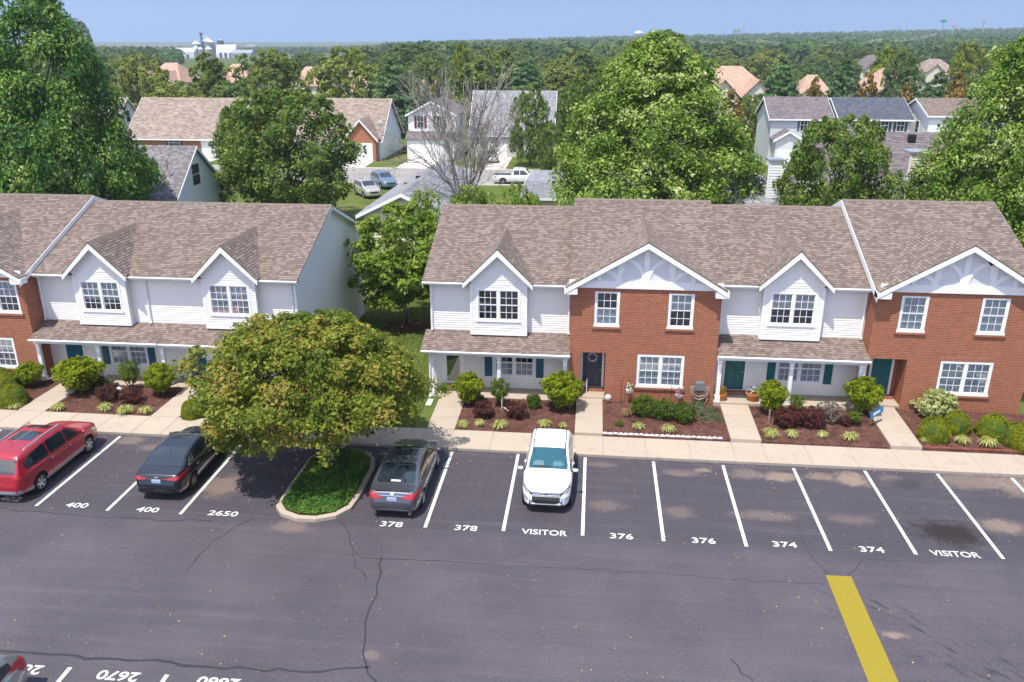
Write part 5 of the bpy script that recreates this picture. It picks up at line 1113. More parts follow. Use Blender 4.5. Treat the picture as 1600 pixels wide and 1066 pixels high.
# kind, photo x, photo y of the foot, width m, height factor (height / proto height 1)
PLANTS = [
    ('nandina', 50, 603, 1.15, 1.25), ('boxwood', 8, 592, .9, .9), ('boxwood', 15, 608, 1.2, 1.15), ('boxwood', 22, 630, 1.35, 1.25), ('liriope', 26, 640, .8, .7),
    ('nandina', 126, 611, 1.95, 1.7), ('liriope', 92, 640, .85, .8), ('liriope', 165, 640, .9, .85), ('liriope', 197, 645, 1., .95), ('liriope', 228, 645, .85, .85), ('green', 158, 604, .7, .6), ('barberry', 170, 624, .95, .95), ('barberry', 207, 627, .95, .85), ('nandina_green', 205, 606, .9, 1.4), ('nandina', 252, 616, 1.3, 1.6),
    ('boxwood', 302, 650, 1.15, 1.1),
    ('nandina', 733, 634, 1.2, 1.55), ('nandina_green', 780, 636, .75, 1.35), ('green', 747, 630, .45, .5), ('barberry', 756, 651, .85, .85), ('barberry', 807, 652, .9, .85), ('grey', 834, 627, .62, .6), ('green', 834, 639, .55, .75), ('nandina', 880, 641, 1.6, 1.75),
    ('liriope', 724, 667, .7, .75), ('liriope', 749, 665, .7, .65), ('liriope', 781, 669, .95, .85), ('liriope', 851, 667, .8, .75), ('liriope', 880, 668, .55, .55),
    ('green', 1005, 651, 1.0, 1.0), ('green', 1036, 656, .95, .95), ('green', 1067, 661, .9, .95), ('dry', 978, 653, .75, .75), ('green', 967, 667, .35, .22), ('liriope', 997, 673, .75, .75), ('liriope', 1043, 677, .85, .8), ('thyme', 1090, 640, 1.15, 1.), ('thyme', 1101, 655, 1.0, 1.), ('thyme', 1124, 646, .4, .8), ('thyme', 1128, 660, .42, .9),
    ('nandina', 1203, 651, 1.15, 1.55), ('barberry', 1229, 668, 1.1, 1.0), ('barberry', 1266, 669, 1.1, 1.0), ('nandina_green', 1243, 650, .6, .8), ('liriope', 1204, 685, .95, .9), ('liriope', 1237, 684, .75, .7), ('grey', 1293, 661, 1.0, 1.05), ('liriope', 1284, 686, .7, .7), ('liriope', 1327, 690, .9, .85), ('nandina', 1346, 651, 1.4, 1.65), ('nandina_green', 1333, 667, .6, .6), ('barberry', 1320, 668, .55, .5),
    ('variegated', 1458, 655, 1.65, 1.35), ('boxwood', 1457, 689, 1.35, 1.25), ('boxwood', 1491, 678, 1.25, 1.2), ('boxwood', 1549, 686, 1.5, 1.3), ('boxwood', 1592, 699, 1.6, 1.25), ('liriope', 1444, 694, .5, .5), ('liriope', 1501, 697, .85, .85), ('liriope', 1541, 701, 1.0, .95)]
ORD = ['leftmost', 'second', 'third', 'fourth', 'fifth', 'sixth']
rows = {}
for p in PLANTS:
    q = G(p[1], p[2], .15); bi = next((i for i, b in enumerate(BEDS) if b[0]-.3 <= q.x <= b[1]+.3), 3); q.x = min(max(q.x, BEDS[bi][0]+.25), BEDS[bi][1]-.25)
    q = Vector((q.x, min(max(q.y, KY1+.22), BEDS[bi][4]-.3), 0)); q.z = bed_z(q.x, q.y); rows.setdefault((p[0], bi), []).append((q, p))
pk = 0
for (kind, bi), L_ in rows.items():
    L_.sort(key=lambda a: a[0].x); nm, ds, ct = DESC[kind]
    for i, (q, p) in enumerate(L_):
        pk += 1
        lab = (f'{ds} in the {BEDN[bi]}' if len(L_) == 1 else f'{ORD[i]+" " if i == 0 else ORD[i]+" from left "}{ds}, {BEDN[bi]}')
        put_tree(PR[kind][pk % len(PR[kind])], nm, lab, q, p[3], p[4], pk*1.3, ct, (ds+'es' if ds.endswith('sh') else ds+'s')+' in the beds', ('blades',) if PR[kind][0][1] is None else ('foliage', 'stem'))
# ================================================================ houses behind the townhouses
ROADM = m_ground('road_grey', (.26, .245, .235), (.33, .31, .295), .2, fine=9); SIDW = m_siding('siding_far_white', (.78, .78, .80)); SIDB = m_siding('siding_pale_blue', (.74, .79, .84)); SIDT = m_siding('siding_taupe', (.50, .47, .45)); FGLASS = NT('far_glass').fin((.03, .04, .05), .08, .7)
BRICKO = m_brick('brick_orange', ((.33, .11, .05), (.40, .15, .07)), (.45, .30, .2))
def fwin(root, x0, x1, z0, z1, y, sh=None, shw=.35, name='window'):
    m = MB(); m.box(x0-.07, x1+.07, y-.05, y-.002, z0-.07, z1+.07); w = m.build(name, TRIM, root); zm = (z0+z1)/2
    for a, b in ((z0, zm-.03), (zm+.03, z1)): m = MB(); m.box(x0, x1, y-.056, y-.049, a, b); m.build('pane', FGLASS, w)
    m = MB(); m.box((x0+x1)/2-.02, (x0+x1)/2+.02, y-.06, y-.057, z0, z1); m.build('muntin', TRIM, w)
    if sh is not None:
        for a in (x0-.09-shw, x1+.09): m = MB(); m.box(a, a+shw, y-.045, y-.003, z0-.05, z1+.05); m.build('shutter', sh, root)
def swin(root, x, s, y0, y1, z0, z1):
    m = MB(); a, b = sorted((x+s*.003, x+s*.05)); m.box(a, b, y0-.08, y1+.08, z0-.08, z1+.08); w = m.build('window', TRIM, root); zm = (z0+z1)/2; a, b = sorted((x+s*.049, x+s*.056))
    for p, q in ((z0, zm-.03), (zm+.03, z1)): m = MB(); m.box(a, b, y0, y1, p, q); m.build('pane', FGLASS, w)
def gdoor(root, x0, x1, z1, y, z0=0.):
    m = MB(); m.box(x0-.12, x1+.12, y-.03, y-.002, z0, z1+.12); f = m.build('garage_frame', TRIM, root); n = 4
    for i in range(n): m = MB(); a, b = z0+(z1-z0)*i/n+.015, z0+(z1-z0)*(i+1)/n; m.box(x0, x1, y-.05, y-.031, a, b); m.build('garage_panel', TRIM, f)
def gable_house(label, x0, x1, y0, y1, hw, rise, axis, wall, roofm, oh=.4, laps=False, name='house', z=0., skip=(), group='houses on the back street', course=.2):
    root = thing(name, label, 'house', ((x0+x1)/2, (y0+y1)/2, z), 0, group); w = MB(); xm, ym = (x0+x1)/2, (y0+y1)/2; sl = rise/((y1-y0)/2) if axis == 'x' else rise/((x1-x0)/2)
    lap = .2 if laps else 99
    def wl_(fn, a, b, gable):
        if laps: siding(w, fn, z, z+hw, a, b, lap=lap, t=.03)
        else: w.poly([fn(a, 0, z), fn(b, 0, z), fn(b, 0, z+hw), fn(a, 0, z+hw)])
        if gable:
            m_ = (a+b)/2; sg = 1 if b > a else -1
            if laps: siding(w, fn, z+hw, z+hw+rise-.05, lambda q: m_-sg*(z+hw+rise-q)/sl, lambda q: m_+sg*(z+hw+rise-q)/sl, lap=lap, t=.03)
            else: w.poly([fn(a, 0, z+hw), fn(b, 0, z+hw), fn(m_, 0, z+hw+rise)])
    wl_(front(y0), x0, x1, axis == 'y'); wl_(lambda u, d, q: (u, y1+d, q), x1, x0, axis == 'y'); wl_(side(x1, 1), y0, y1, axis == 'x'); wl_(side(x0, -1), y1, y0, axis == 'x')
    w.build('wall', wall, root); zr = z+hw+rise+.06; ze = zr-rise-oh*sl; r_ = MB()
    if axis == 'x':
        roof(r_, (x0-oh, y0-oh, ze), (x1+oh, y0-oh, ze), (x1+oh, ym, zr), (x0-oh, ym, zr), course, .016, .12); roof(r_, (x1+oh, y1+oh, ze), (x0-oh, y1+oh, ze), (x0-oh, ym, zr), (x1+oh, ym, zr), course, .016, .12)
    else:
        roof(r_, (x1+oh, y0-oh, ze), (x1+oh, y1+oh, ze), (xm, y1+oh, zr), (xm, y0-oh, zr), course, .016, .12); roof(r_, (x0-oh, y1+oh, ze), (x0-oh, y0-oh, ze), (xm, y0-oh, zr), (xm, y1+oh, zr), course, .016, .12)
    r_.build('roof', roofm, root); f = MB()
    if axis == 'x':
        for x, s in ((x0-oh, -1), (x1+oh, 1)): xx = sorted((x, x+s*.05)); rake_board(f, xx[0], xx[1], (y0-oh, ze-.02), (ym, zr-.02), .26); rake_board(f, xx[0], xx[1], (ym, zr-.02), (y1+oh, ze-.02), .26)
        f.box(x0-oh, x1+oh, y0-oh-.05, y0-oh-.002, ze-.22, ze-.02)
    else:
        for s in (-1, 1): f.prism([(xm, y0-oh-.05, zr-.03), (xm, y0-oh-.05, zr-.3), (xm+s*((x1-x0)/2+oh), y0-oh-.05, ze-.27), (xm+s*((x1-x0)/2+oh), y0-oh-.05, ze-.02)], (0, .048, 0))
    f.build('fascia', TRIM, root); return root
def chimney(root, x0, x1, y0, y1, z0, z1, wall, cap=None):
    m = MB()
    for fn, a, b in ((front(y0), x0, x1), (side(x1, 1), y0, y1), (side(x0, -1), y1, y0), (lambda u, d, q: (u, y1+d, q), x1, x0)): siding(m, fn, z0, z1, a, b, lap=.2, t=.03)
    c = m.build('chimney', wall, root); m = MB()
    for x in (x0, x1):
        m.box(x-.06, x+.06, y0-.05, y0+.05, z0, z1)
    m.build('chimney_trim', TRIM, c); m = MB(); m.box(x0-.12, x1+.12, y0-.12, y1+.12, z1, z1+.14); m.build('chimney_cap', cap or GALV, c)
# --- pale blue gabled house right behind the left row
a = PY(307, 227, 37); b = PY(214, 227, 37)
h = gable_house('house with speckled violet-grey roof and pale blue gable wall, behind the left row', b.x-1, a.x-.35, 31.2, 42.8, a.z-4.9, 4.9-.1, 'x', SIDB, SHGV, .35, True, course=.25)
q = PY(314, 272, 37); swin(h, a.x-.35, 1, 36.2, 37.5, q.z-.85, q.z+.85); m = MB(); v = PY(260, 254, 34.2); m.tube([(v.x, 34.2, v.z-.5), (v.x, 34.2, v.z+.25)], .07, 8); m.build('roof_vent', GALV, h)
# --- long tan-roofed brick house
def tan_house(label, xl, xr, ridge_px, yr, d, laps=False, hw=2.9, roofm=SHGT, wall=BRICKO):
    a, b = PY(xl, ridge_px, yr), PY(xr, ridge_px, yr); return gable_house(label, a.x+.4, b.x-.4, yr-d, yr+d, hw, a.z-hw-.06, 'x', wall, roofm, .4, laps, course=.3), a, b
h, a, b = tan_house('long brick house with pale tan roof, behind the violet-grey roof', 222, 392, 152, 92, 6.2); y0 = 92-6.2
for px0, px1 in ((262, 282),): p0, p1 = PY(px0, 212, y0), PY(px1, 232, y0); fwin(h, p0.x, p1.x, p1.z, p0.z-.2, y0, BLACKP, .25)
p0, p1 = PY(314, 213, y0), PY(345, 240, y0); gdoor(h, p0.x, p1.x, 2.4, y0)
h2 = gable_house('small tan-roofed house with white gable, left of the long brick house', PY(120, 160, 96).x, PY(197, 160, 96).x, 91, 101, 3.0, 4.6, 'x', SIDW, SHGT, .3, False, course=.3); swin(h2, PY(197, 160, 96).x, 1, 95.4, 96.4, 4., 5.6)
h, a, b = tan_house('tan-roofed house with orange brick garage gable and satellite dish', 480, 612, 153, 92, 6.4, wall=SIDB); y0 = 92-6.4
ga, gb = PY(541, 212, y0-1.5), PY(586, 212, y0-1.5); gx, gw = (ga.x+gb.x)/2, (gb.x-ga.x)/2; ap = PY(563, 186, y0-1.5)
w_ = MB(); w_.poly([(gx-gw, y0-1.5, 0), (gx+gw, y0-1.5, 0), (gx+gw, y0-1.5, 3.0), (gx, y0-1.5, ap.z-.3), (gx-gw, y0-1.5, 3.)]); w_.poly([(gx-gw, y0, 0), (gx-gw, y0-1.5, 0), (gx-gw, y0-1.5, 3), (gx-gw, y0, 3)]); w_.poly([(gx+gw, y0-1.5, 0), (gx+gw, y0, 0), (gx+gw, y0, 3), (gx+gw, y0-1.5, 3)]); w_.build('gable_wall', BRICKO, h)
m = MB(); sl_ = (ap.z-3.)/(gw+.4); roof(m, (gx+gw+.4, y0-1.8, 2.95), (gx+gw+.4, y0+2.5, 2.95), (gx, y0+5, ap.z), (gx, y0-1.8, ap.z), .3); roof(m, (gx-gw-.4, y0+2.5, 2.95), (gx-gw-.4, y0-1.8, 2.95), (gx, y0-1.8, ap.z), (gx, y0+5, ap.z), .3); m.build('gable_roof', SHGT, h)
for s in (-1, 1): m = MB(); m.prism([(gx, y0-1.86, ap.z-.02), (gx, y0-1.86, ap.z-.32), (gx+s*(gw+.45), y0-1.86, 2.62), (gx+s*(gw+.45), y0-1.86, 2.9)], (0, .05, 0)); m.build('barge_board', TRIM, h)
gdoor(h, gx-gw*.62, gx+gw*.72, 2.4, y0-1.5); p = PY(609, 183, 90); swin(h, b.x-.4, 1, 89.7, 90.4, p.z-.8, p.z+.8)
d = thing('satellite_dish', 'white satellite dish on the tan roof beside the brick garage gable', 'satellite dish', PY(595, 199, y0)); dp = Vector(d.location); m = MB(); m.lathe([(0, 0), (.3, .05), (.52, .16)], n=14); m.v = [(dp.x+x, dp.y-.2+z*.8-y*.5, dp.z+.45+y*.8+z*.3) for x, y, z in m.v]; m.build('dish', WHITEF if 'WHITEF' in globals() else TRIM, d); m = MB(); m.tube([dp+Vector((0, .1, -.3)), dp+Vector((0, -.1, .4))], .04, 6); m.build('mast', GALV, d)
# --- two-storey house with burgundy shutters
y0 = 88; l, r_ = PY(638, 200, y0), PY(712, 200, y0); hz1 = PY(640, 178, y0).z; h = gable_house('white two-storey house with burgundy shutters and plum hip roof, behind the bare tree', l.x, r_.x, y0, y0+10, hz1, PY(675, 158, y0).z-hz1, 'y', SIDW, SHGP, .35, False, course=.3)
for px in (657, 687): p = PY(px, 190, y0); fwin(h, p.x-.45, p.x+.45, p.z-.85, p.z+.75, y0, BURG, .35)
m = MB(); zz = PY(640, 206, y0).z; roof(m, (l.x-.2, y0-1.6, zz-.9), (r_.x+.2, y0-1.6, zz-.9), (r_.x+.2, y0-.02, zz+.1), (l.x-.2, y0-.02, zz+.1), .3); m.build('porch_roof', SHGP, h); m = MB(); m.box(l.x, r_.x, y0-1.3, y0-.01, 0, zz-.75); m.build('porch_wall', SIDW, h); gdoor(h, l.x+.6, l.x+3.9, 2.3, y0-1.3)
# --- grey-roofed house behind the dark oval tree
a, b = PY(775, 142, 96), PY(870, 142, 96); h = gable_house('house with plain light grey roof behind the oval tree', a.x-3, b.x-.3, 90.5, 101.5, 3.4, a.z-3.4, 'x', SIDT, SHGG, .35, False, course=.3)
for px in (778, 855): p = PY(px, 228, 90.5); gdoor(h, p.x-1.2, p.x+1.2, 2.2, 90.5)
# --- near grey-roofed house with cream gable between the rows
y0 = 27.5; ap = PY(626, 297, y0); le = PY(556, 334, y0); wd = ap.x-le.x; h = gable_house('near house with light grey roof and cream lapped gable, between the two rows', le.x+.5, ap.x+wd-.5, y0+.4, y0+17, le.z+.1, ap.z-le.z-.35, 'y', SIDC, SHGG, .5, True, course=.2)
for px, py in ((622, 289), (640, 278)): p = PY(px+14, py, y0+8); m = MB(); m.box(p.x-.2, p.x+.2, y0+7.8, y0+8.2, p.z-.4, p.z+.15); m.build('roof_vent', BLACKP, h)
a, b = PY(828, 283, 52), PY(880, 283, 52); h = gable_house('low light grey roof half hidden left of the tall maple', a.x, b.x+8, 44, 60, 2.6, a.z-2.6, 'x', SIDC, SHGG, .4, False, course=.25)
p = PY(866, 286, 48); m = MB(); m.box(p.x-.2, p.x+.2, 47.8, 48.2, p.z-.3, p.z+.15); m.build('roof_vent', BLACKP, h)
# --- right: plum roof two-storey house with garage wing
y0 = 86; l, r_ = PY(1204, 200, y0), PY(1298, 200, y0); hz1 = PY(1200, 184, y0).z; rg_ = PY(1250, 152, y0+5).z; h = gable_house('two-storey pale house with faded plum roof and slate shutters', l.x, r_.x, y0, y0+10, hz1, rg_-hz1, 'x', SIDG, SHGP, .35, False, course=.3)
for px in (1256, 1280): p = PY(px, 195, y0); fwin(h, p.x-.42, p.x+.42, p.z-.75, p.z+.7, y0, GREYP, .32)
gl, gr = PY(1212, 222, y0-3), PY(1252, 222, y0-3); gx, gw = (gl.x+gr.x)/2, (gr.x-gl.x)/2; az = PY(1232, 204, y0-3).z; wz = az-gw*.62
w_ = MB(); w_.poly([(gx-gw, y0-3, 0), (gx+gw, y0-3, 0), (gx+gw, y0-3, wz), (gx, y0-3, az-.15), (gx-gw, y0-3, wz)]); w_.poly([(gx-gw, y0, 0), (gx-gw, y0-3, 0), (gx-gw, y0-3, wz), (gx-gw, y0, wz)]); w_.poly([(gx+gw, y0-3, 0), (gx+gw, y0, 0), (gx+gw, y0, wz), (gx+gw, y0-3, wz)]); w_.build('garage_wall', SIDG, h)
m = MB(); o_ = .35; roof(m, (gx+gw+o_, y0-3.35, wz-.25), (gx+gw+o_, y0-.05, wz-.25), (gx, y0-.05, az), (gx, y0-3.35, az), .3); roof(m, (gx-gw-o_, y0-.05, wz-.25), (gx-gw-o_, y0-3.35, wz-.25), (gx, y0-3.35, az), (gx, y0-.05, az), .3); m.build('garage_roof', SHGP, h)
for s in (-1, 1): m = MB(); m.prism([(gx, y0-3.4, az-.02), (gx, y0-3.4, az-.3), (gx+s*(gw+o_+.05), y0-3.4, wz-.52), (gx+s*(gw+o_+.05), y0-3.4, wz-.24)], (0, .04, 0)); m.build('barge_board', TRIM, h)
gdoor(h, gx-gw*.72, gx+gw*.72, 2.3, y0-3)
l, r_ = PY(1312, 200, y0), PY(1422, 200, y0); rg_ = PY(1350, 153, y0+5).z; hz1 = PY(1350, 185, y0).z; h = gable_house('two-storey house with dark slate roof and navy shutters', l.x, r_.x, y0, y0+10, hz1, rg_-hz1, 'x', SIDT, SHGS, .35, False, course=.3)
for px in (1382, 1407): p = PY(px, 196, y0); fwin(h, p.x-.45, p.x+.45, p.z-.75, p.z+.7, y0, NAVY, .32)
y1_ = 84; l, r_ = PY(1450, 200, y1_), PY(1575, 200, y1_); rg_ = PY(1480, 154, y1_+5).z; h = gable_house('white house with brown roof and narrow gable window at the right', l.x, r_.x, y1_, y1_+10, PY(1450, 180, y1_).z, rg_-PY(1450, 180, y1_).z, 'x', SIDW, SHG, .3, False, course=.3); swin(h, l.x, -1, y1_+3.2, y1_+4.2, 4., 5.8)
# --- near house with wide plum roof and clapboard chimney
a, b = PY(1300, 206, 46), PY(1476, 206, 46); h = gable_house('near house with wide dusky plum roof and clapboard chimney', PY(1268, 206, 46).x, b.x+2, 37, 55, 3.0, a.z-3.0, 'x', SIDG, SHGP, .35, True, course=.25)
c0_, c1_ = PY(1424, 240, 34.5), PY(1457, 240, 34.5); chimney(h, c0_.x, c1_.x, 34.5, 36.2, 0, c0_.z, SIDC)
for px in (1357, 1424): p = PY(px, 212, 45); m = MB(); m.box(p.x-.3, p.x+.3, 44.6, 45, p.z-.5, p.z+.1); m.build('roof_vent', BLACKP, h)
a, b = PY(1175, 275, 33), PY(1232, 290, 33); h = gable_house('low grey-roofed house with white chimney, right of the tall maple', a.x-4, b.x, 27, 39, 2.6, a.z-2.6, 'x', SIDW, SHGG, .35, False, course=.25); c0_, c1_ = PY(1203, 252, 31), PY(1224, 252, 31); chimney(h, c0_.x, c1_.x, 31, 32, 0, c0_.z, SIDW)
# --- back street with kerbs and driveways
rd = MB(); rd.poly([(-90, 66, .012), (90, 66, .012), (90, 77.5, .012), (-90, 77.5, .012)]); tag(rd.build('back_street', ROADM), kind='structure')
k = MB(); k.box(-90, 90, 77.5, 77.8, 0, .13); k.box(-90, 90, 65.7, 66, 0, .13); tag(k.build('street_kerb', PALE), kind='structure')
for x0, x1, yb in [(PY(542, 235, 84).x-1.2, PY(582, 235, 84).x, 84.2), (PY(640, 240, 86.5).x, PY(690, 240, 86.5).x, 86.6), (PY(768, 232, 90).x, PY(800, 232, 90).x, 90.4), (gx-gw*.8, gx+gw*.8+2, 82.9), (PY(318, 235, 85.7).x, PY(345, 235, 85.7).x, 85.7)]:
    m = MB(); m.poly([(x0-.3, 77.8, .016), (x1+.3, 77.8, .016), (x1, yb, .016), (x0, yb, .016)]); tag(m.build('driveway', PALE), kind='structure')
# wheelie bins and mailbox
def bin_(px, py, label, mat):
    p = G(px, py); t = thing('wheelie_bin', label, 'bin', p); m = MB(); m.hexa([(p.x-.26, p.y-.28, .08), (p.x+.26, p.y-.28, .08), (p.x+.26, p.y+.28, .08), (p.x-.26, p.y+.28, .08), (p.x-.33, p.y-.36, 1.05), (p.x+.33, p.y-.36, 1.05), (p.x+.33, p.y+.36, 1.05), (p.x-.33, p.y+.36, 1.05)]); m.build('bin_body', mat, t); m = MB(); m.box(p.x-.36, p.x+.36, p.y-.4, p.y+.4, 1.052, 1.13); m.build('lid', mat, t)
    for s in (-1, 1): m = MB(); m.tube([(p.x+s*.2, p.y+.25, .12), (p.x+s*.3, p.y+.25, .12)], .12, 10); m.build('wheel', TYRE, t)
BIN = plain('bin_navy', (.02, .03, .05), .5, .4); bin_(580, 238, 'navy wheelie bin beside the brick garage gable', BIN); bin_(633, 240, 'dark wheelie bin left of the burgundy-shuttered house', BLACKP); bin_(1213, 248, 'dark wheelie bin beside the plum-roofed garage', BLACKP)
p = G(1235, 268); t = thing('mailbox', 'brown post mailbox at the kerb before the grey sedan', 'mailbox', p); m = MB(); m.box(p.x-.08, p.x+.08, p.y-.08, p.y+.08, 0, 1.1); m.build('post', STEM, t); m = MB(); m.prism([(p.x-.12, p.y-.3, 1.102), (p.x+.12, p.y-.3, 1.102), (p.x+.12, p.y-.3, 1.25), (p.x, p.y-.3, 1.35), (p.x-.12, p.y-.3, 1.25)], (0, .55, 0)); m.build('box', BLACKP, t)
p = G(611, 229); t = thing('air_conditioner', 'beige air-conditioning unit beside the tan-roofed house', 'air conditioner', p); m = MB(); m.box(p.x-.45, p.x+.45, p.y-.45, p.y+.45, .05, .95); m.build('casing', SIDC, t); m = MB(); m.lathe([(0, 0), (.35, 0), (.38, .04)], (p.x, p.y, .952), 14); m.build('fan_grille', BLACKP, t)
# ================================================================ hipped terracotta-roofed houses beyond
def hip(mb, x0, x1, y0, y1, z, rise, ins):
    ym = (y0+y1)/2; A, B = (x0+ins, ym, z+rise), (x1-ins, ym, z+rise)
    roof(mb, (x0, y0, z), (x1, y0, z), B, A, .45, .02, .1); roof(mb, (x1, y1, z), (x0, y1, z), A, B, .45, .02, .1); roof(mb, (x1, y0, z), (x1, y1, z), B, B, .45, .02, .1); roof(mb, (x0, y1, z), (x0, y0, z), A, A, .45, .02, .1)
def terra(label, px0, px1, py_ridge, Y0, d=16, hw=3.0, roofm=None, wings=1):
    roofm = roofm or SHGO; a, b = PY(px0, py_ridge, Y0+d/2), PY(px1, py_ridge, Y0+d/2); rise = max(1.6, a.z-hw); x0, x1 = a.x-2, b.x+2; t = thing('house', label, 'house', ((x0+x1)/2, Y0, 0), 0, 'terracotta-roofed houses'); m = MB(); m.box(x0+.5, x1-.5, Y0+.5, Y0+d-.5, 0, hw); m.build('wall', SIDC, t); m = MB(); hip(m, x0, x1, Y0, Y0+d, hw, rise, min((x1-x0)*.35, d*.5)); m.build('roof', roofm, t)
    for k in range(wings):
        wx = x0+(x1-x0)*(.3+.42*k); ww = 3.2; rz_ = hw+rise*.62; m = MB(); yb = Y0+d*.5*.66; roof(m, (wx+ww, Y0-3, hw), (wx+ww, yb, hw), (wx, yb, rz_), (wx, Y0-3, rz_), .45, .02, .1); roof(m, (wx-ww, yb, hw), (wx-ww, Y0-3, hw), (wx, Y0-3, rz_), (wx, yb, rz_), .45, .02, .1); m.build('wing_roof', roofm, t)
        m = MB(); m.poly([(wx-ww+.4, Y0-2.5, 0), (wx+ww-.4, Y0-2.5, 0), (wx+ww-.4, Y0-2.5, hw), (wx, Y0-2.5, rz_-.2), (wx-ww+.4, Y0-2.5, hw)]); m.poly([(wx-ww+.4, Y0+.5, 0), (wx-ww+.4, Y0-2.5, 0), (wx-ww+.4, Y0-2.5, hw), (wx-ww+.4, Y0+.5, hw)]); m.poly([(wx+ww-.4, Y0-2.5, 0), (wx+ww-.4, Y0+.5, 0), (wx+ww-.4, Y0+.5, hw), (wx+ww-.4, Y0-2.5, hw)]); m.build('wing_wall', SIDC, t); fwin(t, wx-.6, wx+.6, 1, 2.4, Y0-2.5)
    return t
terra('large terracotta-roofed house just right of the tall maple', 1098, 1185, 103, 140, 26, 5.6, wings=2); terra('small terracotta roof between the two pines at right', 1255, 1283, 117, 180, 14, 3.6); terra('terracotta-roofed house left of the far brown-gabled one', 1362, 1424, 106, 175, 20, 4.8, wings=2)
terra('house with brown gabled roof behind the terracotta roofs at right', 1345, 1385, 86, 310, 18, 5.5, SHGP); terra('pinkish roof at the right behind the lime tree', 1500, 1530, 92, 270, 16, 4.5, SHGO)
terra('terracotta-roofed house left of the narrow tree', 245, 290, 98, 235, 18, wings=2); terra('terracotta-roofed house right of the narrow tree', 352, 392, 100, 235, 16); terra('small terracotta roof behind the bare tree', 650, 700, 122, 150, 12); terra('small terracotta roof behind the left trees', 118, 158, 112, 175, 12); terra('terracotta roof peeping out left of the rounded green tree', 168, 192, 108, 200, 12); terra('tan roof far right among the pines', 1440, 1480, 92, 300, 16, 5., SHGT); terra('terracotta roof behind the olive-green tree', 470, 500, 104, 220, 12)
terra('sliver of terracotta roof left of the big pine', 540, 575, 110, 190, 12)
# ================================================================ trees behind
LF_D1 = m_leaf('leaf_belt_green', [(.055, .115, .028), (.13, .21, .045), (.21, .295, .06), (.31, .36, .09)], .35, .2, hue=.5, clump=.4)
LF_D2 = m_leaf('leaf_belt_dark', [(.035, .09, .03), (.085, .16, .043), (.145, .22, .055), (.22, .275, .075)], .35, .2, hue=.35, clump=.4)
LF_PIN = m_leaf('needle_pine', [(.04, .10, .045), (.09, .18, .075), (.15, .25, .10), (.22, .31, .13)], .25, .15, hue=.15, clump=.6)
LF_CED = m_leaf('needle_cedar_brown', [(.12, .09, .025), (.22, .15, .04), (.32, .19, .055), (.17, .18, .05)], .15, .15, clump=.5); LF_LIM = m_leaf('leaf_lime', [(.08, .12, .01), (.18, .22, .02), (.30, .32, .03)], .3, .2, clump=.5); LF_YEL = m_leaf('leaf_yellow', [(.28, .22, .02), (.45, .34, .03), (.55, .42, .05)], .3, .2, clump=.5)
def bt(mesh, H0, R0, px, py, Y, half, name, label, rz=0., z=0., group=None):
    """a tree whose top stands at photo point (px, py) at distance Y, half width in photo pixels; proto height H0, radius R0"""
    p = PY(px, py, Y); dep = (Vector(p)-Vector(CAM)).dot(Vector(_f)); rad = half*dep/FPX; return put_tree(mesh, name, label, (p.x, Y, z), rad/R0, max(.2, (p.z-z))/H0, rz, 'tree', group)
BIGA = make_tree('cone', 2.2, 16.6, 7.4, 7.4, 620, 195, 1.25, .125, LF_BIG, r0=.35, limbs=24, inner=.12, lobes=.12, surf=.35, droop=.3)
BIGB = make_tree('cone', 2., 16.6, 7.4, 7.4, 620, 195, 1.25, .125, LF_DRK, r0=.35, limbs=24, inner=.12, lobes=.12, surf=.35, droop=.3)
MIDA = make_tree('oval', 1.5, 9.8, 4.6, 4.6, 430, 110, .75, .115, LF_MID, r0=.25, limbs=16, inner=.2, lobes=.2)
bt(BIGA, 17, 8, 1035, 42, 34, 172, 'tall_maple', 'tallest pale green maple behind the wreath-door townhouse', 1.)
bt(BIGB, 17, 8, 14, -62, 27, 160, 'broad_tree', 'huge glossy dark green tree at the left edge', 2.); bt(BIGA, 17, 8, 1664, 12, 29, 172, 'broad_tree', 'big pale-leaved tree at the right edge', 4.)
bt(MIDA, 10, 5, 438, 134, 42, 108, 'broad_tree', 'dense mid-green tree behind the left row, right of the pale blue gable', .5); bt(MIDA, 10, 5, 362, 160, 60, 30, 'broad_tree', 'smaller green tree peeping out left of the dense one', 2.5)
bt(MIDA, 10, 5, 1325, 172, 29, 86, 'broad_tree', 'dark green tree before the wide plum roof', 3.1); bt(BIGB, 17, 8, 200, 218, 29, 22, 'small_tree', 'yellow-tinged small tree at the foot of the huge dark one', 1.3)
OVL = make_tree('oval', 1., 10, 5, 5, 260, 70, .8, .18, LF_MID, r0=.25, limbs=8, lobes=.06)
bt(OVL, 10, 5, 829, 138, 82, 32, 'oval_tree', 'dark egg-shaped tree before the light grey roof', 0.); bt(OVL, 10, 5, 908, 118, 92, 36, 'oval_tree', 'dark tree between the grey roof and the tall maple', 1.); bt(MIDA, 10, 5, 862, 190, 70, 22, 'small_tree', 'small olive tree left of the tall maple', 1.)
LSC = make_tree('vase', .4, 5, 2.4, 2.4, 90, 60, .7, .12, LF_YNG, r0=.08, limbs=12, lobes=.3, inner=.3)
bt(LSC, 5, 2.4, 812, 290, 30, 34, 'scrub_bush', 'leafy scrub at the foot of the bare tree, above the ridge', 0.); bt(LSC, 5, 2.4, 742, 290, 31, 38, 'scrub_bush', 'low green scrub under the bare tree', 2.); bt(LSC, 5, 2.4, 660, 296, 22, 36, 'scrub_bush', 'tall thin green scrub left of the ridge end, by the cream gable', 3.)
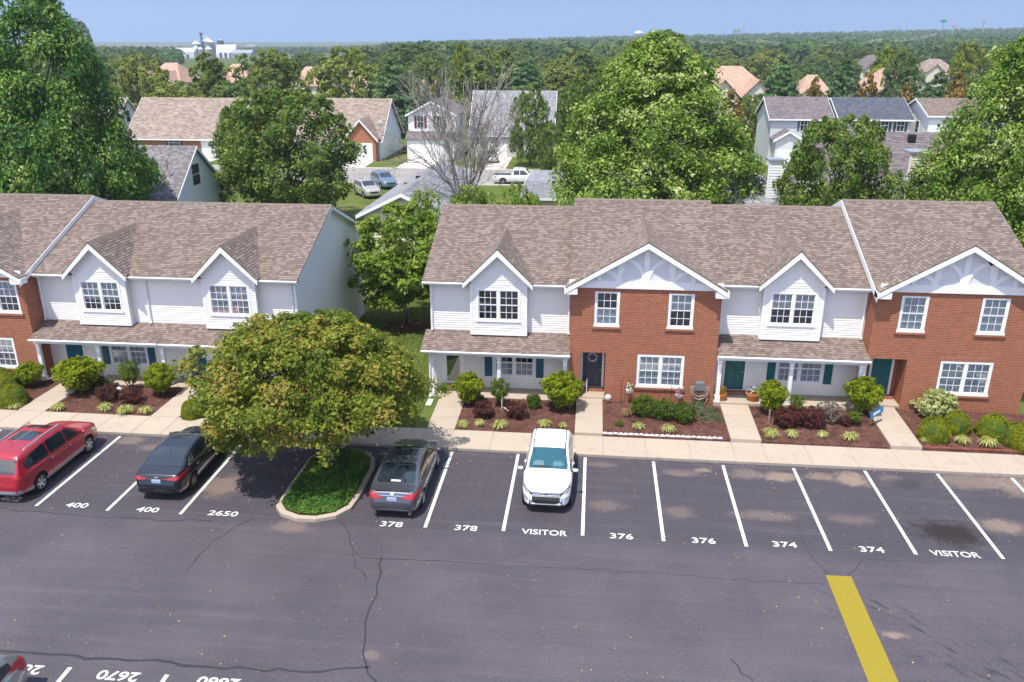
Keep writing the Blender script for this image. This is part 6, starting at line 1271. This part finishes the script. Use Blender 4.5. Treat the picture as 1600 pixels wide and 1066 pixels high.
# bare tree
def bare_tree(seed, H):
    rg = np.random.default_rng(seed); mb = MB()
    def grow(p, d, L, r_, lev):
        q = p+d*L*.5+Vector(rg.normal(size=3))*L*.04; e = q+(d+Vector((rg.normal()*.08, rg.normal()*.08, .12))).normalized()*L*.5; mb.tube([p, q, e], [r_, r_*.85, r_*.68], 5 if lev < 2 else 3, caps=False)
        if lev >= 6: return
        for k in range(2 if lev > 0 else 9):
            nd = (d+Vector(rg.normal(size=3))*(.30 if lev else .36)+Vector((0, 0, .10))).normalized(); grow(e if k < 2 else p.lerp(e, rg.uniform(.5, 1)), nd, L*rg.uniform(.7, .92), max(.011, r_*.64), lev+1)
        if lev >= 2:
            for k in range(2): grow(p.lerp(e, rg.uniform(.2, .9)), (d+Vector(rg.normal(size=3))*.55).normalized(), L*.66, max(.012, r_*.42), lev+(2 if lev > 2 else 1))
    grow(Vector((0, 0, -.1)), Vector((0, 0, 1)), H*.16, .15, 0); me = mb.mesh('branches', BARKP); return me
bm1 = bare_tree(11, 15); p = PY(724, 300, 34)
zmax = max(v.co.z for v in bm1.vertices); tz = PY(735, 84, 34).z; xr_ = np.percentile([abs(v.co.x) for v in bm1.vertices], 97); put_tree((bm1,), 'bare_tree', 'leafless grey tree with many upright branches, behind the gap', (p.x, 34, 0), 4.6/xr_, tz/zmax, .4, 'tree', None, ('branches',))
# individually visible trees beyond the street
DEC = [make_tree('oval', 1.5, 11, 5, 5, 200, 55, 1.0, .27, m_, r0=.25, limbs=8, lobes=.2, inner=.12) for m_ in (LF_D1, LF_D1, LF_D2, LF_D2)]
PIN = [make_tree('pine', 1., 12, 4.5, 4.5, 330, 36, .8, .30, LF_PIN, r0=.22, limbs=20, lobes=.22, inner=.15, flat=.35, asp=.3, up=.2) for _ in range(2)]
CED = make_tree('cedar', .3, 8, 2.4, 2.4, 150, 50, .55, .22, LF_CED, r0=.15, limbs=6, lobes=.15); LIM = make_tree('oval', 1.2, 9, 5, 5, 150, 55, 1.1, .3, LF_LIM, r0=.2, limbs=8, lobes=.25); YEL = make_tree('oval', 1.2, 9, 4, 4, 90, 50, 1., .3, LF_YEL, r0=.2, limbs=6, lobes=.3); NAR = make_tree('oval', 1, 11, 3., 3., 150, 60, .8, .26, LF_D1, r0=.2, limbs=6, lobes=.15)
for k, (kind, px, py, Y, half, nm, lab) in enumerate([
    ('D', 222, 88, 116, 42, 'shade_tree', 'rounded green tree above the small tan-roofed house'), ('N', 322, 82, 118, 27, 'shade_tree', 'narrow upright tree between two terracotta roofs'), ('D', 412, 80, 118, 54, 'shade_tree', 'broad tree behind the right end of the long brick house'), ('E', 360, 126, 112, 36, 'shade_tree', 'dark low tree above the long tan roof'), ('D', 540, 77, 120, 52, 'shade_tree', 'big olive-green tree above the satellite-dish house'), ('P', 614, 88, 116, 48, 'pine_tree', 'large soft pine left of the burgundy-shuttered house'),
    ('D', 275, 128, 110, 44, 'shade_tree', 'low bushy tree above the left part of the long tan roof'), ('E', 178, 100, 140, 30, 'shade_tree', 'dusky tree beside the huge dark tree'), ('E', 640, 70, 240, 50, 'shade_tree', 'tall dark tree crowning the skyline left of the bare tree'),
    ('P', 1224, 88, 112, 44, 'pine_tree', 'broad pine between plum roof and terracotta roof'), ('P', 1325, 92, 112, 36, 'pine_tree', 'pine above the gap between plum and slate roofs'), ('P', 1425, 118, 112, 42, 'pine_tree', 'pale pine above the slate roof'), ('P', 1470, 112, 116, 40, 'pine_tree', 'pine right of the brownish cedar'), ('P', 1545, 98, 112, 38, 'pine_tree', 'pine beside the big tree at the right edge'),
    ('C', 1276, 118, 106, 22, 'cedar_tree', 'brown-tinged cedar behind the plum roof ridge'), ('C', 1360, 114, 107, 24, 'cedar_tree', 'brown-tinged cedar behind the slate roof ridge'), ('C', 1418, 128, 104, 22, 'cedar_tree', 'dark brownish cedar left of the white gable house'), ('C', 1500, 110, 108, 24, 'cedar_tree', 'rust-coloured cedar above the brown roof'), ('C', 1145, 138, 84, 28, 'cedar_tree', 'rusty cedar right of the tall maple'),
    ('Y', 893, 82, 190, 17, 'yellow_tree', 'golden-yellow tree in the wood behind the grey roof'), ('L', 1393, 76, 190, 27, 'lime_tree', 'bright lime tree between the far roofs'), ('L', 1518, 68, 200, 25, 'lime_tree', 'lime-green tree left of the pinkish roof'), ('L', 722, 70, 200, 16, 'lime_tree', 'lime-green tree top above the bare tree'), ('L', 855, 140, 108, 18, 'lime_tree', 'lime-green bush above the grey roof'),
    ('E', 1415, 82, 170, 26, 'shade_tree', 'dark blue-green tree beside the bright lime tree'), ('P', 820, 84, 130, 46, 'pine_tree', 'bluish pine above the light grey roof'), ('D', 770, 78, 150, 40, 'shade_tree', 'green tree behind the right side of the bare tree'), ('E', 668, 92, 135, 32, 'shade_tree', 'dark scrubby tree behind the left side of the bare tree'), ('D', 1180, 150, 100, 24, 'shade_tree', 'small round tree left of the plum-roofed house'), ('E', 118, 33, 520, 19, 'far_tree', 'lone tall hazy tree on the left skyline')]):
    M_ = {'D': (DEC[k % 2], 11, 5), 'E': (DEC[2+k % 2], 11, 5), 'P': (PIN[k % 2], 12, 4.5), 'C': (CED, 8, 2.4), 'L': (LIM, 9, 5), 'Y': (YEL, 9, 4), 'N': (NAR, 11, 3.)}[kind]
    bt(M_[0], M_[1], M_[2], px, py, Y, half, nm, lab, k*1.1, z=float(terrain(PY(px, py, Y).x, Y)))
# belt of woodland trees
rg = np.random.default_rng(21); cnt = 0; placed = []
HB = [(o.matrix_world.translation if False else o.location, 13) for o in bpy.data.objects if o.get('category') == 'house' and o.location.y > 100]
HPX = [(800+FPX*(Vector(o_)-Vector(CAM)).dot(Vector(_r))/(Vector(o_)-Vector(CAM)).dot(Vector(_f)), 13/o_.y*FPX*.62+8, o_.y) for o_, _ in HB]
for it in range(6000):
    if cnt >= 210: break
    Y = 125+(rg.random()**1.3)*330; a = rg.uniform(-.80, .66); X = 5.5+a*(Y+30)
    px_ = 800+FPX*(Vector((X, Y, 5))-Vector(CAM)).dot(Vector(_r))/(Vector((X, Y, 5))-Vector(CAM)).dot(Vector(_f))
    if 225 < px_ < 430 and Y > 230: continue
    if any(abs(X-h_.x) < 15 and -6 < Y-h_.y < 24 for h_, _ in HB): continue
    if any(abs(px_-hp_) < hw_ and Y < hy_ for hp_, hw_, hy_ in HPX): continue
    if any((X-x)**2+(Y-y)**2 < (4.2+Y*.012)**2 for x, y in placed): continue
    placed.append((X, Y)); cnt += 1; H = rg.uniform(8, 13.5) if px_ > 560 else rg.uniform(6.5, 11); kk = rg.random(); zt_ = float(terrain(X, Y))
    if kk < .72: me, h0, r0_ = DEC[rg.integers(4)], 11, 5
    elif kk < .90: me, h0, r0_ = PIN[rg.integers(2)], 12, 4.5
    else: me, h0, r0_ = NAR, 11, 3.
    lab_ = ('leafy green' if kk < .72 else 'bluish soft pine' if kk < .9 else 'slim upright green')+' tree in the wooded belt '+('left of the silos' if px_ < 230 else 'under the silos' if px_ < 440 else 'above the satellite-dish house' if px_ < 640 else 'behind the bare tree' if px_ < 900 else 'behind the tall maple' if px_ < 1180 else 'above the plum and slate roofs' if px_ < 1430 else 'at the far right')+(', nearer rows' if Y < 230 else ', farther rows')
    put_tree(me, 'woodland_tree', lab_, (X, Y, zt_), H*rg.uniform(.38, .55)/r0_, H/h0, rg.uniform(0, 6), 'tree', 'trees of the wooded belt')
# far woods: one mass to the skyline
n = 9000; Y = 400+(rg.random(n)**1.15)*2300; a = rg.uniform(-.86, .72, n); X = 5.5+a*(Y+30); k = ~((a > -.50) & (a < -.285) & (Y > 300) & (Y < 1050)); k &= (rg.random(n) < np.where((a < -.2) & (Y < 1050), .7, 1)); X, Y = X[k], Y[k]; n = len(X); Z = terrain(X, Y); H = rg.uniform(8, 15, n)*np.where(a[k] < -.25, .8, 1); per = np.clip(30000/Y, 14, 60).astype(int); idx = np.repeat(np.arange(n), per); N_ = len(idx)
d = unit(rg.normal(size=(N_, 3))+np.array([0, -.5, .5])); cen = np.stack([X, Y, Z+H*.55], 1); rad = np.stack([H*.42, H*.42, H*.45], 1); P = cen[idx]+d*rad[idx]*rg.uniform(.75, 1.08, (N_, 1)); V = leaf_quads(P, d+rg.normal(size=(N_, 3))*.35, (H*.16)[idx]*rg.uniform(.6, 1.2, N_), rg, .8)
LF_FAR = m_leaf('leaf_far_wood', [(.03, .065, .025), (.065, .115, .035), (.12, .17, .045)], .2, .1, clump=.02); o = quads_obj('far_wood', V, LF_FAR); tag(o, 'distant woodland running to the skyline', 'woodland', kind='stuff')
# ================================================================ far landmarks
SILV = plain('silo_grey', (.30, .32, .35), .5, .4, .3); SILD = plain('silo_navy', (.05, .09, .14), .5, .4); WROOF = plain('roof_white', (.60, .61, .63), .5, .3, var=.05)
Yf = 870
def FP(px, py, y=Yf): return PY(px, py, y)
gz0 = float(terrain(FP(320, 85).x, Yf))
def silo(px0, px1, pt, pb, label, mat, cone=.35, y=Yf):
    a, b = FP(px0, pb, y), FP(px1, pt, y); r_ = (b.x-a.x)/2; c = ((a.x+b.x)/2, y, 0); t = thing('grain_silo', label, 'silo', (c[0], y, gz0), 0, 'farm silos on the left skyline'); m = MB(); m.lathe([(r_, gz0), (r_, b.z)], c, 20); m.build('bin', mat, t); m = MB(); m.lathe([(r_*1.03, b.z), (.3, b.z+r_*cone*2), (0, b.z+r_*cone*2)], c, 20); m.build('cone_roof', WROOF, t)
silo(317, 334, 66, 80, 'tallest grey grain silo with conical roof on the skyline', SILV); silo(301, 313, 69, 80, 'grey grain silo left of the tallest one', SILV, y=890); silo(341, 349, 63, 80, 'dark navy flat-topped silo on the skyline', SILD, .08, 880); silo(321, 331, 77, 84, 'small front silo with white cone before the tallest', SILV, .4, 850); silo(303, 310, 75, 82, 'small white-capped silo at the left of the group', SILV, .4, 850); silo(310, 317, 77, 83, 'small white-capped silo in the middle of the group', SILV, .4, 850)
t = thing('grain_elevator', 'slim grain elevator tower rising beside the silos', 'tower', (FP(314, 84).x, Yf-8, gz0)); p = FP(314, 55, Yf-8); m = MB(); m.box(p.x-.7, p.x+.7, Yf-8.7, Yf-7.3, gz0, p.z); m.build('leg', SILD, t); m = MB(); m.box(p.x-1.2, p.x+1.2, Yf-9, Yf-7, p.z+.002, p.z+2.5); m.build('head', SILD, t); q = FP(325, 58, Yf-8); m = MB(); m.tube([(p.x, Yf-8, p.z-1), (q.x, Yf-8, q.z)], .5, 6); m.build('spout', SILV, t)
def shed(px0, px1, pt, pb, label, arch=False, y=Yf, mat=WROOF):
    a, b = FP(px0, pb, y), FP(px1, pt, y); t = thing('farm_shed', label, 'shed', ((a.x+b.x)/2, y, gz0), 0, 'farm sheds'); h_ = b.z-gz0; d_ = 14
    m = MB()
    if arch: pr = [(y+d_/2-d_/2*math.cos(k*math.pi/10), gz0+h_*math.sin(k*math.pi/10)) for k in range(11)]
    else: pr = [(y, gz0), (y, gz0+h_*.62), (y+d_/2, gz0+h_), (y+d_, gz0+h_*.62), (y+d_, gz0)]
    m.prism([(a.x, p_[0], p_[1]) for p_ in pr], (b.x-a.x, 0, 0)); m.build('shell', mat, t)
    for k in range(3): x_ = a.x+(b.x-a.x)*(.25+.25*k); m = MB(); m.box(x_-1.2, x_+1.2, y-.3, y-.02 if not arch else y+.6, gz0, gz0+h_*.4); m.build('door', SILD, t)
shed(262, 302, 75, 84, 'long white farm shed left of the silos', y=840); shed(337, 366, 70, 83, 'white arched farm building right of the silos', True, 865); shed(360, 392, 78, 84, 'low pale shed at the right of the farm', y=845, mat=SILV)
def bld(px0, px1, pt, y, label, mat):
    a, b = FP(px0, pt, y), FP(px1, pt, y); z_ = float(terrain(a.x, y)); t = thing('far_building', label, 'building', ((a.x+b.x)/2, y, z_)); m = MB(); m.box(a.x, b.x, y, y+20, z_, a.z); m.build('block', mat, t); n = 5
    for k in range(n):
        x_ = a.x+(b.x-a.x)*(k+.5)/n; m = MB(); m.box(x_-(b.x-a.x)*.05, x_+(b.x-a.x)*.05, y-.5, y-.05, a.z-(a.z-z_)*.3, a.z-(a.z-z_)*.12); m.build('window', SILD, t)
bld(384, 398, 70.5, 1900, 'pale block building on the skyline right of the farm', WROOF); bld(1147, 1158, 45, 2600, 'grey block building on the skyline right of the tall maple', SILV)
def mast(px, pt, y, label, r_=.5, name='radio_mast'):
    p = FP(px, pt, y); z_ = float(terrain(p.x, y)); t = thing(name, label, 'mast', (p.x, y, z_)); 
    for k in range(3): m = MB(); a = k*2.1; m.tube([(p.x+r_*1.6*math.cos(a), y+r_*1.6*math.sin(a), z_), (p.x+.1*math.cos(a), y+.1*math.sin(a), p.z)], r_*.35, 4); m.build('leg', SILV, t)
    m = MB(); m.tube([(p.x, y, p.z), (p.x, y, p.z+4)], r_*.2, 4); m.build('antenna', SILV, t)
mast(1023, 36, 2500, 'thin radio mast left of the maple top', .9); mast(1163, 32, 2600, 'tallest thin radio mast right of the maple', .9); mast(1418, 30, 2300, 'thin radio mast left of the green pylon sign', .8); mast(990, 44, 2500, 'short radio mast beside the water tower', .8)
p = FP(998, 52, 2200); z_ = float(terrain(p.x, 2200)); t = thing('water_tower', 'white water tower on the skyline left of the maple top', 'water tower', (p.x, 2200, z_)); m = MB(); m.lathe([(0, -2.5), (9, -2.5), (12, 2), (11, 5), (6, 8), (0, 9)], (p.x, 2200, p.z-3), 18); m.build('tank', WROOF, t, smooth=True)
for k in range(5): a = k*1.26; m = MB(); m.tube([(p.x+8*math.cos(a), 2200+8*math.sin(a), z_), (p.x+8*math.cos(a), 2200+8*math.sin(a), p.z-5.4)], .6, 6); m.build('leg', WROOF, t)
GSG = plain('sign_green', (.02, .25, .20), .5, .3); RSG = plain('sign_faded_red', (.45, .28, .28), .5, .3)
def pylon(px, pt, pb, w, y, label, mat):
    p, q = FP(px, pt, y), FP(px, pb, y); z_ = float(terrain(p.x, y)); W_ = w*y/FPX/2; t = thing('pylon_sign', label, 'sign', (p.x, y, z_), 0, 'tall pylon signs on the right skyline'); m = MB(); m.box(p.x-W_, p.x+W_, y-.8, y+.8, q.z, p.z); m.build('panel', mat, t); m = MB(); m.tube([(p.x, y, z_), (p.x, y, q.z-.02)], .7, 8); m.build('pole', SILV, t)
pylon(1475, 31, 35, 8, 1150, 'green pylon sign on a tall pole on the right skyline', GSG); pylon(1491, 39, 43, 6, 1200, 'pale red pylon sign right of the green one', RSG); pylon(1538, 32.5, 36, 4, 1300, 'small pale pylon sign above the right wooded rise', RSG)
t = thing('power_line', 'thin power lines across the far wood at right', 'power line', (FP(1300, 70, 600).x, 600, 0)); pl = [FP(1090, 66, 640), FP(1180, 64, 620), FP(1300, 69, 600), FP(1380, 62, 600), FP(1465, 54, 600)]
for dz in (0, 1.2):
    for a, b in zip(pl[:-1], pl[1:]): m = MB(); m.tube([a.lerp(b, s)+Vector((0, 0, dz-4*2.*s*(1-s))) for s in np.linspace(0, 1, 9)], .07, 4); m.build('cable', GALV, t)
for a in pl: m = MB(); zz = float(terrain(a.x, a.y)); m.tube([(a.x, a.y, zz), a+Vector((0, 0, 1.8))], .2, 6); m.build('pole', STEM, t)
# ================================================================ summer haze
hb = MB(); hb.box(-3600, 3600, -120, 3300, -25, 110); ht = NT('haze'); ht.n.remove(ht.p); pv = ht.new('VolumePrincipled'); pv.inputs['Color'].default_value = (.72, .82, .95, 1); pv.inputs['Density'].default_value = .00024; pv.inputs['Anisotropy'].default_value = .2; ht.l.new(pv.outputs[0], ht.out.inputs['Volume']); hz_o = hb.build('haze', ht.mat); tag(hz_o, 'thin summer haze over the whole view', 'haze', kind='stuff')
# ================================================================ small things in the beds and by the doors
WHITEPL = plain('plastic_white', (.75, .75, .73), .5, .4, var=.08); TERRA = plain('terracotta', (.50, .17, .05), .8, .2, var=.2); HOSE = plain('hose_tan', (.36, .31, .22), .6, .3, var=.1)
REDBR = m_brick('edging_brick', ((.22, .06, .04), (.30, .09, .05)), (.2, .1, .08))
# white scalloped edging blocks
e = thing('garden_edging', 'low white scalloped edging along the wreath-door townhouse bed', 'edging', (8.7, 1.86, .2)); bm_ = MB(); bm_.prism([(-.105, -.03, -.1)]+[(.105*math.cos(math.pi-a*math.pi/6), -.03, .02+.06*math.sin(a*math.pi/6)) for a in range(7)]+[(.105, -.03, -.1)], (0, .06, 0)); bm_ = bm_.mesh('edging_block', WHITEPL)
x = 6.28
while x < 11.25:
    o = link('edging_block', bm_, e); o.location = (x-8.7, .0+random.uniform(-.012, .012), .0); x += .218
e = thing('garden_edging', 'low red brick edging along the right end townhouse bed', 'edging', (22, 1.85, .2)); bm_ = MB(); bm_.box(-.145, .145, -.05, .05, -.1, .075); bm_ = bm_.mesh('edging_brick', REDBR)
x = 19.4
while x < 25.1:
    o = link('edging_brick', bm_, e); o.location = (x-22, random.uniform(-.01, .01), random.uniform(-.008, .008)); x += .305
# downspout splash block
sb = G(672, 629, .12); m = MB(); m.hexa([(sb.x-.16, sb.y-.35, .1), (sb.x+.1, sb.y-.35, .1), (sb.x+.14, sb.y+.25, .1), (sb.x-.12, sb.y+.25, .1), (sb.x-.16, sb.y-.35, .15), (sb.x+.1, sb.y-.35, .15), (sb.x+.14, sb.y+.25, .2), (sb.x-.12, sb.y+.25, .2)]); tag(m.build('splash_block', PALE, loc=(sb.x, sb.y, .1)), 'pale concrete splash block under the downspout by the lawn', 'splash block')
# hose reel on the brick wall
hp = PY(1093, 606, BY-.1); h = thing('hose_reel', 'grey hose reel with hanging tan hose on the brick wall', 'hose reel', (hp.x, BY-.02, hp.z-.8))
m = MB(); m.hexa([(hp.x-.26, BY-.25, hp.z-.08), (hp.x+.26, BY-.25, hp.z-.08), (hp.x+.26, BY-.005, hp.z-.08), (hp.x-.26, BY-.005, hp.z-.08), (hp.x-.2, BY-.22, hp.z+.26), (hp.x+.2, BY-.22, hp.z+.26), (hp.x+.2, BY-.005, hp.z+.28), (hp.x-.2, BY-.005, hp.z+.28)]); m.build('reel_box', plain('plastic_grey', (.13, .14, .16), .5, .3), h)
for k in range(4):
    m = MB(); w = .26+.05*k; m.tube([(hp.x-w*math.cos(a)*1., BY-.14-.02*k, hp.z+.1-(.22+.14*k)*math.sin(a)) for a in np.linspace(0, math.pi, 13)], .022, 6); m.build('hose_loop', HOSE, h)
m = MB(); m.tube([(hp.x+.1, BY-.16, hp.z-.3), (hp.x, BY-.18, hp.z-.7), (hp.x+.2, BY-.2, hp.z-.88), (hp.x+.36, BY-.16, hp.z-.6), (hp.x+.38, BY-.08, hp.z-.1), (hp.x+.36, BY-.02, hp.z+.0)], .02, 6); m.build('hose_end', HOSE, h)
# round white flood lamp / disc by the walk
p = PY(950, 620, 5.0); m = MB(); m.lathe([(0, -.06), (.12, -.06), (.15, -.02), (.15, .02), (.08, .05), (0, .06)], n=16); m.v = [(p.x+a, p.y-.08-c*.7, p.z+b+c*.3) for a, b, c in m.v]; o = m.build('garden_disc', WHITEPL, loc=(p.x, p.y, p.z), smooth=True); tag(o, 'round white disc standing against the brick wall by the walk', 'ornament')
# flower pots and hanging baskets
FLW = m_leaf('petal_white', [(.6, .6, .62), (.8, .8, .82), (.75, .6, .65)], .3, .2); FLP = m_leaf('petal_pink', [(.45, .05, .25), (.6, .2, .4), (.8, .75, .78)], .3, .2); FLO = m_leaf('petal_orange', [(.6, .12, .02), (.7, .3, .03), (.1, .15, .02)], .3, .2)
def flowers(parent, c, r_, n, mat, leafmat, name='blossoms'):
    rg = np.random.default_rng(int(abs(c[0])*100)+n)
    for nm, mt_, k, s, sq in ((name, mat, n, .035, 1.), ('leaves', leafmat, n*2, .03, .85)):
        d = unit(rg.normal(size=(k, 3))+np.array([0, -.2, .5])); P = np.array(c)+d*r_*sq*rg.uniform(.6, 1., (k, 1)); o_ = ORG[parent]; V = leaf_quads(P, d+rg.normal(size=(k, 3))*.3, s, rg, .8)-np.array(o_); quads_obj(nm, V, mt_, parent)
def pot(px, py, label, r_=.2, fm=None, h=.34, y=5.75):
    p = G(px, py, .43); t = thing('flower_pot', label, 'flower pot', (p.x, p.y, .43)); m = MB(); m.lathe([(0, 0), (r_*.62, 0), (r_*.95, h*.8), (r_*1.05, h*.82), (r_*1.05, h), (r_*.9, h), (r_*.85, h*.9), (0, h*.9)], (p.x, p.y, .43), 14); m.build('pot', TERRA, t); flowers(t, (p.x, p.y, .43+h+.1), r_*1.25, 70, fm, LF_GRN)
pot(1127, 625, 'orange clay flower pot left of the green-teal porch door', .22, FLO); pot(1175, 626, 'orange clay flower pot with white blooms right of the green-teal porch door', .27, FLW, .36)
def basket(px, py, label, mat):
    p = PY(px, py, 5.0); zb = bed_z(p.x, 5.0); t = thing('hanging_basket', label, 'flower basket', (p.x, 5.0, zb)); m = MB(); m.tube([(p.x-.35, 5., zb), (p.x-.35, 5., p.z+.45), (p.x-.25, 5., p.z+.6), (p.x-.08, 5., p.z+.58), (p.x, 5., p.z+.42), (p.x, 5, p.z+.3)], .012, 5); m.build('shepherd_hook', BLACKP, t)
    m = MB(); m.lathe([(0, -.16), (.12, -.14), (.17, 0), (.16, .0), (0, -.03)], (p.x, 5., p.z), 12); m.build('bowl', WHITEPL, t); flowers(t, (p.x, 5., p.z+.1), .26, 60, mat, LF_GRN)
    for k in range(3):
        a = k*2.1; m = MB(); m.tube([(p.x+.16*math.cos(a), 5+.16*math.sin(a), p.z), (p.x, 5, p.z+.32)], .005, 4); m.build('chain', BLACKP, t)
basket(983, 609, 'white hanging basket of pale flowers left of the brick ground-floor window', FLW); basket(1061, 617, 'white hanging basket of pink flowers beside the hose reel', FLP)
# garden arch-back chair on the porch end
p = G(908, 612, .3); ch = thing('garden_bench', 'white slatted garden chair beside the navy door', 'chair', (p.x, p.y, .25)); bx, by, bz = p.x-.25, p.y-.1, .25
for dx in (0, .5): m = MB(); m.tube([(bx+dx, by, bz), (bx+dx, by, bz+.45), (bx+dx, by+.02, bz+.65)], .025, 6); m.build('leg', WHITEPL, ch); m = MB(); m.tube([(bx+dx, by+.45, bz), (bx+dx, by+.45, bz+.5), (bx+dx, by+.5, bz+.95)], .025, 6); m.build('leg', WHITEPL, ch)
for dx in (0, .5): m = MB(); m.box(bx+dx-.03, bx+dx+.03, by-.02, by+.5, bz+.64, bz+.67); m.build('arm', WHITEPL, ch)
for k in range(5): m = MB(); m.box(bx-.02, bx+.52, by+.0+.09*k, by+.07+.09*k, bz+.42, bz+.45); m.build('seat_slat', WHITEPL, ch)
for k in range(6): m = MB(); x_ = bx+.04+.085*k; m.tube([(x_, by+.46, bz+.45), (x_, by+.52, bz+.92+.10*math.sin(math.pi*(k+.5)/6))], .014, 5); m.build('back_slat', WHITEPL, ch)
m = MB(); m.tube([(bx+.25-.27*math.cos(a), by+.52, bz+.9+.16*math.sin(a)) for a in np.linspace(0, math.pi, 9)], .022, 6); m.build('back_rail', WHITEPL, ch)
# blue yard sign
p = G(1366, 668, .25); BLUS = plain('sign_blue', (.03, .12, .25), .4, .4, var=.15); s = thing('yard_sign', 'small tilted blue yard sign beside the last walkway', 'sign', (p.x, p.y, bed_z(p.x, p.y)))
q0 = PY(1356, 657, p.y-.05); q1 = PY(1378, 640, p.y+.3); u_ = Vector((.62, .42, .18)); v_ = Vector((.02, .12, .24)); o_ = Vector((p.x-.28, p.y-.15, bed_z(p.x, p.y)+.45))
m = MB(); m.prism([o_, o_+u_, o_+u_+v_, o_+v_], (.01, -.012, .003)); pn = m.build('panel', BLUS, s)
for k in range(2):
    a = o_+u_*(.2+.0*k)+v_*(.55-.22*k)+Vector((.01, -.02, .004)); m = MB(); m.prism([a, a+u_*.55, a+u_*.55+v_*.09, a+v_*.09], (.002, -.003, .001)); m.build('print_line', TRIM, pn)
for k in (.3, .7): a = o_+u_*k; m = MB(); m.tube([(a.x, a.y, s.location.z-.1), a+v_*.5], .008, 4); m.build('stake', BLACKP, s)
# globe light, wooden stake, white stick
p = G(187, 613, .1); m = MB(); m.lathe([(0, 0), (.07, .02), (.13, .10), (.12, .2), (.05, .27), (0, .28)], (p.x, p.y, p.z), 12); tag(m.build('globe_light', WHITEPL, loc=p, smooth=True), 'small white globe light in the bed left of the round tree', 'garden light')
p = G(1198, 653, .25); m = MB(); m.box(p.x-.03, p.x+.03, p.y-.45, p.y-.41, .2, .85); tag(m.build('wooden_stake', plain('wood_grey', (.3, .24, .19), .9, .1), loc=p), 'short weathered wooden stake before the shrub by the white blooms', 'stake')
p = G(784, 640, .16); m = MB(); m.tube([(p.x, p.y, .16), (p.x+.02, p.y, 1.05)], .022, 6); tag(m.build('marker_post', WHITEPL, loc=p), 'thin white marker post beside the sparse shrub, storm-door bed', 'post')
p = G(793, 640, .16); m = MB(); m.tube([(p.x-.2, p.y+.15, .19), (p.x+.3, p.y-.55, .19)], .03, 6); tag(m.build('drain_pipe', WHITEPL, loc=p), 'short white drain pipe lying on the mulch', 'pipe')
